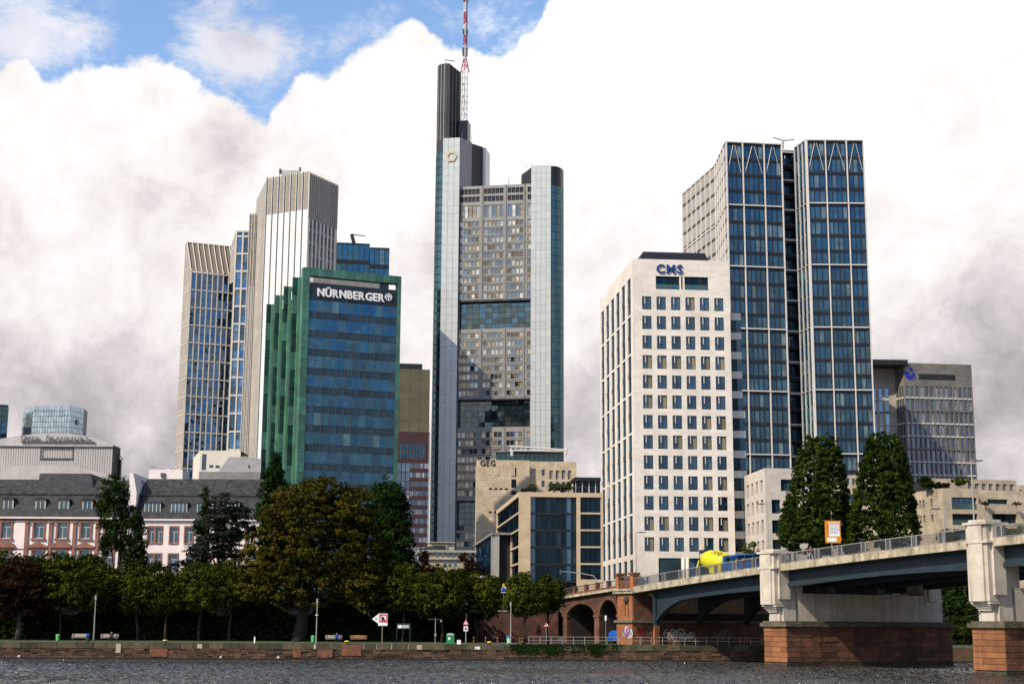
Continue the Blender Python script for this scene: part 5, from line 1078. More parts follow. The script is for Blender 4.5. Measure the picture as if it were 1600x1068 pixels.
mb.poly([b0_, b1_, r1_, r0_], M_groof); mb.poly([r0_, r1_, r1_ + Vector((bkd.x, bkd.y, 0)) * .3, r0_ + Vector((bkd.x, bkd.y, 0)) * .3], M_groof); mb.build('roof', T)
for i in range(9):
    x = F.L * i / 8; o_ = Vector((F.u.x, F.u.y, 0)) * x; mb = MB(); mb.tube([b0_ + o_ + Vector((0, -.3, 0)), r0_ + o_ + Vector((0, -.2, .4))], .22, M_grid, 4); mb.build('roof_rib', T)
mb = MB(); mb.tube([r0_ + Vector((-.3, 0, .2)), r1_ + Vector((0, 0, .2))], .5, M_grid, 4); mb.build('ridge', T)
step = (F.h(320, 454.5) - F.h(320, 676.5)) / 8
hl = [He - 1.2, F.h(320, 454.5)]; hl = [F.h(300, 426) , F.h(300, 426) - 1.6]
base0 = F.h(320, 427.0); hls = [base0 - i * step for i in range(30) if base0 - i * step > GZ + 5]
def gridface(F_, n_, hls_, cell='pane'):
    for i in range(n_ + 1): P.add('stone_mullion', F_, max(0, F_.L * i / n_ - .17), min(F_.L, F_.L * i / n_ + .17), -.4, .35, GZ, hls_[0] + 1.4, M_grid)
    for h_ in hls_: P.add('stone_band', F_, .33, F_.L - .33, -.4, .25, h_ - .25, h_ + .25, M_grid)
    for a_, b_ in zip(hls_[:-1], hls_[1:]):
        for i in range(n_):
            for (u0, u1) in ((b_ + .4, b_ + step * .5 - .05), (b_ + step * .5 + .05, a_ - .4)):
                P.add(cell, F_, F_.L * i / n_ + .19, F_.L * (i + 1) / n_ - .19, -.45, -.2, u0, u1, G_tau)
gridface(F, 8, hls)
for k_ in range(1, 15):
    h_ = base0 - k_ * step
    if h_ > GZ: P.add('side_joint', FLg, 0, FLg.L - .4, -.05, .12, h_ - .2, h_ + .2, M_grid)
Pk = PY(369.8, 361, 588); Hk = Pk.z; Pk1 = PZ(391, 361, Hk); Fk = Fr(Pk, Pk1); kp = [h for h in [base0 + step * 2, base0 + step] + hls if h < Hk - 2]
core_prism(T, [v2(Pk), v2(Pk1), v2(Pk1) + Vector((0, 20)), v2(Pk) + Vector((0, 20))], GZ, Hk - .3); 
for i in range(3): P.add('stone_mullion', Fk, Fk.L * i / 2 - .3, Fk.L * i / 2 + .3, -.4, .35, GZ, Hk + .2, M_grid)
P.add('stone_band', Fk, .31, Fk.L - .31, -.4, .3, Hk - .4, Hk + .3, M_grid)
for a_, b_ in zip([Hk] + kp[:-1], kp):
    P.add('stone_band', Fk, .33, Fk.L - .33, -.4, .25, b_ - .35, b_ + .35, M_grid)
    for i in range(2):
        P.add('pane', Fk, Fk.L * i / 2 + .34, Fk.L * (i + 1) / 2 - .34, -.45, -.2, b_ + .4, (a_ + b_) / 2 - .05, G_tau); P.add('pane', Fk, Fk.L * i / 2 + .34, Fk.L * (i + 1) / 2 - .34, -.45, -.2, (a_ + b_) / 2 + .05, a_ - .45, G_tau)
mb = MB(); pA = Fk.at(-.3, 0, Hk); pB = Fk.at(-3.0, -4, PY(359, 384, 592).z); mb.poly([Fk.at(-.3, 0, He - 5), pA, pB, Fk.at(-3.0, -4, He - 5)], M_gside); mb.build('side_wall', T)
P.flush()
# ===== dark blue glass block behind
Pd = PY(526.5, 378.8, 560); H = Pd.z; Pd1 = PZ(578, 381.2, H); Fd = Fr(Pd, Pd1); T = thing('dark_glass_block', 'dark blue glass block with a roof crane behind the green framed tower', 'office tower', (Pd.x, Pd.y, GZ)); P = Parts(T)
Fd2 = Fr(Fd.at(Fd.L + .05, 0, 0), Fd.at(Fd.L + 8, .0, 0)); aE2 = Fd2.a(608.5, 400); H2d = Fd2.h(600, 387.6)
mb = MB(); mb.box(Fd, -6, Fd.L, -20, -.3, GZ, H - .3, M_dark); mb.box(Fd2, 0, aE2, -20, -.3, GZ, H2d - .3, M_dark); mb.build('core', T)
fhd = 3.9
for Fx, n_, Hx, wL in ((Fd, 6, H, Fd.L), (Fd2, 4, H2d, aE2)):
    hp = Hx; j = 0
    P.add('parapet', Fx, 0, wL, -.5, .1, Hx - .5, Hx + .1, M_blackmetal); hp -= .5
    while hp > Hx - 26:
        for i in range(n_): P.add('pane', Fx, wL * i / n_ + .08, wL * (i + 1) / n_ - .08, -.35, -.1, hp - fhd * 1.6 + .1, hp, G_nur)
        P.add('band', Fx, 0, wL, -.35, 0, hp - fhd * 2 + .1, hp - fhd * 1.6, M_blackmetal); hp -= fhd * 2
P.flush(); mb = MB(); mb.tube([PY(553, 380, 562), PY(549.5, 366, 562)], .7, M_blackmetal, 6); mb.tube([PY(549.5, 366, 562), PY(571, 369, 562)], .22, M_blackmetal, 5); mb.build('roof_crane', T)

# ===== green framed tower
Pq = PY(474, 417.2, 280); H = Pq.z; Pr = PZ(627, 432.0, H); F = Fr(Pq, Pr); Pk = PZ(417, 474.5, H)
T = thing('green_framed_tower', 'blue glass tower in a green copper frame with NÜRNBERGER lettering', 'office tower', (Pq.x, Pq.y, GZ)); P = Parts(T)
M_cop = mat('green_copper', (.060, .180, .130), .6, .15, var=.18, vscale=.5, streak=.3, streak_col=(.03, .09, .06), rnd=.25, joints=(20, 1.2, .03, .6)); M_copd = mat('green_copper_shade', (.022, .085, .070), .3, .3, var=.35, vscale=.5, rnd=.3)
ex0, ex1 = F.a(484.6, 445), F.a(620.8, 455)
gt = F.h(490, 441.0)
core_prism(T, [F.at(ex0 - .5, -.4, 0), F.at(ex1 + .4, -.4, 0), F.at(ex1 + .4, -8, 0), F.at(ex0 - .2, -8, 0)], GZ, gt - .2, ins=.3)
mb = MB(); mb.box(F, ex0 + 1.6, ex0 + (ex1 - ex0) * .86, -8, -4, gt - .5, F.h(540, 432, -4), mat('penthouse_metal', (.38, .37, .35), .6, var=.05, joints=(1.4, 9, .04, .7), udir=F.u)); mb.build('penthouse', T)
pt = H - F.h(480, 431.5)
hh = H
for x0, x1 in ((0, ex0 - .12), (ex1 + .05, F.L)):
    hp = H
    while hp > GZ: P.add('copper_pier', F, x0, x1, -1.4, .15, max(GZ, hp - 3.6) + .03, hp, M_cop); hp -= 3.6
n_ = 12
for i in range(n_): P.add('copper_beam', F, ex0 - .1 + (ex1 - ex0 + .1) * i / n_ + .02, ex0 - .1 + (ex1 - ex0 + .1) * (i + 1) / n_ - .02, -1.4, .1, H - 1.55, H, M_cop)
sg0 = F.h(490, 467.8); fhn = (F.h(490, 467.8) - F.h(490, 467.8 + 29.6 * 9)) / 9
M_sign = mat('dark_sign_band', (.018, .028, .036), .35, .3, var=.05)
for i in range(6): P.add('sign_panel', F, ex0 + (ex1 - ex0) * i / 6 + .02, ex0 + (ex1 - ex0) * (i + 1) / 6 - .02, -.5, -.05, sg0 + .02, gt, M_sign)
M_spn = mat('grey_blue_spandrel', (.030, .062, .082), .35, .3, var=.15, rnd=.25, vscale=.2)
hp = sg0; cwid = (ex1 - ex0) / 12
while hp > GZ + .5:
    for i in range(12):
        P.add('glass_panel', F, ex0 + cwid * i + .04, ex0 + cwid * (i + 1) - .04, -.5, -.08, hp - fhn * .64, hp - .03, G_nur); P.add('spandrel_panel', F, ex0 + cwid * i + .04, ex0 + cwid * (i + 1) - .04, -.5, -.14 if i % 3 else -.1, hp - fhn + .02, hp - fhn * .65, M_spn)
    hp -= fhn
for i in range(13): P.add('mullion', F, ex0 + cwid * i - .035, ex0 + cwid * i + .035, -.4, -.02, GZ, sg0, M_darkrail)
P.flush()
xe = letters('letter', 'NÜRNBERGER', F, F.a(495.8, 456), -.04, F.h(496, 462.2), 2.15, MR_white, T, depth=.3, bold=.035, spacing=.62, sx=.93)
# round emblem after the name
ea, eh_ = F.px(606.8, 464.2); mb = MB(); rr = .72
ring = [(math.cos(t_), math.sin(t_)) for t_ in np.linspace(0, 2 * math.pi, 21)]
for (c0_, s0_), (c1_, s1_) in zip(ring[:-1], ring[1:]): mb.extrude(F, [(ea + rr * c0_, eh_ + rr * s0_), (ea + rr * c1_, eh_ + rr * s1_), (ea + rr * .78 * c1_, eh_ + rr * .78 * s1_), (ea + rr * .78 * c0_, eh_ + rr * .78 * s0_)], -.04, .2, MR_white)
mb.box(F, ea - .08, ea + .08, -.04, .18, eh_ - rr * .78, eh_ + rr * .78, MR_white); mb.box(F, ea - .5, ea + .5, -.04, .17, eh_ - .08, eh_ + .08, MR_white)
for sx_ in (-1, 1): mb.extrude(F, [(ea + sx_ * .18, eh_ + .14), (ea + sx_ * .42, eh_ + .14), (ea + sx_ * .30, eh_ + .46), (ea + sx_ * .18, eh_ + .50)], -.04, .16, MR_white)
mb.build('emblem', T)
# stepped left side: copper fins, each a little farther back and lower in view than the next
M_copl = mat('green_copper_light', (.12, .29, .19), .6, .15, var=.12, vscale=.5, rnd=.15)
tops = [(417.2, 474.5), (430.8, 460.3), (444.2, 446.8), (458.0, 432.3), (474.2, 417.2)]; vd = Vector((-.15, .99, 0))
for i in range(4):
    p_ = PY(*tops[i], 292.5 - 3 * i); Ff = Fr(p_, (p_.x + F.u.x * 6, p_.y + F.u.y * 6)); w_ = Ff.a(tops[i + 1][0] + 1.5, tops[i][1]); Hf = p_.z; mb = MB()
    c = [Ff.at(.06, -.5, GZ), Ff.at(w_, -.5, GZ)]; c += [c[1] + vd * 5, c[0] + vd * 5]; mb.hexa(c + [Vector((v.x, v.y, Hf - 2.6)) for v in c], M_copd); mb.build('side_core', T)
    hp = Hf; k_ = 0
    while hp > GZ + 2:
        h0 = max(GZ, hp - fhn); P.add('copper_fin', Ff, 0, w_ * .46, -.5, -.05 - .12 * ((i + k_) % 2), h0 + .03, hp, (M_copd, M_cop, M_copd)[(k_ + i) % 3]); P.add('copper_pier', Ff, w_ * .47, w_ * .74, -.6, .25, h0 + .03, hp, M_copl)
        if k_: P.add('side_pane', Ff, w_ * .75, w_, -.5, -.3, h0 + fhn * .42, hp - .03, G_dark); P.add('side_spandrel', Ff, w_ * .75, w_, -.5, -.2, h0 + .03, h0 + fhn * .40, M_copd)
        hp -= fhn; k_ += 1
    P.add('copper_tie', Ff, w_ * .75, w_, -.6, .0, Hf - .8, Hf - .1, M_cop)
P.flush()
# ===== red brown block behind it
Pt = PY(610, 575.6, 420); H = Pt.z; Pt1 = PZ(672.2, 577.2, H); F = Fr(Pt, Pt1)
T = thing('maroon_block', 'maroon and brown office block between the green framed tower and the tallest tower', 'office building', (Pt.x, Pt.y, GZ)); P = Parts(T)
M_ochre = mat('brown_metal_cladding', (.125, .105, .062), .6, .2, var=.1, vscale=.2, joints=(2.2, 2.0, .05, .75), udir=F.u); M_maroon = mat('maroon_cladding', (.052, .020, .021), .6, .1, var=.1, rnd=.2)
hb1, hb2 = F.h(645, 674.5), F.h(645, 723)
core_prism(T, [F.at(0, 0, 0), F.at(F.L, 0, 0), F.at(F.L, -22, 0), F.at(0, -22, 0)], GZ, H - .3, ins=.3)
for i in range(4):
    for j in range(6): P.add('brown_panel', F, F.L * i / 4 + .03, F.L * (i + 1) / 4 - .03, -.4, 0, hb1 + (H - hb1) * j / 6 + .04, hb1 + (H - hb1) * (j + 1) / 6, M_ochre)
mb = MB(); wo = [(F.a(624.5 + 5.05 * i, 700), F.a(624.5 + 5.05 * i + 3.6, 700), F.h(645, 716), F.h(645, 692)) for i in range(8)]; wall(mb, F, 0, F.L, hb2, hb1, wo, .3, M_maroon); mb.build('maroon_wall', T)
for o_ in wo: P.add('tall_window', F, o_[0], o_[1], -.28, -.2, o_[2], o_[3], G_nur)
aD = F.a(640.5, 740); hp = hb2; pr = F.h(650, 724) - F.h(650, 738.3)
while hp > GZ + 2:
    P.add('maroon_band', F, aD, F.L, -.3, .05, hp - pr + .03, hp - pr * .58, M_maroon)
    for i in range(9): P.add('window', F, aD + (F.L - aD) * i / 9 + .05, aD + (F.L - aD) * (i + 1) / 9 - .05, -.3, -.1, hp - pr * .56, hp, G_uni)
    for i in range(5): P.add('grid_window', F, aD * i / 5 + .08, aD * (i + 1) / 5 - .08, -.3, -.05, hp - pr + .12, hp, G_uni)
    hp -= pr
mb = MB(); mb.box(F, 0, F.a(660, 577), -14, -.6, H - .2, F.h(640, 567.2), M_blackmetal); mb.build('roof_plant', T); P.add('edge_trim', F, F.L - .02, F.L + .3, -.3, .1, GZ, hb1, M_rail)
P.flush()

# ===== mirror glass tower behind the opera, and the dark tower at the edge
Fdb = [PY(36.4, 636.5, 905), PY(52, 633.2, 893), PY(110.5, 633.0, 890), PY(131.5, 635, 903), PY(136.8, 637.5, 915)]
H = Fdb[2].z; T = thing('mirror_glass_tower', 'pale mirror glass tower rising behind the opera roof', 'skyscraper', (Fdb[1].x, Fdb[1].y, GZ)); mb = MB(); pg = [v2(p_) for p_ in Fdb]
mb.prism([p_ + Vector((0, .6)) for p_ in pg] + [pg[-1] + Vector((-14, 30)), pg[0] + Vector((5, 30))], GZ, H - .2, M_darkrail); mb.build('core', T)
mbs = MB()
for k_, (p_, q_) in enumerate(zip(pg[:-1], pg[1:])):
    Fe = Fr(p_, q_); n_ = max(2, int(round(Fe.L / 1.7)))
    hp = H
    while hp > H - 36:
        for i in range(n_): mbs.box(Fe, Fe.L * i / n_ + .12, Fe.L * (i + 1) / n_ - .12, -.4, 0, hp - 3.3 + .25, hp, G_db)
        hp -= 3.3
o = mbs.build('panes', T, 'stuff')
Fe = Fr(pg[2], pg[3]); a_, h_ = Fe.px(120.0, 659.4); mb = MB(); mb.box(Fe, a_ - 1.35, a_ + 1.35, .02, .3, h_ - 1.4, h_ + 1.4, M_black); mb.extrude(Fe, [(a_ - .75, h_ - .9), (a_ - .3, h_ - .9), (a_ + .75, h_ + .9), (a_ + .3, h_ + .9)], .3, .4, MR_white); mb.build('emblem', T)
e0_, e1_ = PY(-60, 618, 900), PY(0, 627.2, 870); e2_ = PY(14.4, 631.5, 884)
T = thing('dark_glass_tower', 'dark blue glass tower cut off by the left edge of the view', 'skyscraper', (e1_.x, e1_.y, GZ)); P = Parts(T); H = e2_.z
pg = [Vector((e2_.x - 30, e2_.y - 14)), v2(e2_), Vector((e2_.x - 16, e2_.y + 30)), Vector((e2_.x - 34, e2_.y + 24))]; core_prism(T, pg, GZ, H - .3, ins=.4); Fe = Fr(pg[0], pg[1])
hp = H
for j in range(16):
    for i in range(9): P.add('pane', Fe, Fe.L * i / 9 + .1, Fe.L * (i + 1) / 9 - .1, -.4, 0, hp - 3.6 + .2, hp - (1.5 if j == 0 else 0), G_blue if j > 2 else G_teal)
    hp -= 3.6
P.flush()

# ===== opera house
Po = PY(-80, 700, 380); F = Fr(Po, PY(176.8, 698, 380)); T = thing('opera_house', 'opera house with arched metal roof and OPER FRANKFURT sign', 'opera house', F.at(F.L, 0, GZ)); P = Parts(T)
M_om = mat('pale_metal_cladding', (.40, .375, .355), .55, .2, var=.06, vscale=.1, rnd=.05); M_oroof = mat('white_metal_roof', (.46, .43, .40), .5, .2, var=.06, joints=(2.2, 9, .05, .75), udir=F.u)
hw = F.h(100, 697.5)
mb = MB(); mb.box(F, 0, F.L - .1, -5, -.35, GZ, hw - .3, M_darkrail); mb.build('core', T)
ar = [(F.a(x_, 690), F.h(x_, y_)) for x_, y_ in ((-76, 696.5), (-40, 691), (0, 685.3), (30, 680), (62, 677.2), (95, 676.6), (130, 680), (160, 688), (177, 694.5))]
mb = MB(); mb.extrude(F, [(0, hw), (F.L, hw)] + ar[::-1], -5, .25, M_oroof); mb.build('roof', T)
rec = (F.a(64, 705), F.a(114.3, 705), F.h(90, 719.2), F.h(90, 698.8)); rib = .62; a_ = 0
while a_ < F.L - .3:
    inr = rec[0] - .1 < a_ < rec[1]
    if not inr: P.add('cladding_panel', F, a_ + .04, a_ + rib - .06, -.35, 0, F.h(90, 745), hw - .15, M_om)
    else: P.add('cladding_panel', F, a_ + .04, a_ + rib - .06, -.35, 0, F.h(90, 745), rec[2], M_om); P.add('recess_panel', F, a_ + .04, a_ + rib - .06, -.34, -.28, rec[2] + .7, rec[3], M_om)
    a_ += rib
P.add('recess_sill', F, rec[0], rec[1] - 1, -.3, .05, F.h(90, 717.5), F.h(90, 716.2), M_darkrail); P.add('recess_head', F, rec[0], rec[1], -.3, .1, rec[3] - .1, rec[3] + .25, M_blackmetal)
P.add('recess_jamb', F, rec[0] - .1, rec[0] + .15, -.3, .12, rec[2], rec[3], M_darkrail); P.add('recess_jamb', F, rec[1] - .1, rec[1] + .08, -.3, .12, rec[2], rec[3], M_darkrail); P.add('eaves_rail', F, 0, F.L + .4, -.2, .4, hw - .12, hw + .1, M_darkrail); P.flush()
M_osg = mat('sign_letter_grey', (.13, .14, .16), .5, .3); dS = .7
P.add('sign_rail', F, F.a(32.2, 690, dS), F.a(147.2, 690, dS), dS - .25, dS + .05, F.h(40, 690.2, dS), F.h(40, 688.2, dS), M_osg); P.flush()
x = F.a(32.5, 685, dS); hb_ = F.h(40, 688.0, dS); tot = F.a(147, 690, dS) - x
for ch, sz in zip('OPER FRANKFURT', [2.0] + [1.55] * 3 + [1.5, 2.0] + [1.55] * 8):
    if ch == ' ': x += 1.35; continue
    x = letters('letter', ch, F, x, dS, hb_, sz, M_osg, T, depth=.25, bold=.012, spacing=1.0, sx=1.0) + .18
# dark end wall and low barrel roof in front
mb = MB(); mb.box(F, F.L + .02, F.L + .6, -5, .1, GZ, hw + .3, M_blackmetal); mb.box(F, F.L + .65, F.a(188, 720, -4), -5.5, -4, GZ, F.h(185, 717, -4), M_blackmetal); mb.tube([F.at(F.L + .7, -3, F.h(180, 716)), F.at(F.L + .7, -3, F.h(180, 706)), F.at(F.L + 1.9, -3, F.h(184, 716))], .12, M_blackmetal, 4); mb.build('end_wall', T)
mb = MB(); ba = [(F.a(x_, 730, 5), F.h(x_, y_, 5)) for x_, y_ in ((-76, 760), (-30, 746), (5, 731.5), (35, 727), (72, 725.6), (110, 727.4), (140, 733), (170, 741), (182, 748))]
mb.extrude(F, [(ba[0][0], GZ), (ba[-1][0], GZ)] + ba[::-1], 1, 5, M_oroof); mb.build('barrel_roof', T)

# ===== mansion with red sandstone trim
W0, W1 = PY(-90, 806.0, 250), PY(206, 811.5, 250); H = (PY(0, 806.3, 250).z + PY(160, 811, 250).z) / 2; F = Fr(W0, W1)
T = thing('mansion', 'white mansion with red sandstone window surrounds and slate mansard', 'mansion', F.at(F.L, 0, GZ)); P = Parts(T)
bays = [-64, -27.5, 9.8, 60.8, 97.6, 134.2, 171]; wy = (816, 840.3); fw = 14.6
def A(px_, py_=828): return F.a(px_, py_)
yo = lambda x_: (x_ - 97) * .016     # the eaves fall slightly to the right in the picture
uw = [(A(b - 7.2), A(b + 7.2), F.h(97, wy[1]), F.h(97, wy[0])) for b in bays]; lw_ = [(A(b - 7.2), A(b + 7.2), F.h(97, 896), F.h(97, 859)) for b in bays]
lw3 = [(A(b - 7.2), A(b + 7.2), GZ + .5, F.h(97, 906)) for b in bays]
mb = MB(); wall(mb, F, 0, F.L, GZ - 1, H, uw + lw_ + lw3, .4, M_whitepaint, M_red_trim); mb.build('wall', T)
core_prism(T, [F.at(0, 0, 0), F.at(F.L, 0, 0), F.at(F.L, -13, 0), F.at(0, -13, 0)], GZ - 1, H - .2, ins=.5)
def sash(T_, F_, o_, m=None):
    w_, h_ = o_[1] - o_[0], o_[3] - o_[2]; fm_ = window_mesh('frame', w_, h_, None, M_white, [(-.04, .04, .07, h_ * .72), (-w_ / 2 + .07, w_ / 2 - .07, h_ * .70, h_ * .735)], .07, .08)
    place_windows(T_, F_, [o_[:2]], [o_[2:]], -.33, m or G_old, fm_)
for o_ in uw + lw_: sash(T, F, o_)
hu0, hu1 = F.h(97, 840.3), F.h(97, 816)
for i, b in enumerate(bays):
    x0, x1 = A(b - 7.2), A(b + 7.2); sw = .32
    for s_ in (0, 1): P.add('jamb', F, (x0 - sw, x1)[s_], (x0, x1 + sw)[s_], -.1, .14, hu0 - .05, hu1 + .5, M_red_trim); P.add('lower_jamb', F, (x0 - sw, x1)[s_], (x0, x1 + sw)[s_], -.1, .14, GZ, F.h(97, 857), M_red_trim)
    P.add('lintel', F, x0 - sw - .1, x1 + sw + .1, -.1, .22, hu1 + .02, H - .5, M_red_trim); P.add('sill', F, x0 - sw - .15, x1 + sw + .15, -.1, .3, hu0 - .38, hu0 - .07, M_red_trim)
    pb, ptp = F.h(97, 855.2), F.h(97, 846.0); xm = (x0 + x1) / 2; hwid = (x1 - x0) / 2 + .95; mb = MB()
    if i in (3, 5, 1): prof = [(xm - hwid, pb), (xm + hwid, pb), (xm + hwid, pb + .22), (xm, ptp), (xm - hwid, pb + .22)]
    else: prof = [(xm - hwid, pb), (xm + hwid, pb)] + [(xm + hwid * math.cos(t_), pb + .2 + (ptp - pb - .2) * math.sin(t_)) for t_ in np.linspace(0, math.pi, 9)]
    mb.extrude(F, prof, -.05, .42, M_red_trim); mb.build('pediment', T)
    P.add('lower_lintel', F, x0 - sw, x1 + sw, -.1, .2, F.h(97, 859) + .01, pb - .01, M_red_trim)
pls = [42.3, 79.6, 117, 152.5, 190, -8.5, -46]
for b in pls:
    P.add('pilaster', F, A(b - 2.7), A(b + 2.7), -.1, .26, GZ, H - .95, M_red_trim); P.add('capital', F, A(b - 3.6), A(b + 3.6), -.1, .38, H - .94, H - .55, M_red_trim)
P.add('string_course', F, 0, F.L, -.1, .12, pb - .3, pb - .16, M_red_trim); P.add('cornice', F, -.1, F.L, -.2, .55, H - .14, H + .14, M_whitepaint); P.add('frieze', F, 0, F.L, -.1, .08, H - .45, H - .15, M_red_trim); P.flush()
# mansard: steep lower slope, shallower upper slope, raised pavilion
def slope(mb, F_, a0, a1, h0, h1, d0, d1, i0=0, i1=0, m=None): mb.poly([F_.at(a0, d0, h0), F_.at(a1, d0, h0), F_.at(a1 - i1, d1, h1), F_.at(a0 + i0, d1, h1)], m or M_slate)
hk = F.h(20, 771.5, -1.6); htp = F.h(20, 748.5, -6)
mb = MB(); slope(mb, F, 0, F.L, H + .14, hk, .4, -1.6); slope(mb, F, 0, F.L, hk, htp, -1.6, -6, m=M_slate_w); slope(mb, F, 0, F.L, htp, H, -6, -13, m=M_slate_w); mb.box(F, 0, F.L, -1.75, -1.4, hk - .1, hk + .12, M_slate); mb.build('roof', T)
pa0, pa1 = A(50, 808), A(154, 808); pt0, pt1 = F.a(62, 739, -5), F.a(141.6, 741, -5); hpv = F.h(100, 739.3, -5)
def bil(f, g):   # point on the flared pavilion front
    return F.at(pa0 + (pt0 - pa0) * g + (pa1 - pa0 + (pt1 - pt0 - pa1 + pa0) * g) * f, .45 + (-5 - .45) * (g ** .8), H + .14 + (hpv - H - .14) * g)
mb = MB()
for k_ in range(6):
    g0, g1_ = k_ / 6, (k_ + 1) / 6
    mb.poly([bil(0, g0), bil(1, g0), bil(1, g1_), bil(0, g1_)], M_slate)
    for f in (0, 1):
        p_, q_ = bil(f, g0), bil(f, g1_); mb.poly([p_, q_, q_ + Vector((0, 8, 0)), p_ + Vector((0, 8, 0))], M_slate)
mb.poly([bil(0, 1), bil(1, 1), bil(1, 1) + Vector((0, 8, 0)), bil(0, 1) + Vector((0, 8, 0))], M_slate_w); mb.build('pavilion_roof', T)
def dormer(T_, F_, px_, w_, yb, yt, dd, n_=1, arch=True, fmat=None):
    a_, h0 = F_.px(px_, yb, dd); h1 = F_.h(px_, yt, dd); fm_ = fmat or M_vtrim; D_ = bpy.data.objects.new('dormer', None); COL.objects.link(D_); D_.parent = T_; D_.location = F_.at(a_, dd, h0) - parent_world(T_)
    mb = MB(); mb.box(F_, a_ - w_ / 2, a_ + w_ / 2, dd - 2.4, dd - .12, h0, h1, M_slate)
    if arch: mb.extrude(F_, [(a_ - w_ / 2 - .25, h1), (a_ + w_ / 2 + .25, h1), (a_ + w_ / 2 + .1, h1 + .2), (a_, h1 + .42), (a_ - w_ / 2 - .1, h1 + .2)], dd - 2.3, dd + .25, M_slate)
    else: mb.box(F_, a_ - w_ / 2 - .15, a_ + w_ / 2 + .15, dd - 2.4, dd + .15, h1, h1 + .18, M_slate)
    mb.build('hood', D_)
    mb = MB(); t_ = .26 if arch else .1
    for k_ in range(n_ + 1): xx = a_ - w_ / 2 + (w_ - t_) * k_ / n_; mb.box(F_, xx, xx + t_, dd - .12, dd + .04, h0, h1, fm_)
    mb.box(F_, a_ - w_ / 2 + t_, a_ + w_ / 2 - t_, dd - .1, dd + .02, h0, h0 + .12, fm_); mb.build('frame', D_)
    mb = MB(); mb.box(F_, a_ - w_ / 2 + .1, a_ + w_ / 2 - .1, dd - .11, dd - .06, h0 + .1, h1, G_old); mb.box(F_, a_ - .04, a_ + .04, dd - .05, dd, h0 + .12, h1, M_white); mb.build('pane', D_)
for px_ in (-26, 12.5, 62.8, 99.3, 136): dormer(T, F, px_, 1.75, 798.8 + yo(px_), 780.5 + yo(px_), -.35)
# ===== party wall and right house
T2 = thing('slate_roofed_house', 'long white house with slate mansard right of the white mansion', 'house', PY(230, 812, 252)); P2 = Parts(T2)
V0, V1 = PY(204, 811.3, 251), PY(424, 815.5, 251); F2 = Fr(V0, V1); H2 = F2.h(260, 811.8)
w_u = [(231.5, 240.5), (243.5, 252.5), (266, 277.5), (289.5, 301)]; w_l = [(230, 239), (242, 250.5), (263.5, 276.5), (292, 303)]
w_u += [(313 + 24 * i, 324.5 + 24 * i) for i in range(4)]; w_l += [(316 + 24 * i, 328 + 24 * i) for i in range(4)]
uo = [(F2.a(a, 835), F2.a(b_, 835), F2.h(260, 847.3), F2.h(260, 823.6)) for a, b_ in w_u]; lo2 = [(F2.a(a, 880), F2.a(b_, 880), F2.h(260, 893), F2.h(260, 866)) for a, b_ in w_l]
mb = MB(); wall(mb, F2, 0, F2.L, GZ - 1, H2, uo + lo2, .35, M_whitepaint, M_red_trim); mb.build('wall', T2)
core_prism(T2, [F2.at(0, 0, 0), F2.at(F2.L, 0, 0), F2.at(F2.L, -13, 0), F2.at(0, -13, 0)], GZ - 1, H2 - .2, ins=.45)
for o_ in uo + lo2:
    sash(T2, F2, o_); sw = .22
    for s_ in (0, 1): P2.add('jamb', F2, (o_[0] - sw, o_[1])[s_], (o_[0], o_[1] + sw)[s_], -.1, .1, o_[2] - .25, o_[3] + .28, M_red_trim)
    P2.add('lintel', F2, o_[0], o_[1], -.1, .1, o_[3], o_[3] + .28, M_red_trim); P2.add('sill', F2, o_[0], o_[1], -.1, .14, o_[2] - .25, o_[2], M_red_trim)
P2.add('cornice', F2, 0, F2.L, -.2, .45, H2 - .12, H2 + .14, M_whitepaint)
P2.add('balcony_slab', F2, F2.a(247, 905), F2.a(283, 905), 0, 1.3, F2.h(260, 903.5), F2.h(260, 900), M_travertine2)
for k_ in range(12): P2.add('balcony_baluster', F2, F2.a(247 + 3 * k_, 900) + .1, F2.a(247 + 3 * k_, 900) + .2, 1.1, 1.2, F2.h(260, 900), F2.h(260, 900) + .9, M_darkrail)
P2.add('balcony_rail', F2, F2.a(247, 900), F2.a(283, 900), 1.08, 1.22, F2.h(260, 900) + .9, F2.h(260, 900) + 1.0, M_darkrail); P2.flush()
hk2 = F2.h(300, 774, -1.6); ht2 = F2.h(300, 748, -6.5); mb = MB(); slope(mb, F2, .8, F2.L, H2 + .14, hk2, .3, -1.6); slope(mb, F2, .8, F2.L, hk2, ht2, -1.6, -6.5, m=M_slate_w); slope(mb, F2, .8, F2.L, ht2, H2, -6.5, -13, m=M_slate_w); mb.box(F2, .8, F2.L, -1.75, -1.4, hk2 - .1, hk2 + .1, M_slate); mb.build('roof', T2)
for px_ in (238, 279.5, 320, 361): dormer(T2, F2, px_, 2.7, 803.5, 785.5, -.3, 4, False, M_white)
mb = MB(); mb.extrude(F2, [(-.35, GZ), (.85, GZ), (.85, F2.h(212, 770)), (.45, F2.h(210, 752)), (.1, F2.h(203, 738.5)), (-.5, F2.h(201, 738.5)), (-.4, F2.h(204, 770))], -12.5, .3, M_whitepaint); mb.build('party_wall', T2)
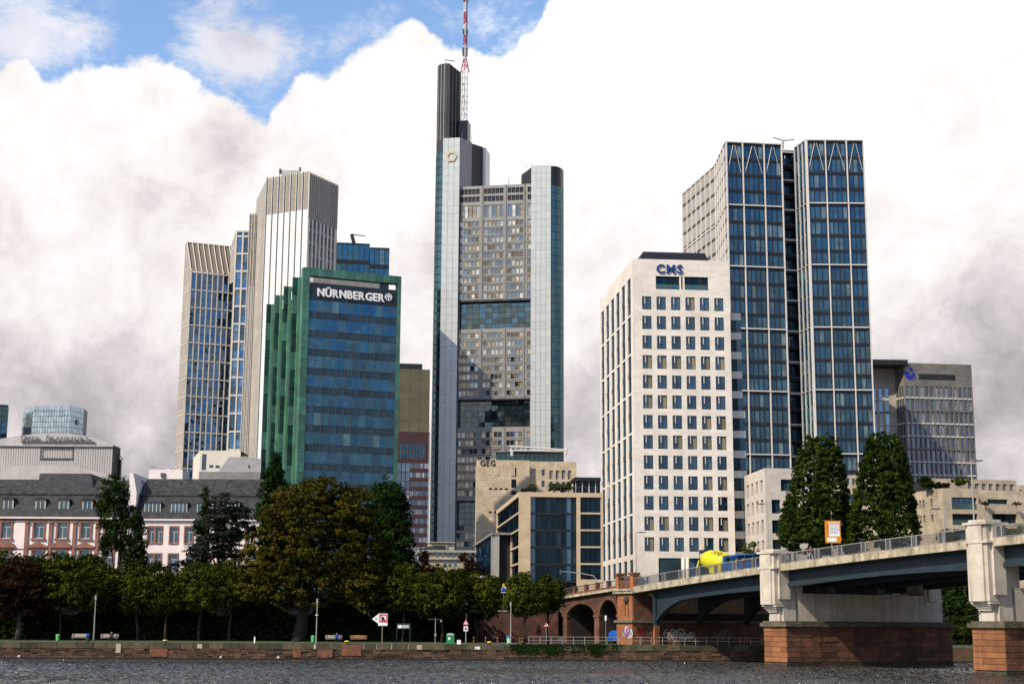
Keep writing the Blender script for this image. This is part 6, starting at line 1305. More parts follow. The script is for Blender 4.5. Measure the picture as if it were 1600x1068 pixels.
# ===== boxes behind the slate roof
Fx = Fr(PY(303, 735, 300), PY(374, 735, 300)); T = thing('beige_roof_block', 'beige block with strip windows behind the right slate roof', 'building', Fx.at(0, 0, GZ)); P = Parts(T)
hA_, hB_ = Fx.h(340, 703.5), Fx.h(340, 720); x1_ = Fx.a(376, 710)
mb = MB(); wall(mb, Fx, Fx.a(313, 710), x1_, GZ, hA_, [(Fx.a(315.5, 720), Fx.a(322.5, 720), Fx.h(318, 734), Fx.h(318, 709)), (Fx.a(327, 727), Fx.a(333.5, 727), Fx.h(330, 730.6), Fx.h(330, 726)), (Fx.a(336.5, 727), Fx.a(343.5, 727), Fx.h(340, 731), Fx.h(340, 726.5))], .4, M_limestone_r)
pA, pB = Fx.at(Fx.a(313, 710), 0, 0), Fx.at(Fx.a(302, 728, -10), -10, 0); mb.poly([(pB.x, pB.y, GZ), (pA.x, pA.y, GZ), (pA.x, pA.y, hA_), (pB.x, pB.y, hA_ - .3)], M_limestone_r); mb.poly([(pA.x, pA.y, hA_), Fx.at(x1_, 0, hA_), Fx.at(x1_, -10, hA_), (pB.x, pB.y, hA_ - .3)], M_roofgrey); mb.build('wall', T)
for (q0_, q1_, y0, y1) in ((315.5, 322.5, 734, 709), (327, 333.5, 730.6, 726), (336.5, 343.5, 731, 726.5)): P.add('window', Fx, Fx.a(q0_, 727), Fx.a(q1_, 727), -.38, -.3, Fx.h(330, y0), Fx.h(330, y1), G_old)
P.flush()
T = thing('grey_roof_box', 'light grey metal clad plant box behind the right slate roof', 'building', PY(380, 745, 290)); mb = MB(); Fy = Fr(PY(340, 735, 292), PY(407.5, 735, 292)); mo = mat('grey_plant_cladding', (.34, .335, .335), .6, .1, var=.04, joints=(1.1, 1.1, .03, .85), udir=Fy.u)
mb.extrude(Fy, [(Fy.a(343, 733), GZ), (Fy.L, GZ), (Fy.L, Fy.h(400, 716)), (Fy.a(359, 713), Fy.h(360, 713)), (Fy.a(348, 725), Fy.h(348, 727)), (Fy.a(343, 733), Fy.h(343, 733))], -8, 0, mo); mb.build('body', T)
P = Parts(T); P.add('vent', Fy, Fy.a(388, 727), Fy.a(390, 727), -.05, .1, Fy.h(389, 730.5), Fy.h(389, 726), M_blackmetal); P.add('parapet', Fy, Fy.a(312, 737), Fy.L + .0, .05, .6, GZ, Fy.h(350, 737), M_roofgrey); P.flush()
T = thing('white_roof_house', 'low white rooftop with chimney left of the beige block', 'building', PY(232, 745, 275)); Fz = Fr(PY(232, 745, 275), PY(285, 745, 275)); mb = MB(); mb.box(Fz, 0, Fz.L, -6, 0, GZ, Fz.h(250, 733.2), M_whitepaint); mb.build('body', T)
mb = MB(); a_ = Fz.a(255, 738); mb.box(Fz, a_ - .4, a_ + .4, -.5, .3, Fz.h(255, 745), Fz.h(255, 738.5), M_darkrail); mb.tube([Fz.at(.2, -.5, Fz.h(232, 734)), Fz.at(.2, -.5, Fz.h(232, 729)), Fz.at(.9, -.5, Fz.h(238, 729))], .05, M_darkrail, 4)
a2_ = Fz.a(262, 733); mb.tube([Fz.at(a2_, -1, Fz.h(262, 734)), Fz.at(a2_, -1, Fz.h(262, 731))], .35, M_white, 8); mb.build('chimney', T)
# ------------------------------------------------------------------ the bridge
B1_ = PZ(1195, 1040.5, 0); B2_ = PZ(1522.5, 1055.0, 0); FB = Fr(B1_, B2_); LP = FB.L
ft = [(996.6, 913.8), (1060, 905.5), (1120, 897), (1186.6, 887.7), (1209.6, 882.5), (1290, 869.5), (1368.7, 859), (1440, 851.5), (1506, 846), (1538.5, 842.5), (1600, 836)]
pa = [FB.px(x, y, .3) for x, y in ft]; cf = np.polyfit([p[0] for p in pa], [p[1] for p in pa], 2)
def zd(a):
    a = min(a, 95.0); return float(np.polyval(cf, a))
print('bridge length between piers', LP, 'deck z', zd(-30), zd(0), zd(LP), zd(70))
aAb = FB.a(967.8, 1004); aAw = FB.a(990.6, 1000); print('abutment a', aAb, aAw)
BW = 23.0
BR = thing('road_bridge', 'road bridge with concrete edge, blue steel girders and grey railings crossing the river', 'bridge', FB.at(0, 0, 0)); P = Parts(BR)
M_joint = M_concrete_dirty
seg = 3.0; a = aAw + .6; mb = MB()
while a < 175:
    a1 = a + seg; z0, z1 = zd(a), zd(a1)
    mb.hexa([FB.at(a, -.3, z0 - .75), FB.at(a1, -.3, z1 - .75), FB.at(a1, -BW + .3, z1 - .75), FB.at(a, -BW + .3, z0 - .75), FB.at(a, -.3, z0 - .06), FB.at(a1, -.3, z1 - .06), FB.at(a1, -BW + .3, z1 - .06), FB.at(a, -BW + .3, z0 - .06)], M_asphalt); a = a1
mb.build('deck', BR)
a = aAw + .6; hf = .78
while a < 175:
    a1 = a + 6.0
    for d0, d1 in ((-.3, .45), (-BW - .45, -BW + .3)):
        mb = MB(); n_ = 4
        for k in range(n_):
            x0, x1 = a + (a1 - a) * k / n_, a + (a1 - a) * (k + 1) / n_ - (.015 if k == n_ - 1 else 0)
            mb.hexa([FB.at(x0, d1, zd(x0) - hf), FB.at(x1, d1, zd(x1) - hf), FB.at(x1, d0, zd(x1) - hf), FB.at(x0, d0, zd(x0) - hf), FB.at(x0, d1, zd(x0)), FB.at(x1, d1, zd(x1)), FB.at(x1, d0, zd(x1) + .06), FB.at(x0, d0, zd(x0) + .06)], M_concrete_dirty)
        mb.build('edge_beam', BR)
    a = a1
def girder(a0, a1, bot, d, thick=.35, rib=.35):
    """plate girder with a flange along its curved lower edge"""
    n_ = 26; A_ = [a0 + (a1 - a0) * i / n_ for i in range(n_ + 1)]; mb = MB()
    for x0, x1 in zip(A_[:-1], A_[1:]):
        b0, b1 = bot(x0), bot(x1); t0, t1 = zd(x0) - .76, zd(x1) - .76
        mb.hexa([FB.at(x0, d, b0), FB.at(x1, d, b1), FB.at(x1, d - thick, b1), FB.at(x0, d - thick, b0), FB.at(x0, d, t0), FB.at(x1, d, t1), FB.at(x1, d - thick, t1), FB.at(x0, d - thick, t0)], M_steel_blue)
        mb.hexa([FB.at(x0, d + .22, b0 - .12), FB.at(x1, d + .22, b1 - .12), FB.at(x1, d - thick - .22, b1 - .12), FB.at(x0, d - thick - .22, b0 - .12), FB.at(x0, d + .22, b0 + rib), FB.at(x1, d + .22, b1 + rib), FB.at(x1, d + .01, b1 + rib), FB.at(x0, d + .01, b0 + rib)], M_steel_blue)
    k = 0
    for i in range(1, k): x = a0 + (a1 - a0) * i / k; mb.hexa([FB.at(x - .05, d + .16, bot(x)), FB.at(x + .05, d + .16, bot(x)), FB.at(x + .05, d, bot(x)), FB.at(x - .05, d, bot(x)), FB.at(x - .05, d + .16, zd(x) - .8), FB.at(x + .05, d + .16, zd(x) - .8), FB.at(x + .05, d, zd(x) - .8), FB.at(x - .05, d, zd(x) - .8)], M_steel_blue)
    mb.build('girder', BR)
DG = -.9
g1p = sorted(FB.px(x, y, DG) for x, y in ((1025.5, 972), (1029.9, 964.9), (1035.9, 955.9), (1047.9, 945.4), (1062.8, 936.4), (1082, 932.2), (1100, 929.8), (1140, 924.5), (1187, 920.5)))
bot1 = lambda a: float(np.interp(a, [p[0] for p in g1p], [p[1] for p in g1p]))
g2p = sorted(FB.px(x, y, DG) for x, y in ((1243, 913.6), (1310, 904.6), (1376, 897.2), (1443, 892.0), (1509, 888.5)))
bot2 = lambda a: float(np.interp(a, [p[0] for p in g2p], [p[1] for p in g2p]))
bot3 = lambda a: zd(a) - (zd(LP) - bot2(LP) if a < LP + 12 else zd(LP) - bot2(LP) - .1)
for dg in (DG, -7.5, -15, -BW + 1.3):
    girder(g1p[0][0], .8, bot1, dg); girder(3.2, LP + .8, bot2, dg); girder(LP + 3.4, LP + 40, bot3, dg)
for (x0, x1) in ((g1p[0][0] + 3, 0), (4, LP), (LP + 4, LP + 38)):
    n_ = int((x1 - x0) / 4)
    for i in range(n_): x = x0 + (x1 - x0) * (i + .5) / n_; P.add('cross_beam', FB, x - .15, x + .15, -BW + 1.5, DG - .4, zd(x) - 1.5, zd(x) - .77, M_steel_blue)
P.add('end_post', FB, g1p[0][0] - .35, g1p[0][0] + .25, DG - .5, DG + .3, g1p[0][1] - .4, zd(-28) - .8, M_steel_blue)
P.flush()
# railing: long barred bays between short mesh bays
sp_ = (FB.a(1469.7, 840, .2) - FB.a(1242, 870, .2)) / 6; a_first = FB.a(1242, 870, .2)
def railing(aS, aE, dR):
    k = math.ceil((aS - a_first) / sp_); x = a_first + k * sp_; cuts = []
    while x < aE: cuts.append(x); x += sp_
    ends = [aS] + cuts + [aE]
    for c in cuts:
        for o_ in (-.34, .34):
            if aS < c + o_ < aE: bobj('rail_post', FB, c + o_ - .045, c + o_ + .045, dR - .05, dR + .05, zd(c) + .05, zd(c) + 1.22, M_rail, BR)
        mb = MB(); z = zd(c); mb.hexa([FB.at(c - .27, dR + .015, z + .12), FB.at(c + .27, dR + .015, z + .12), FB.at(c + .27, dR - .015, z + .12), FB.at(c - .27, dR - .015, z + .12), FB.at(c - .27, dR + .015, z + 1.05), FB.at(c + .27, dR + .015, z + 1.05), FB.at(c + .27, dR - .015, z + 1.05), FB.at(c - .27, dR - .015, z + 1.05)], M_darkrail); mb.build('mesh_panel', BR)
    for x0, x1 in zip(ends[:-1], ends[1:]):
        y0, y1 = x0 + (.4 if x0 in cuts else .05), x1 - (.4 if x1 in cuts else .05)
        if y1 - y0 < .3: continue
        mb = MB(); n_ = max(1, int((y1 - y0) / .135))
        for i in range(n_):
            x = y0 + (y1 - y0) * (i + .5) / n_; z = zd(x); w_ = .014
            mb.hexa([FB.at(x - w_, dR + w_, z + .1), FB.at(x + w_, dR + w_, z + .1), FB.at(x + w_, dR - w_, z + .1), FB.at(x - w_, dR - w_, z + .1), FB.at(x - w_, dR + w_, z + 1.12), FB.at(x + w_, dR + w_, z + 1.12), FB.at(x + w_, dR - w_, z + 1.12), FB.at(x - w_, dR - w_, z + 1.12)], M_darkrail)
        mb.build('barred_bay', BR, 'stuff' if False else None)
    mb = MB(); n_ = 16
    for i in range(n_):
        x0, x1 = aS + (aE - aS) * i / n_, aS + (aE - aS) * (i + 1) / n_
        for h0, h1, t_ in ((1.13, 1.2, .05), (.08, .12, .03)):
            mb.hexa([FB.at(x0, dR + t_, zd(x0) + h0), FB.at(x1, dR + t_, zd(x1) + h0), FB.at(x1, dR - t_, zd(x1) + h0), FB.at(x0, dR - t_, zd(x0) + h0), FB.at(x0, dR + t_, zd(x0) + h1), FB.at(x1, dR + t_, zd(x1) + h1), FB.at(x1, dR - t_, zd(x1) + h1), FB.at(x0, dR - t_, zd(x0) + h1)], M_rail)
    mb.build('handrail', BR)
aPL, aPR = FB.a(1187.3, 900, 1.0), FB.a(1209.7, 900, 1.0)           # front pillar of the first pier
wP = aPR - aPL
railing(aAw + .7, aPL - .1, .15); railing(aPR + .1, LP + aPL - .1, .15); railing(LP + aPR + .1, LP + 34, .15)
# ---- piers
M_red_dark = mat('shaded_worn_sandstone', (.24, .10, .05), .9, var=.25, vscale=.45, bump=.3, streak=.55, streak_col=(.03, .022, .014), rnd=.4, joints=(.9, .285, .022, .6), udir=(-FB.n.x, -FB.n.y), col2=(.095, .042, .026))  # long side coloured darker for its lack of sun, plus algae streaks
M_tide = mat('tide_line_stone', (.060, .040, .024), .8, var=.4, vscale=1.5, bump=.4, col2=(.022, .024, .012), rnd=.3)
def pier(a0, label, rearfull=True, seed=1):
    T = thing('bridge_pier', label, 'bridge pier', FB.at(a0, 0, 0), 'river piers of the bridge'); P = Parts(T); rs = random.Random(seed)
    wd, ln, zc = 4.2, 25.0, 4.55
    mb = MB(); mb.box(FB, a0 + .12, a0 + wd - .12, -ln + .12, -.12, -2, zc, M_mortar); mb.box(FB, a0 - .1, a0 + wd + .1, -ln - .1, .1, -2, .12, M_mortar); mb.build('core', T)
    FE = Fr(FB.at(a0, 0, 0), FB.at(a0 + wd, 0, 0)); FLo = Fr(FB.at(a0 + wd, 0, 0), FB.at(a0 + wd, -ln, 0)); FBk_ = Fr(FB.at(a0, -ln, 0), FB.at(a0, 0, 0))
    nr = 8; rh = zc / nr
    for r in range(nr):
        h0, h1 = r * rh + .02, (r + 1) * rh - .025
        cuts = [0, wd * (.38 if r % 2 else .30), wd * (.72 if r % 2 else .60), wd]
        for x0, x1 in zip(cuts[:-1], cuts[1:]): P.add('stone', FE, x0 + (.02 if x0 else 0), x1 - .02, -.2, rs.uniform(-.02, .03), h0 + .1 * (r == 0), h1 if r else h1 - .22, M_red_sand if r else M_tide)
        x = 0.0
        while x < ln:
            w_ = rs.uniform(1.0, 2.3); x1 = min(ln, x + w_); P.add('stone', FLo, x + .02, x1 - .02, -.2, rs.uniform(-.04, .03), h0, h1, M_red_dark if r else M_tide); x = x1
        P.add('stone', FBk_, .02, ln - .02, -.2, 0, h0, h1, M_red_sand)
    # cap slabs
    capm = mat('pier_cap_stone_%d' % seed, (.14, .115, .075), .95, var=.3, vscale=1.2, bump=.4, col2=(.05, .05, .03))
    P.add('cap_stone', FB, a0 - .32, a0 + wd + .32, -ln - .3, .32, zc, zc + .42, capm); P.add('cap_stone', FB, a0 - .05, a0 + wd + .05, -ln, .1, zc + .42, zc + .62, capm)
    P.flush()
    zb = zc + .62; hw_ = FB.h(1238, 925.6, -.3) if a0 == 0 else FB.h(1238, 925.6, -.3)
    mb = MB(); mb.box(FB, a0 + .75, a0 + wd - .75, -ln + .7, -.25, zb, hw_, M_concrete); mb.box(FB, a0 + .55, a0 + wd - .9, -3.2, -.1, hw_ + .01, zd(a0) - .8, M_concrete); mb.box(FB, a0 + .55, a0 + wd - .9, -ln + .6, -ln + 3.6, hw_ + .01, zd(a0) - .8, M_concrete)
    mb.build('pier_wall', T)
    P.add('bearing', FB, a0 + 1.0, a0 + wd - 1.2, -8.2, -7.0, hw_ + .01, zd(a0) - 2.2, M_darkrail); P.add('bearing', FB, a0 + 1.0, a0 + wd - 1.2, -15.7, -14.5, hw_ + .01, zd(a0) - 2.2, M_darkrail)
    x0, x1 = a0 + aPL, a0 + aPR
    for dd0, dd1 in ((-1.5, 1.0), (-BW - 1.0, -BW + 1.5)):
        front = dd1 > 0; top = zd(a0) + 1.45; mb = MB(); bz = zb + .95
        mb.box(FB, x0, x1, dd0, dd1, bz + .9, top, M_concrete)
        mb.box(FB, x0 + wP * .16, x1 - wP * .16, dd0 + .2, dd1 + (.22 if front else 0), bz + .9, top, M_concrete)
        mb.box(FB, x1 + .0, x1 + .28, dd0 + .5, dd1 - .5, bz + 1.5, top - .02, M_concrete)
        for k, (ins, hh) in enumerate(((.12, .0), (.28, -.2), (.46, -.4), (.62, -.62))):
            mb.box(FB, x0 + ins * .8, x1 - ins * .8 if k else x1 - .02, dd0 + ins * .5, dd1 - ins, bz + .9 + hh - .24, bz + .9 + hh - .004 * k, M_concrete)
        mb.box(FB, x0 + .5, x1 - .4, dd0 + .3, dd1 - .9, zb, bz + .3, M_concrete)
        mb.box(FB, x0 - .1, x1 + .34, dd0 - .1, dd1 + .34, top, top + .24, M_concrete); mb.box(FB, x0 + .25, x1 - .25, dd0 + .3, dd1 - .15, top + .24, top + .5, M_concrete)
        mb.box(FB, x0 - .06, x1 + .30, dd0 - .06, dd1 + .28, zd(a0) - .32, zd(a0) - .14, M_concrete)
        mb.build('pillar', T)
    # drainage fitting and conduit
    P.add('conduit', FB, a0 + wd - .74, a0 + wd - .68, -2.1, -2.0, zb, hw_, M_darkrail)
    FR_ = Fr(FB.at(a0 + wd - .9, -.1, 0), FB.at(a0 + wd - .9, -3.2, 0))
    for h_ in (.0, .38): P.add('pipe', FR_, .5, 2.9, .05, .16, zd(a0) - 1.9 - h_, zd(a0) - 1.8 - h_, M_frame_dark)
    P.add('lamp_box', FR_, 1.0, 1.5, .05, .35, zd(a0) - 2.3, zd(a0) - 1.85, M_frame_dark)
    P.flush(); return T
pier(0, 'river pier of red sandstone with cream concrete pillar, the one farther from the right edge', seed=1)
pier(LP, 'river pier of red sandstone cut off by the right edge of the view', seed=2)
# ---- abutment
AB = thing('bridge_abutment', 'red sandstone abutment with graffiti where the bridge meets the far bank', 'bridge abutment', FB.at(aAb, 0, 2)); P = Parts(AB)
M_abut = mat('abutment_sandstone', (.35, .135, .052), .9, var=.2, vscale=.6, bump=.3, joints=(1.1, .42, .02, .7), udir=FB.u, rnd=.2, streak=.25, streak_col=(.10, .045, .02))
M_abut2 = mat('abutment_sandstone_shaded', (.16, .070, .042), .9, var=.25, vscale=.6, bump=.3, joints=(1.2, .30, .02, .7), udir=(FB.n.x, FB.n.y), streak=.4, streak_col=(.05, .025, .015))  # darker copy of the sandstone, shade put into its colour
zt = FB.h(980, 926.5, .3); zl = FB.h(980, 972, .3); zl0 = FB.h(980, 969, .3)
M_abut_shade = mat('shade_dark_stone', (.035, .022, .016), .95, var=.3)  # stone coloured near black to stand for shade under deck and arches
FRv = Fr(FB.at(aAw + .15, 0, 0), FB.at(aAw + .15, -BW - 1, 0))
mb = MB(); mb.box(FB, aAb, aAw, -3.6, .25, zl, zt, M_abut); mb.box(FB, aAb - .12, aAw + .12, -1.2, .35, 1.4, zl, M_abut); mb.build('pillar', AB)
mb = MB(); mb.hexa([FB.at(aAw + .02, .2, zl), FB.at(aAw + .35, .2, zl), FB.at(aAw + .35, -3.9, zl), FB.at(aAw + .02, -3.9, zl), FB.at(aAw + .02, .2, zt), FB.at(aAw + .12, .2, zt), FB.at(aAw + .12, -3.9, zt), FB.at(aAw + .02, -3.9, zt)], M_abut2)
mb.box(FB, aAw - 2, aAw - .4, -BW - .6, -3.9, zl, zd(aAw) - .8, M_abut_shade); mb.box(FB, aAb, aAw + .15, -BW - .8, -1.21, .4, zl, M_abut2); mb.build('body', AB)
P.add('ledge', FB, aAb - .35, aAw + .5, -BW - 1, .62, zl, zl + .32, M_greystone)
dp = -3.3; P.add('buttress', FB, aAw + .16, aAw + .55, dp - .4, dp + .4, 1.5, zl, M_abut)
# carved ornament on the pillar: flaming bowl on two rods
oa, oh = FB.px(979, 935.5, .3); mb = MB(); M_carv = mat('dark_carved_stone', (.07, .045, .03), .9)
mb.lathe(FB.at(oa, .32, oh - .55), Vector((0, 0, 1)), [(0, .08), (.1, .3), (.3, .42), (.5, .46), (.62, .34), (.85, .26), (1.0, .12), (1.15, .02)], M_carv, 12)
for s_ in (-1, 1): mb.box(FB, oa + s_ * .38 - .04, oa + s_ * .38 + .04, .26, .34, oh - 2.3, oh - .3, M_carv); mb.tube([FB.at(oa + s_ * .15, .35, oh - .5), FB.at(oa + s_ * .5, .38, oh - .1), FB.at(oa + s_ * .55, .35, oh + .2)], [.1, .08, .03], M_carv, 6)
mb.build('ornament', AB)
# cornice, twin posts and stone balustrade on top
P.add('cornice', FB, aAb - .6, aAw + .7, -1.6, .65, zt, zt + .35, M_concrete_dirty); P.add('cornice', FB, aAb - .45, aAw + .55, -1.4, .8, zt + .35, zt + .62, M_concrete_dirty)
pt_ = FB.h(975, 894.5, .3)
for x in (aAb + .1, aAw + .1):
    P.add('parapet_post', FB, x - .38, x + .38, -.5, .4, zt + .62, pt_ - .28, M_abut); P.add('post_cap', FB, x - .55, x + .55, -.68, .58, pt_ - .28, pt_, M_abut2)
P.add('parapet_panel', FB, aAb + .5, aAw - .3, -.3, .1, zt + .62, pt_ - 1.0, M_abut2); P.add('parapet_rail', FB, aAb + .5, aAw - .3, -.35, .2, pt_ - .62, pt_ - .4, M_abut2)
P.flush()
# graffiti: painted strokes as thin raised ribbons
def stroke(mb, F, ps, w_, m, d):
    for (x0, y0), (x1, y1) in zip(ps[:-1], ps[1:]):
        l_ = math.hypot(x1 - x0, y1 - y0) or 1e-6; nx, ny = -(y1 - y0) / l_ * w_ / 2, (x1 - x0) / l_ * w_ / 2
        mb.poly([F.at(x0 + nx, d, y0 + ny), F.at(x0 - nx, d, y0 - ny), F.at(x1 - nx, d, y1 - ny), F.at(x1 + nx, d, y1 + ny)][::-1], m)
M_gw = mat('paint_white', (.55, .53, .50), .7); M_gp = mat('paint_purple', (.28, .02, .22), .7); M_gb = mat('paint_blue', (.03, .08, .40), .7); M_gpk = mat('paint_pink', (.55, .10, .25), .7); M_gr = mat('paint_dark_red', (.25, .01, .015), .7)
def graffiti(name, F, cx, cz, w_, h_, cols, seed, n_, d, sw=.1):
    rs = random.Random(seed); mb = MB()
    for i in range(n_):
        x = cx + (i / max(1, n_ - 1) - .5) * w_ * .85; z = cz + rs.uniform(-.2, .2) * h_; r = rs.uniform(.28, .5) * min(h_, w_); ph = rs.uniform(0, 6); k = rs.choice((1, 1.5, 2))
        ps = [(x + r * .6 * math.cos(t_ + ph) * (1 + .3 * math.sin(k * t_)), z + r * .8 * math.sin(t_ * k + ph)) for t_ in np.linspace(0, 6.3 * rs.uniform(.6, 1), 18)]
        stroke(mb, F, ps, sw * rs.uniform(.7, 1.6), cols[i % len(cols)], d + .0015 * i)
    return mb.build(name, AB)
gx, gh = FB.px(980, 986.5, .36); graffiti('coloured_graffiti', FB, gx, gh, 1.9, 1.5, [M_gw, M_gp, M_gpk, M_gb, M_gw, M_gp], 4, 13, .355, .13)
FRw = Fr(FB.at(aAw + .15, 0, 0), FB.at(aAw + .15, -BW, 0))
def G_(px_, py_): return FRw.px(px_, py_, .004)
x, z = G_(1047, 990); graffiti('white_graffiti', FRw, x, z, 1.8, 1.5, [M_gw], 7, 6, .004, .11); x, z = G_(1062, 992); graffiti('white_graffiti', FRw, x, z, 2.0, 1.7, [M_gw], 9, 8, .004, .12); x, z = G_(1079, 993); graffiti('white_graffiti', FRw, x, z, 1.2, 1.5, [M_gw], 3, 5, .004, .1)
x, z = G_(1127, 990); graffiti('faint_graffiti', FRw, x, z, 3.0, 1.2, [mat('paint_faint', (.22, .20, .19), .8)], 12, 8, .004, .07); x, z = G_(1001, 987); graffiti('red_graffiti', FRw, x, z, 1.0, .9, [M_gr], 13, 5, .004, .1)
# ---- stone viaduct to the left
VI = thing('stone_viaduct', 'red stone viaduct with round arches leading up to the bridge', 'viaduct', FB.at(aAb - 20, 0, 2)); P = Parts(VI)
c0_, c1_ = FB.px(965, 922, .3), FB.px(870, 936.5, .3); zc_ = lambda a: c0_[1] + (a - c0_[0]) * (c1_[1] - c0_[1]) / (c1_[0] - c0_[0])
aL_ = aAb - 52; M_via = mat('viaduct_stone', (.085, .038, .024), .9, var=.25, vscale=.6, bump=.3, joints=(.9, .32, .02, .7), udir=FB.u, streak=.45, streak_col=(.06, .035, .025))  # viaduct stone darkened in colour to stand in for tree shade
arches = [(FB.a(937, 990), FB.a(965, 990)), (FB.a(886.5, 990), FB.a(929.5, 990))]
wA = arches[1][1] - arches[1][0]; g_ = arches[0][0] - arches[1][1]; x1 = arches[1][0] - g_
for _ in range(4): arches.append((x1 - wA, x1)); x1 -= wA + g_
zsp = FB.h(905, 962, 0)
A_ = sorted({aL_, aAb} | {x for r in arches for x in r} | {r[0] + (r[1] - r[0]) * .5 * (1 - math.cos(math.pi * k / 12)) for r in arches for k in range(13)})
A_ = [x for x in A_ if aL_ <= x <= aAb]
def ah(a):
    for r0, r1 in arches:
        if r0 <= a <= r1: rr = (r1 - r0) / 2; return zsp + math.sqrt(max(0, rr * rr - (a - (r0 + rr)) ** 2)) * (min(1.0, (zc_(a) - 1.0 - zsp) / rr))
    return None
mb = MB()
for x0, x1 in zip(A_[:-1], A_[1:]):
    m_ = (x0 + x1) / 2; ins_ = ah(m_) is not None; b0, b1 = (ah(x0), ah(x1)) if ins_ else (1.5, 1.5)
    if ins_: b0 = b0 if b0 is not None else zsp; b1 = b1 if b1 is not None else zsp
    for d_ in (0.0, -BW):
        mb.poly([FB.at(x0, d_, b0), FB.at(x1, d_, b1), FB.at(x1, d_, zc_(x1)), FB.at(x0, d_, zc_(x0))], M_via)
    if ins_: mb.poly([FB.at(x0, -.6, b0), FB.at(x0, 0, b0), FB.at(x1, 0, b1), FB.at(x1, -.6, b1)][::-1], M_via); mb.poly([FB.at(x0, -.6, b0), FB.at(x0, -BW, b0), FB.at(x1, -BW, b1), FB.at(x1, -.6, b1)], M_abut_shade)
for r0, r1 in arches:
    for x in (r0, r1): mb.poly([FB.at(x, 0, 1.5), FB.at(x, -.6, 1.5), FB.at(x, -.6, zsp), FB.at(x, 0, zsp)], M_via); mb.poly([FB.at(x, -.6, 1.5), FB.at(x, -BW, 1.5), FB.at(x, -BW, zsp), FB.at(x, -.6, zsp)], M_abut_shade)
mb.build('wall', VI)
for r0, r1 in arches[:4]:       # arch voussoirs
    rr = (r1 - r0) / 2; n_ = 13; sc_ = min(1.0, (zc_((r0 + r1) / 2) - 1.0 - zsp) / rr)
    for k in range(n_):
        t0, t1 = math.pi * k / n_ + .02, math.pi * (k + 1) / n_ - .02; mb = MB(); q_ = lambda t_, r_: (r0 + rr + r_ * math.cos(t_), zsp + r_ * sc_ * math.sin(t_))
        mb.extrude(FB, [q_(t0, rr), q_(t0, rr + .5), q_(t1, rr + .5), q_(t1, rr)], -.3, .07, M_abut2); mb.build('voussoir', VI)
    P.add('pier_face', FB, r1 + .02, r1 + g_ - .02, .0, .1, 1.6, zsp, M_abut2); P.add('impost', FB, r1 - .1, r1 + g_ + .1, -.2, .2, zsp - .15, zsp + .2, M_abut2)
n_ = 17
for k in range(n_):
    x0, x1 = aL_ + (aAb - aL_) * k / n_, aL_ + (aAb - aL_) * (k + 1) / n_; zz0, zz1 = zc_(x0), zc_(x1); mb = MB()
    mb.hexa([FB.at(x0, .6, zz0), FB.at(x1 - .02, .6, zz1), FB.at(x1 - .02, -.4, zz1), FB.at(x0, -.4, zz0), FB.at(x0, .6, zz0 + .35), FB.at(x1 - .02, .6, zz1 + .35), FB.at(x1 - .02, -.4, zz1 + .35), FB.at(x0, -.4, zz0 + .35)], M_concrete_dirty); mb.build('cornice_stone', VI)
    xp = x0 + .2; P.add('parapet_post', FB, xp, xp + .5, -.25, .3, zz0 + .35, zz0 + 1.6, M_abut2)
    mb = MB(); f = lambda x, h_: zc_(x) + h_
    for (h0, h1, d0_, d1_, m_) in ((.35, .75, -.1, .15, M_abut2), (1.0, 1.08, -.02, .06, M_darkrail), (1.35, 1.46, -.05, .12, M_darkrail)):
        mb.hexa([FB.at(xp + .5, d1_, f(xp + .5, h0)), FB.at(x1 + .2, d1_, f(x1 + .2, h0)), FB.at(x1 + .2, d0_, f(x1 + .2, h0)), FB.at(xp + .5, d0_, f(xp + .5, h0)), FB.at(xp + .5, d1_, f(xp + .5, h1)), FB.at(x1 + .2, d1_, f(x1 + .2, h1)), FB.at(x1 + .2, d0_, f(x1 + .2, h1)), FB.at(xp + .5, d0_, f(xp + .5, h1))], m_)
    mb.build('parapet_bay', VI)
mb = MB(); mb.hexa([FB.at(aL_, -.4, zc_(aL_) + .2), FB.at(aAb, -.4, zc_(aAb) + .2), FB.at(aAb, -BW, zc_(aAb) + .2), FB.at(aL_, -BW, zc_(aL_) + .2), FB.at(aL_, -.4, zc_(aL_) + .3), FB.at(aAb, -.4, zc_(aAb) + .3), FB.at(aAb, -BW, zc_(aAb) + .3), FB.at(aL_, -BW, zc_(aL_) + .3)], M_asphalt); mb.build('road_bed', VI)
P.flush()
RW = thing('ramp_wall', 'dark red brick wall in the shade behind the striped posts', 'wall', QF.at(QF.a(790, 1000), -21, 2)); P = Parts(RW)
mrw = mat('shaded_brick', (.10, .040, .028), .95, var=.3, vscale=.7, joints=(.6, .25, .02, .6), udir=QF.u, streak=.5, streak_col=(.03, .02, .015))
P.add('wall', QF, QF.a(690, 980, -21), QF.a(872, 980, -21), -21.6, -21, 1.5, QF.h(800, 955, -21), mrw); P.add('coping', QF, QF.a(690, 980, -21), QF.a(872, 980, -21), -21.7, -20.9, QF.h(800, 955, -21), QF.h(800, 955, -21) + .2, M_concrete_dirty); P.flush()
# ------------------------------------------------------------------ small things on the bank and the bridge
def bank(px_, t, py_=1000):
    a, _ = QF.px(px_, py_, -t); return a, QF.at(a, -t, gz(t))
def bh(px_, py_, t): return QF.px(px_, py_, -t)[1]
QX = Vector((QF.u.x, QF.u.y, 0)); QY = Vector((-QF.n.x, -QF.n.y, 0))   # along the quay, inland
class LF(Fr):
    """local frame at a point: a right, d towards the viewer"""
    def __init__(s, p, ang=0.0):
        s.o = Vector((p[0], p[1])); s.u = Vector((math.cos(QF.ang + ang), math.sin(QF.ang + ang))); s.n = Vector((s.u.y, -s.u.x)); s.L = 1; s.ang = QF.ang + ang
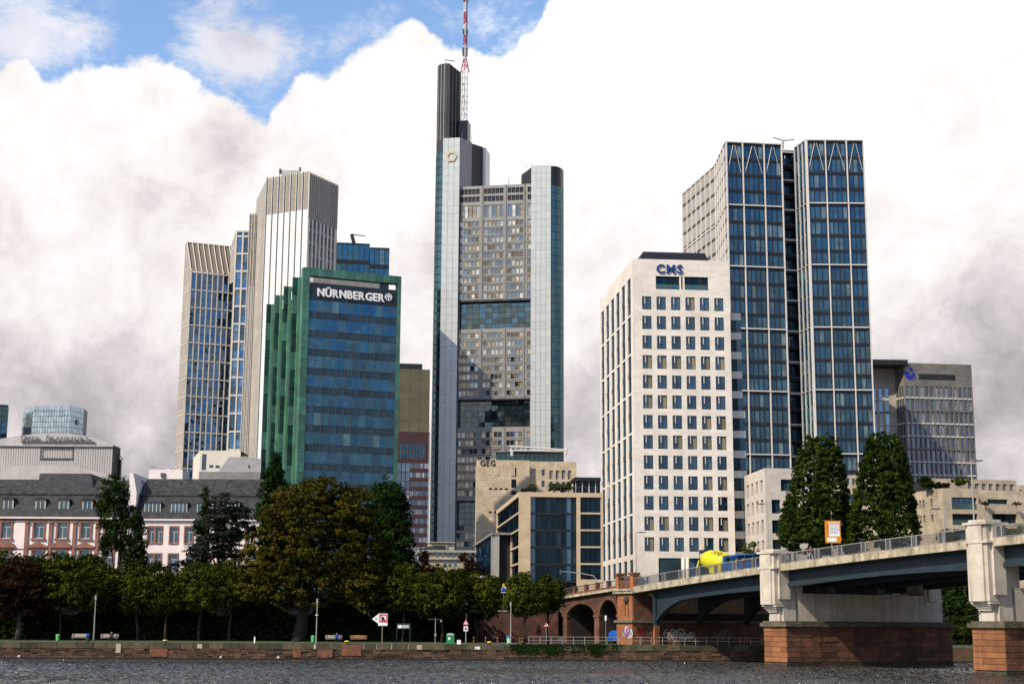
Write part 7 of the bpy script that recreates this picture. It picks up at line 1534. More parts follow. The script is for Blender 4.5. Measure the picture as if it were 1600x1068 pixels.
# lamp posts
for px_, t, py_, lab, kind in ((146, 2.6, 931, 'slim pale lamp post beside the blue lidded bin on the left bank', 0), (494, 1.4, 936, 'slim lamp post with a ring collar under the chestnut', 1),
                               (798, 1.3, 941, 'tall slim pole rising behind the blue and green bin', 0)):
    a, p = bank(px_, t); T = thing('lamp_post', lab, 'lamp post', p, 'park lamp posts on the quay'); top = bh(px_, py_, t); mb = MB()
    mb.tube([p, p + Vector((0, 0, 1)), Vector((p.x, p.y, top))], [.09, .075, .05], M_rail, 8); mb.build('pole', T)
    mb = MB(); mb.lathe((p.x, p.y, top), Vector((0, 0, 1)), [(-.45, .05), (-.4, .13), (0, .12), (.12, .17), (.16, .03)], M_rail, 10); mb.build('lamp_head', T)
    if kind: mb = MB(); z = bh(px_, 960, t); mb.lathe((p.x, p.y, z), Vector((0, 0, 1)), [(-.1, .06), (-.08, .2), (.05, .2), (.08, .06)], M_white, 10); mb.build('collar', T)
def mushroom(px_, Y, ytop, ybase, lab, sc=1.0, dual=False, cat='street lamp'):
    p = PY(px_, ybase, Y); top = PY(px_, ytop, Y).z; base = Vector((p.x, p.y, min(p.z, top - 3))); T = thing('street_lamp', lab, cat, base)
    mb = MB(); mb.tube([base, Vector((p.x, p.y, top))], [.09, .055], M_rail, 7); mb.build('pole', T); mb = MB()
    mb.lathe((p.x, p.y, top), Vector((0, 0, 1)), [(-.12, .08), (-.08, .62 * sc), (.05, .5 * sc), (.22, .12), (.26, .02)], M_rail, 14); mb.build('lamp_shade', T); return T
mushroom(753, 214, 901, 935, 'umbrella shaped street lamp above the plane trees near the villa'); mushroom(728, 205, 943, 1003, 'curved lamp above the pair of stacked traffic signs', .55); mushroom(739, 230, 890, 925, 'small street lamp half hidden in front of the villa', .5)
# benches
def bench(px_, t, lab, w_=1.9, col=None):
    a, p = bank(px_, t); T = thing('bench', lab, 'bench', p, 'park benches on the grass'); F = LF(p); z = p.z
    for i in range(3): bobj('back_slat', F, -w_ / 2, w_ / 2, -.42 - .03 * i, -.38 - .03 * i, z + .55 + .14 * i, z + .66 + .14 * i, col or M_wood, T)
    for i in range(3): bobj('seat_slat', F, -w_ / 2, w_ / 2, -.32 + .15 * i, -.20 + .15 * i, z + .43, z + .47, col or M_wood, T)
    for x in (-w_ / 2 + .2, w_ / 2 - .2):
        mb = MB(); mb.box(F, x - .03, x + .03, -.42, .12, z + .38, z + .42, M_frame_dark); mb.box(F, x - .03, x + .03, -.40, -.34, z, z + .95, M_frame_dark); mb.box(F, x - .03, x + .03, .04, .1, z, z + .38, M_frame_dark); mb.build('leg', T)
    return p
bw = mat('bleached_bench_wood', (.42, .36, .28), .8, var=.12, vscale=5)
b1p = bench(125, 8.6, 'pale bench left of the leftmost lamp post', 2.3, bw); b2p = bench(170, 8.6, 'bench with a seated person in dark clothes right of the leftmost lamp post', 2.3, bw)
b3p = bench(521, 9.5, 'bench with a person in blue beside it behind the chestnut lamp post', 2.2, bw); bench(560, 9.5, 'empty orange brown bench between the chestnut and the arrow sign', 2.2, mat('orange_bench_wood', (.34, .19, .09), .8, var=.12, vscale=5))
# bins
def bin_(px_, t, lab, body, lid, r=.27, h=.95, stripe=None):
    a, p = bank(px_, t); T = thing('litter_bin', lab, 'bin', p); F = LF(p); z = p.z; mb = MB()
    mb.lathe(p, Vector((0, 0, 1)), [(.08, r * .85), (.1, r * .9), (h - .1, r), (h - .08, r * .96)], body, 12); mb.build('body', T)
    mb = MB(); mb.lathe(p, Vector((0, 0, 1)), [(h - .1, r * 1.1), (h, r * 1.12), (h + .08, r * .9), (h + .12, r * .2)], lid, 12); mb.build('lid', T)
    if stripe: bobj('sticker', F, -.14, .04, r - .02, r + .02, z + .2, z + .7, stripe, T)
bin_(90, 7.5, 'light green bin left of the pale bench', M_lime, M_lime, .26, .8); bin_(137, 1.8, 'dark bin with blue lid at the foot of the leftmost lamp post', M_frame_dark, M_bluelid, .27, .95)
bin_(489, 7.5, 'light green bin left of the chestnut lamp post', M_lime, M_lime, .26, .8); bin_(795, 1.5, 'green and dark bin with blue lid on the paved quay', M_lime, M_bluelid, .3, 1.0, MR_white)
a, p = bank(703.5, 2.2); T = thing('recycling_container', 'large green recycling container with round white label on the grass', 'container', p); F = LF(p); z = p.z
mb = MB(); mb.hexa([F.at(-.48, .42, z + .08), F.at(.48, .42, z + .08), F.at(.48, -.42, z + .08), F.at(-.48, -.42, z + .08), F.at(-.5, .45, z + 1.15), F.at(.5, .45, z + 1.15), F.at(.5, -.45, z + 1.15), F.at(-.5, -.45, z + 1.15)], M_green); mb.build('body', T)
mb = MB(); mb.hexa([F.at(-.52, .47, z + 1.15), F.at(.52, .47, z + 1.15), F.at(.52, -.47, z + 1.15), F.at(-.52, -.47, z + 1.15), F.at(-.3, .25, z + 1.38), F.at(.3, .25, z + 1.38), F.at(.3, -.25, z + 1.38), F.at(-.3, -.25, z + 1.38)], M_rail); mb.build('lid', T)
mb = MB(); mb.extrude(F, [(-.15 + .17 * math.cos(t_), z + .7 + .17 * math.sin(t_)) for t_ in np.linspace(0, 6.283, 13)[:-1]], .45, .47, MR_white); mb.build('label', T)
# mooring bollards, marker posts, stone block
for px_, lab in ((258, 'yellow topped mooring bollard above the red stone of the quay wall, left end'), (542, 'yellow and black mooring bollard left of the arrow sign'), (765, 'yellow mooring bollard beside the white block')):
    a, p = bank(px_, .45); T = thing('mooring_bollard', lab, 'bollard', p, 'yellow mooring bollards'); mb = MB(); mb.lathe(p, Vector((0, 0, 1)), [(0, .2), (.16, .16), (.2, .17)], M_black, 12); mb.build('stem', T)
    mb = MB(); mb.lathe(p, Vector((0, 0, 1)), [(.2, .18), (.26, .32), (.34, .3), (.4, .12), (.41, .01)], M_yellow, 12); mb.build('head', T)
for px_, lab in ((398, 'white marker post with dark cap left of the chestnut trunk'),):
    a, p = bank(px_, .7); T = thing('marker_post', lab, 'post', p); mb = MB(); mb.lathe(p, Vector((0, 0, 1)), [(0, .1), (.8, .1), (.81, .02)], MR_white, 8); mb.build('post', T); mb = MB(); mb.lathe(p, Vector((0, 0, 1)), [(.8, .12), (1.0, .1), (1.02, .02)], M_steel_blue, 8); mb.build('cap', T)
a, p = bank(717, .6); T = thing('white_block', 'small white concrete block on the quay edge', 'block', p); bobj('block', LF(p), -.24, .24, -.2, .2, p.z, p.z + .55, MR_white, T)
a = QF.a(746, 1012); T = thing('wall_plate', 'small white number plate on the mossy quay wall below the yellow bollard', 'plate', QF.at(a, .1, 1.6)); mb = MB(); mb.box(QF, a - .32, a + .32, .07, .11, 1.45, 1.78, MR_white); mb.build('plate', T)
letters('digit', '36', QF, a - .2, .11, 1.52, .2, M_frame_dark, T, depth=.01, bold=.01)
# navigation sign: no mooring with arrow
a, p = bank(597, .9); T = thing('navigation_sign', 'white arrow board with red framed crossed out letter R beside the chestnut', 'sign', p); F = LF(p); cz = bh(597, 967.5, .9)
mb = MB(); mb.tube([p, Vector((p.x, p.y, cz - .3))], .055, M_wood, 6); mb.build('post', T)
mb = MB(); mb.box(F, -.55, .65, .05, .1, cz - .75, cz + .78, MR_white); mb.extrude(F, [(-1.35, cz + .1), (-.56, cz - .48), (-.56, cz + .72)], .05, .1, MR_white); mb.build('board', T)
mb = MB(); x0, x1, y0, y1, tt = -.42, .6, cz - .32, cz + .7, .14
for q_ in ((x0, x1, y0, y0 + tt), (x0, x1, y1 - tt, y1), (x0, x0 + tt, y0 + tt, y1 - tt), (x1 - tt, x1, y0 + tt, y1 - tt)): mb.box(F, q_[0], q_[1], .1, .125, q_[2], q_[3], M_red)
mb.extrude(F, [(x0 + tt, y1 - tt - .02), (x0 + tt + .09, y1 - tt), (x1 - tt, y0 + tt + .04), (x1 - tt - .09, y0 + tt)], .128, .14, M_red); mb.build('red_frame', T)
letters('letter', 'R', F, -.14, .1, cz - .14, .72, M_black, T, depth=.05, bold=.05); letters('digit', '40', F, -.98, .1, cz + .02, .26, M_frame_dark, T, depth=.02, bold=.01)
# information board
a, p = bank(630, 3.0); T = thing('information_board', 'two post information board with a white panel right of the arrow sign', 'notice board', p); F = LF(p); z = p.z; hb = bh(630, 973, 3)
for x in (-.85, .85): bobj('post', F, x - .05, x + .05, -.05, .05, z, hb, M_steel_blue, T)
bobj('panel', F, -.8, .8, -.03, .03, hb - .72, hb - .15, M_steel_blue, T); bobj('poster', F, -.72, -.2, .03, .05, hb - .62, hb - .22, MR_white, T); bobj('poster', F, -.15, .72, .03, .05, hb - .60, hb - .2, mat('poster_grey', (.45, .50, .52), .6, var=.2, vscale=6), T); bobj('top_rail', F, -.9, .9, -.05, .05, hb - .1, hb, M_steel_blue, T)
# finger post
a, p = bank(680, 3.0); T = thing('finger_post', 'slim signpost with two horizontal arms left of the green container', 'signpost', p); F = LF(p); ht = bh(680, 966, 3); mb = MB(); mb.tube([p, Vector((p.x, p.y, ht + .1))], .05, M_rail, 6); mb.build('pole', T)
bobj('arm', F, -1.0, 0, -.03, .03, ht - .12, ht + .02, M_steel_blue, T); bobj('arm', F, 0, .8, .04, .08, ht - .14, ht - .02, M_steel_blue, T); bobj('arm_tip', F, .62, .82, .09, .12, ht - .4, ht - .15, M_rail, T); bobj('small_plate', F, -.12, .12, .05, .08, z + .95, z + 1.3, M_rail, T)
# traffic signs
def tri(F, c, z, s, m, d0, d1): return [(c - s, z - s * .58), (c + s, z - s * .58), (c, z + s * 1.15)]
def tri_sign(px_, t, py_, lab, plate):
    a, p = bank(px_, t); T = thing('warning_sign', lab, 'traffic sign', p); F = LF(p); z = bh(px_, py_, t); mb = MB(); mb.tube([p, Vector((p.x, p.y, z + .2))], .035, M_rail, 6); mb.build('pole', T)
    mb = MB(); mb.extrude(F, tri(F, 0, z, .42, M_red, 0, 0), .03, .05, M_red); mb.extrude(F, tri(F, 0, z - .005, .27, MR_white, 0, 0), .05, .06, MR_white); mb.box(F, -.03, .03, .06, .07, z - .1, z + .14, M_black); mb.build('triangle', T)
    if plate: mb = MB(); mb.box(F, -.28, .28, .03, .05, z - 1.05, z - .42, MR_white); mb.box(F, -.12, .12, .05, .06, z - .92, z - .55, M_darkrail); mb.build('plate', T)
tri_sign(727.5, 2.6, 972.5, 'red triangular warning sign above a white plate on the lamp pole', True); tri_sign(853.5, 1.6, 975.5, 'lone red triangular warning sign right of the rounded plane tree', False)
p = PY(787, 921, 212); T = thing('blue_traffic_sign', 'blue traffic sign with a small white plate above the treetops', 'traffic sign', Vector((p.x, p.y, 5))); F = LF(p); mb = MB(); mb.tube([(p.x, p.y, 5), (p.x, p.y, p.z + 1.0)], .04, M_rail, 6); mb.build('pole', T)
mb = MB(); mb.box(F, -.36, .36, .04, .07, p.z - .4, p.z + .4, MR_white); mb.extrude(F, [(.31 * math.cos(t_), p.z + .31 * math.sin(t_)) for t_ in np.linspace(0, 6.283, 17)[:-1]], .07, .09, M_blue); mb.build('disc', T); bobj('plate', F, -.2, .2, .04, .07, p.z + .48, p.z + .8, M_yellow, T)
a, p = bank(946.5, .8); T = thing('small_sign_post', 'thin post with a narrow white plate before the second arch', 'sign', p); F = LF(p); z = bh(946, 962, .8); mb = MB(); mb.tube([p, Vector((p.x, p.y, z))], .03, M_rail, 6); mb.build('pole', T); bobj('plate', F, -.12, .12, .03, .05, z - .55, z + .1, MR_white, T)
# striped posts
for k, px_ in enumerate((740, 758.5, 777, 812, 815.5, 834)):
    a, p = bank(px_, 7.5 if k != 4 else 6.5); T = thing('striped_post', ('first', 'second', 'third', 'fourth', 'fifth', 'last')[k] + ' from the left of the yellow and black striped posts along the path', 'post', p, 'yellow and black posts along the path'); F = LF(p)
    for i in range(5): bobj('band', F, -.05, .05, -.05, .05, p.z + i * .2, p.z + (i + 1) * .2, M_orange if i % 2 else M_black, T)
# quay railing in front of the arches and the abutment
T = thing('quay_railing', 'grey steel railing along the quay edge in front of the arches and abutment', 'railing', QF.at(QF.a(828, 1000), -.4, QZ)); x0, x1 = QF.a(826, 1000, -.4), QF.a(1190, 1003, -.4); n_ = 21
for i in range(n_ + 1): x = x0 + (x1 - x0) * i / n_; bobj('rail_post', QF, x - .03, x + .03, -.43, -.37, QZ, QZ + 1.0, M_rail, T)
for h_ in (1.0, .55): bobj('rail', QF, x0 - .03, x1 + .03, -.425, -.375, QZ + h_, QZ + h_ + .05, M_rail, T)
# blue van under the viaduct
ctr = FB.at((arches[0][0] + arches[0][1]) / 2, -1.2, 0); T = thing('blue_container_tarp', 'blue tarpaulin covered trailer under the arch beside the graffiti', 'trailer', (ctr.x, ctr.y, gz(4))); M_tarp = mat('blue_tarpaulin', (.012, .10, .42), .5, var=.2, vscale=1.5, bump=.3)
w_ = (arches[0][1] - arches[0][0]) * .44; c_ = (arches[0][0] + arches[0][1]) / 2; z = gz(4) ; mb = MB(); mb.extrude(FB, [(c_ - w_, z + .45), (c_ + w_, z + .45), (c_ + w_, z + 1.5), (c_ + w_ * .8, z + 1.85), (c_ - w_ * .6, z + 1.8), (c_ - w_, z + 1.4)], -3.2, -1.2, M_tarp); mb.build('tarpaulin', T)
for s_ in (-1, 1): mb = MB(); mb.lathe(FB.at(c_ + s_ * w_ * .5, -1.15, z + .32), Vector((FB.n.x, FB.n.y, 0)), [(-.2, .3), (0, .32), (.02, .2)], M_black, 12); mb.build('wheel', T)
# red awnings and boat seen under the bridge
p = PY(1175, 966, 222); T = thing('red_kiosk', 'red roofed stall glimpsed under the first bridge span', 'kiosk', (p.x, p.y, gz(22))); F = LF(p); mb = MB(); mb.box(F, -1.6, 1.6, -2, 0, gz(20), p.z - .3, M_darkrail); mb.build('body', T); mb = MB(); mb.hexa([F.at(-1.9, .4, p.z - .35), F.at(1.9, .4, p.z - .35), F.at(1.9, -2.4, p.z - .35), F.at(-1.9, -2.4, p.z - .35), F.at(-1.2, -.4, p.z + .3), F.at(1.2, -.4, p.z + .3), F.at(1.2, -1.6, p.z + .3), F.at(-1.2, -1.6, p.z + .3)], M_red); mb.build('roof', T)
# orange direction sign on the bridge
FBs = FB; dS = -1.2; a_s = FB.a(1302, 850, dS); z0 = FB.h(1302, 847.7, dS); z1 = FB.h(1302, 812.8, dS); Fsg = LF(FB.at(a_s, dS, 0)); wS = 1.78 / 2 * 1.0
Fsg.u = Vector((1, .05)).normalized(); Fsg.n = Vector((Fsg.u.y, -Fsg.u.x)); Fsg.ang = math.atan2(Fsg.u.y, Fsg.u.x)
wS = 12.2 / FPX * FB.at(a_s, dS, 0).y
T = thing('road_sign', 'orange framed road direction sign on the bridge between the two tall trees', 'sign', FB.at(a_s, dS, zd(a_s))); 
for x in (-.15,): mb = MB(); mb.tube([Fsg.at(x, -.08, zd(a_s)), Fsg.at(x, -.08, z1 - .2)], .05, M_rail, 6); mb.build('pole', T)
bobj('board', Fsg, -wS, wS, -.03, .03, z0, z1, M_orange, T); hS = z1 - z0
for (u0, u1, v0, v1) in ((.25, .93, .80, .93), (.25, .93, .30, .78), (.12, .72, .06, .24)): bobj('white_field', Fsg, -wS + u0 * 2 * wS, -wS + u1 * 2 * wS, .03, .045, z0 + v0 * hS, z0 + v1 * hS, MR_white, T)
mb = MB(); mb.box(Fsg, -wS + .15 * 2 * wS, -wS + .19 * 2 * wS, .03, .05, z0 + .44 * hS, z0 + .74 * hS, M_red); mb.extrude(Fsg, [(-wS + .11 * 2 * wS, z0 + .72 * hS), (-wS + .23 * 2 * wS, z0 + .72 * hS), (-wS + .17 * 2 * wS, z0 + .82 * hS)], .03, .05, M_red); mb.build('arrow', T)
mb = MB(); rs = random.Random(2)
for v in (.84, .88, .72, .66, .60, .54, .47, .41):
    u = .29
    while u < (.9 if v > .5 else .8): l_ = rs.uniform(.04, .12); mb.box(Fsg, -wS + u * 2 * wS, -wS + (u + l_) * 2 * wS, .046, .055, z0 + v * hS, z0 + (v + .022) * hS, M_frame_dark if v != .41 else M_blue); u += l_ + .025
mb.build('lettering', T)
# small grey foundation box
bobj_t = thing('kerb_box', 'small pale box at the foot of the orange road sign', 'box', FB.at(a_s, -.3, zd(a_s))); bobj('box', FB, a_s - .8, a_s + .5, -.8, -.2, zd(a_s) + .02, zd(a_s) + .35, M_concrete, bobj_t)
# bridge lamps
def blamp(px_, py_, dd, side, lab, arm=1.2, base=None):
    a_l = FB.a(px_, py_, dd); zt_ = FB.h(px_, py_, dd); p = FB.at(a_l, dd, base if base is not None else zd(a_l)); T = thing('bridge_lamp', lab, 'street lamp', p, 'tall lamps on the bridge'); mb = MB()
    mb.tube([p, Vector((p.x, p.y, zt_))], [.09, .05], M_rail, 7); mb.build('pole', T); mb = MB(); e_ = Vector((side, 0, 0)); q_ = Vector((p.x, p.y, zt_ - .15))
    mb.tube([q_, q_ + e_ * arm * .4 + Vector((0, 0, .12))], .05, M_rail, 5); c = q_ + e_ * arm * .4 + Vector((0, 0, .1)); mb.hexa([c + Vector((-.05, -.16, -.12)), c + Vector((arm * .8 * side, -.16, -.08)), c + Vector((arm * .8 * side, .16, -.08)), c + Vector((-.05, .16, -.12)), c + Vector((-.05, -.1, .06)), c + Vector((arm * .7 * side, -.08, .02)), c + Vector((arm * .7 * side, .08, .02)), c + Vector((-.05, .1, .06))] if side > 0 else [c + Vector((arm * .8 * side, -.16, -.08)), c + Vector((.05, -.16, -.12)), c + Vector((.05, .16, -.12)), c + Vector((arm * .8 * side, .16, -.08)), c + Vector((arm * .7 * side, -.08, .02)), c + Vector((.05, -.1, .06)), c + Vector((.05, .1, .06)), c + Vector((arm * .7 * side, .08, .02))], M_darkrail); mb.build('lamp_head', T)
blamp(993.5, 830, -2.0, 1, 'lamp above the twin stone posts in front of the white tower'); blamp(1199, 786, -10, -1, 'lamp rising left of the first tall tree'); blamp(1474, 793.5, -10, -1, 'short lamp left of the cream pillar near the right edge'); blamp(1517, 718, -1.4, 1, 'tall double lamp above the cream pillar near the right edge', 1.0)
p0 = PY(933, 912, 225); T = thing('signal_arm', 'long curved signal arm above the viaduct', 'traffic signal', Vector((p0.x, p0.y, 8))); mb = MB(); mb.tube([(p0.x, p0.y, 7.5), PY(932, 905, 225), PY(927, 899, 225), PY(905, 894.5, 225), PY(876, 892, 225)], [.1, .09, .08, .07, .06], M_rail, 7); mb.build('arm', T); mb = MB(); q_ = PY(876, 893, 225); mb.tube([q_ + Vector((0, 0, -.35)), q_ + Vector((0, 0, .35))], .15, M_darkrail, 6); mb.build('signal_head', T)
# small bus shelter roof by the parapet
# mixer truck
dT = -4.2; aT0, aT1, aT2 = FB.a(1098, 885, dT), FB.a(1138.5, 885, dT), FB.a(1172, 885, dT)
M_yel = mat('yellow_drum_paint', (.60, .54, .01), .5, var=.08, vscale=1.2, streak=.3, streak_col=(.35, .28, .05)); M_truck = mat('blue_truck_paint', (.012, .075, .24), .5, var=.2, vscale=1.5)
T = thing('mixer_truck', 'truck with yellow concrete mixer drum and blue cab crossing the bridge', 'truck', FB.at(aT1, dT, zd(aT1))); zt0 = zd((aT0 + aT2) / 2); u3 = Vector((FB.u.x, FB.u.y, 0)); Lm = aT1 - aT0
ax = (u3 + Vector((0, 0, -.16))).normalized(); s0_ = FB.at(aT0, dT, zt0 + 2.55); k = Lm
mb = MB(); mb.lathe(s0_, ax, [(-.02 * k, .35), (.0, .45), (.05 * k, .62), (.16 * k, .98), (.32 * k, 1.28), (.55 * k, 1.42), (.8 * k, 1.36), (.97 * k, 1.1), (1.0 * k, .3)], M_yel, 28); mb.build('drum', T, smooth=True)
mb = MB(); rs = random.Random(6)      # black markings on the drum top
for kk in range(3):
    c_ = .62 + kk * .13; ps = [s0_ + ax * k * (c_ + .06 * math.cos(t_)) + (Vector((FB.n.x, FB.n.y, 0)) * math.sin(.9 + .25 * math.sin(t_)) + Vector((0, 0, 1)) * math.cos(.9 + .25 * math.sin(t_)) * 1.0) * 1.42 for t_ in np.linspace(0, 6.28, 12)]
    ps = [s0_ + ax * k * (c_ + .055 * math.cos(t_)) + (Vector((FB.n.x, FB.n.y, 0)) * math.cos(1.0 + .2 * math.sin(t_)) + Vector((0, 0, 1)) * math.sin(1.0 + .2 * math.sin(t_))) * 1.405 for t_ in np.linspace(0, 6.28, 12)]
    mb.tube(ps, .05, M_black, 4)
mb.build('marking', T)
P = Parts(T); P.add('frame', FB, aT0 + .3, aT2 + .1, dT - .45, dT + .45, zt0 + .85, zt0 + 1.1, M_frame_dark)
P.add('guard', FB, aT0 + .55 * k, aT0 + .99 * k, dT + .95, dT + 1.2, zt0 + .55, zt0 + 1.6, M_yel)
P.add('hopper', FB, aT0 + .02 * k, aT0 + .2 * k, dT - .6, dT + .6, zt0 + 3.15, zt0 + 3.6, M_frame_dark); P.add('drum_stand', FB, aT0 + .04 * k, aT0 + .1 * k, dT - .7, dT + .7, zt0 + 1.1, zt0 + 2.6, M_darkrail)
P.flush(); mb = MB(); mb.tube([FB.at(aT0 + .0, dT + .5, zt0 + 2.3), FB.at(aT0 - .3, dT + .7, zt0 + 1.2), FB.at(aT0 + .3, dT + .75, zt0 + .9)], .14, M_yel, 6); mb.tube([FB.at(aT0 + .1 * k, dT + .9, zt0 + 3.2), FB.at(aT0 + .14 * k, dT + .9, zt0 + 1.0)], .04, M_frame_dark, 4); mb.build('chute', T)
x0, x1 = aT1 + .25, aT2; mb = MB()
mb.hexa([FB.at(x0, dT + 1.2, zt0 + .6), FB.at(x0 + 2.1, dT + 1.2, zt0 + .6), FB.at(x0 + 2.1, dT - 1.2, zt0 + .6), FB.at(x0, dT - 1.2, zt0 + .6), FB.at(x0 + .05, dT + 1.1, zt0 + 2.65), FB.at(x0 + 1.8, dT + 1.1, zt0 + 2.65), FB.at(x0 + 1.8, dT - 1.1, zt0 + 2.65), FB.at(x0 + .05, dT - 1.1, zt0 + 2.65)], M_truck); mb.build('cab', T)
mb = MB(); mb.hexa([FB.at(x0 + .7, dT + 1.21, zt0 + 1.75), FB.at(x0 + 1.75, dT + 1.21, zt0 + 1.75), FB.at(x0 + 1.75, dT + 1.1, zt0 + 1.75), FB.at(x0 + .7, dT + 1.1, zt0 + 1.75), FB.at(x0 + .7, dT + 1.16, zt0 + 2.4), FB.at(x0 + 1.6, dT + 1.16, zt0 + 2.4), FB.at(x0 + 1.6, dT + 1.05, zt0 + 2.4), FB.at(x0 + .7, dT + 1.05, zt0 + 2.4)], G_dark); mb.build('side_window', T)
for x in (aT0 + .16 * k, aT0 + .38 * k, aT0 + .75 * k, x0 + 1.1):
    for s_ in (-1, 1): mb = MB(); mb.lathe(FB.at(x, dT + s_ * .85, zt0 + .5), Vector((FB.n.x, FB.n.y, 0)), [(-.18, .46), (-.16, .5), (.16, .5), (.18, .46), (.19, .2)], M_black, 16); mb.build('wheel', T)
T = thing('blue_van', 'blue open sided van ahead of the yellow mixer drum', 'van', FB.at(x0 + 4, dT, zt0)); x2, x3 = x0 + 2.6, max(x1 + .8, x0 + 6.2); zt1 = zd(x2 + 1); mb = MB()
mb.box(FB, x2, x3, dT - 1.0, dT + 1.0, zt1 + .45, zt1 + 1.5, M_truck); mb.box(FB, x2 - .2, x3 + .2, dT - 1.1, dT + 1.1, zt1 + 2.25, zt1 + 2.42, M_truck); mb.build('body', T); mb = MB()
for x in (x2 + .05, (x2 + x3) / 2, x3 - .15): mb.box(FB, x, x + .1, dT + .88, dT + .98, zt1 + 1.5, zt1 + 2.25, M_truck)
mb.box(FB, x2 + .1, x3 - .1, dT - .9, dT + .8, zt1 + 1.5, zt1 + 2.22, G_dark); mb.build('window_band', T)
for x in (x2 + .8, x3 - .8):
    for s_ in (-1, 1): mb = MB(); mb.lathe(FB.at(x, dT + s_ * .85, zt1 + .34), Vector((FB.n.x, FB.n.y, 0)), [(-.12, .32), (-.1, .34), (.1, .34), (.12, .3), (.13, .1)], M_black, 14); mb.build('wheel', T)
# ------------------------------------------------------------------ people
def person(label, p, pose, top, leg, skin=(.45, .27, .19), hair=(.03, .02, .015), facing=0.0, group=None):
    """one continuous skinned figure; clothes by height and limb"""
    J = dict(pelvis=(0, 0, .94), chest=(0, 0, 1.3), neck=(0, 0, 1.48), head=(0, -.02, 1.60), top=(0, -.01, 1.70))
    for s_, n_ in ((-1, 'l'), (1, 'r')):
        if pose == 'walk':
            f = s_ * .22; J.update({'hip' + n_: (s_ * .1, 0, .88), 'knee' + n_: (s_ * .1, -f * .8 - .03, .49), 'ank' + n_: (s_ * .1, -f * 1.2 + .02, .08), 'toe' + n_: (s_ * .1, -f * 1.2 - .16, .04),
                'sho' + n_: (s_ * .19, 0, 1.40), 'elb' + n_: (s_ * .25, f * .6, 1.12), 'han' + n_: (s_ * .25, f * .9 - .1, .86)})
        else:
            J.update({'hip' + n_: (s_ * .11, 0, .5), 'knee' + n_: (s_ * .15, -.46, .50), 'ank' + n_: (s_ * .15, -.48, .09), 'toe' + n_: (s_ * .16, -.64, .04),
                'sho' + n_: (s_ * .19, 0, .98), 'elb' + n_: (s_ * .27, -.12, .72), 'han' + n_: (s_ * .14, -.36, .58)})
    if pose == 'sit': J.update(pelvis=(0, .02, .54), chest=(0, .03, .88), neck=(0, 0, 1.06), head=(0, -.04, 1.18), top=(0, -.03, 1.28))
    names = list(J); E = [('pelvis', 'chest'), ('chest', 'neck'), ('neck', 'head'), ('head', 'top')]
    for n_ in 'lr': E += [('pelvis', 'hip' + n_), ('hip' + n_, 'knee' + n_), ('knee' + n_, 'ank' + n_), ('ank' + n_, 'toe' + n_), ('chest', 'sho' + n_), ('sho' + n_, 'elb' + n_), ('elb' + n_, 'han' + n_)]
    rad = dict(pelvis=.15, chest=.16, neck=.06, head=.105, top=.07, hip=.10, knee=.06, ank=.045, toe=.04, sho=.075, elb=.045, han=.035)
    me = bpy.data.meshes.new('body'); me.from_pydata([J[n_] for n_ in names], [(names.index(a), names.index(b_)) for a, b_ in E], [])
    o = bpy.data.objects.new('body', me); COL.objects.link(o); md = o.modifiers.new('skin', 'SKIN'); o.modifiers.new('sub', 'SUBSURF').levels = 1
    for i, n_ in enumerate(names):
        r_ = rad[n_ if n_ in rad else n_[:-1]]; me.skin_vertices[0].data[i].radius = (r_, r_ * .85)
    me.skin_vertices[0].data[0].use_root = True
    dg = bpy.context.evaluated_depsgraph_get(); nm = bpy.data.meshes.new_from_object(o.evaluated_get(dg)); bpy.data.objects.remove(o)
    T = thing('person', label, 'person', p, group); T.rotation_euler = (0, 0, facing)
    nm.materials.clear(); ms = [mat('skin', skin, .6), mat('top_cloth', top, .9), mat('trouser_cloth', leg, .9), mat('hair', hair, .8), M_black]
    for m_ in ms: nm.materials.append(m_)
    hn, wz_ = (1.5, .95) if pose == 'walk' else (1.06, .55)
    for f in nm.polygons:
        c = f.center; f.use_smooth = True
        if c.z > hn: f.material_index = 3 if (c.z > hn + .18 or c.y > .02) else 0
        elif pose == 'walk': f.material_index = 0 if abs(c.x) > .2 and c.z < 1.0 else 1 if c.z > wz_ else 4 if c.z < .1 else 2
        else: f.material_index = 1 if (c.z > wz_ + .05 and c.y > -.3) else 4 if c.z < .1 else 2
    b_ = bpy.data.objects.new('body', nm); COL.objects.link(b_); b_.parent = T; return T
a, p = bank(174, 8.6); person('person in black seated on the bench right of the leftmost lamp post', Vector((p.x, p.y, p.z - .02)) , 'sit', (.02, .02, .025), (.015, .015, .02), facing=QF.ang)
a, p = bank(526, 9.3); person('person in blue sitting at the right end of the bench behind the chestnut', Vector((p.x, p.y, p.z - .02)), 'sit', (.015, .05, .32), (.02, .03, .12), facing=QF.ang)
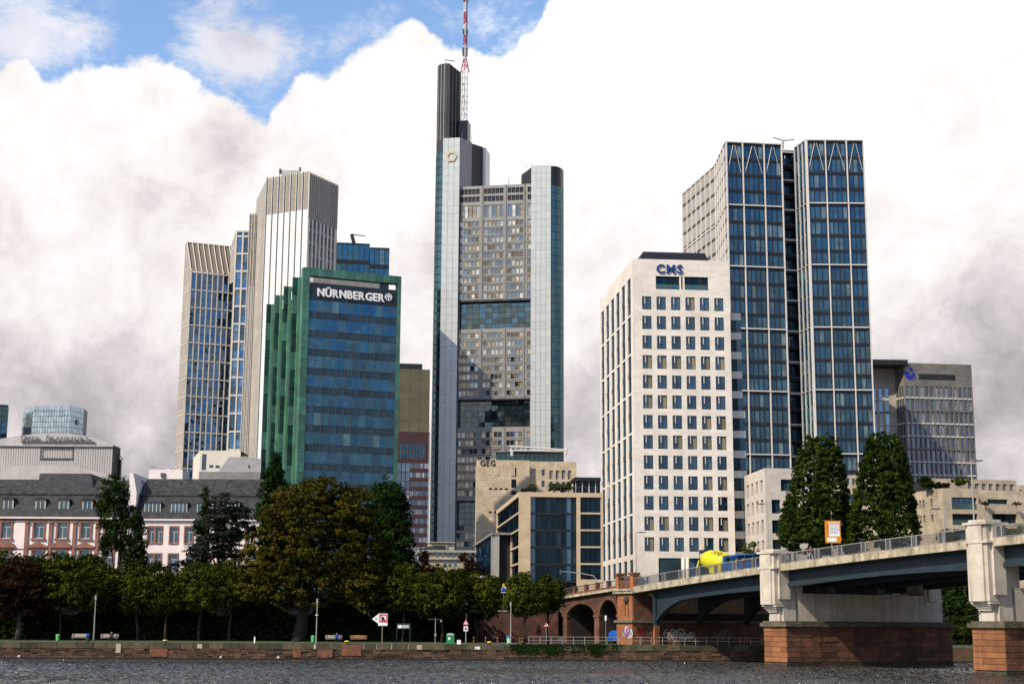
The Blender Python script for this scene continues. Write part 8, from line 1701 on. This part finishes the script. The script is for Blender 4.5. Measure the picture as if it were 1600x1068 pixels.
for px_, dd, lab, top, leg in ((1266.5, -1.0, 'pedestrian in red top and white trousers on the bridge left of the road sign', (.30, .06, .035), (.62, .60, .62)), (1273, -2.6, 'pedestrian in dark clothes partly hidden behind the one in white trousers', (.08, .03, .04), (.03, .03, .04)),
                               (1553, -1.2, 'pedestrian in white shirt behind the railing at the right edge', (.60, .58, .56), (.06, .07, .09)), (1558.5, -1.6, 'second pedestrian in grey beside the one in the white shirt at the right edge', (.30, .31, .34), (.05, .05, .07)),
                               (1150.5, -2.2, 'pedestrian in orange on the bridge before the blue van', (.45, .17, .06), (.30, .28, .27)), (1160.5, -2.2, 'pedestrian in dark red on the bridge before the blue van', (.22, .05, .05), (.10, .10, .12))):
    a_p = FB.a(px_, 860, dd); person(lab, FB.at(a_p, dd, zd(a_p) + .02), 'walk', top, leg, facing=FB.ang + (R(90) if px_ < 1400 else -R(60)), group='pedestrians on the bridge')
# yellowish shrub behind the railing at the right edge
bush('roadside_shrub', 'yellow green shrub behind the railing at the right edge', 1585, 832, 160, 1.6, .8, 'lime', 140, 2200, .09); bush('roadside_shrub', 'dark round shrub behind the railing left of the cream pillar', 1482, 838, 185, 1.3, .9, 'deep', 141, 1800, .1)

# ivy and weeds hanging over the quay wall
rs = np.random.default_rng(77); cs_ = rs.uniform(QF.a(800, 1010), QF.a(965, 1010), 46); n_ = 4200; k_ = rs.integers(0, 46, n_)
ax_ = cs_[k_] + rs.normal(0, .38, n_); hz_ = 2.1 - rs.random(n_) ** 1.4 * rs.uniform(.4, 1.5, 46)[k_]; dz_ = rs.uniform(.02, .16, n_)
Pv_ = np.array([QF.at(a, d, h) for a, d, h in zip(ax_, dz_, hz_)]); Nv_ = rs.normal(0, .5, (n_, 3)) + np.array([QF.n.x, QF.n.y, .3]); Nv_ /= np.linalg.norm(Nv_, axis=1)[:, None]
o = bpy.data.objects.new('ivy', leaf_mesh('ivy', Pv_, Nv_, .1, rs, LM['deep'])); COL.objects.link(o); tag(o, 'dark green weeds hanging over the right part of the quay wall', 'ivy', kind='stuff')
# wooden rubbing strip and small fittings along the foot of the wall
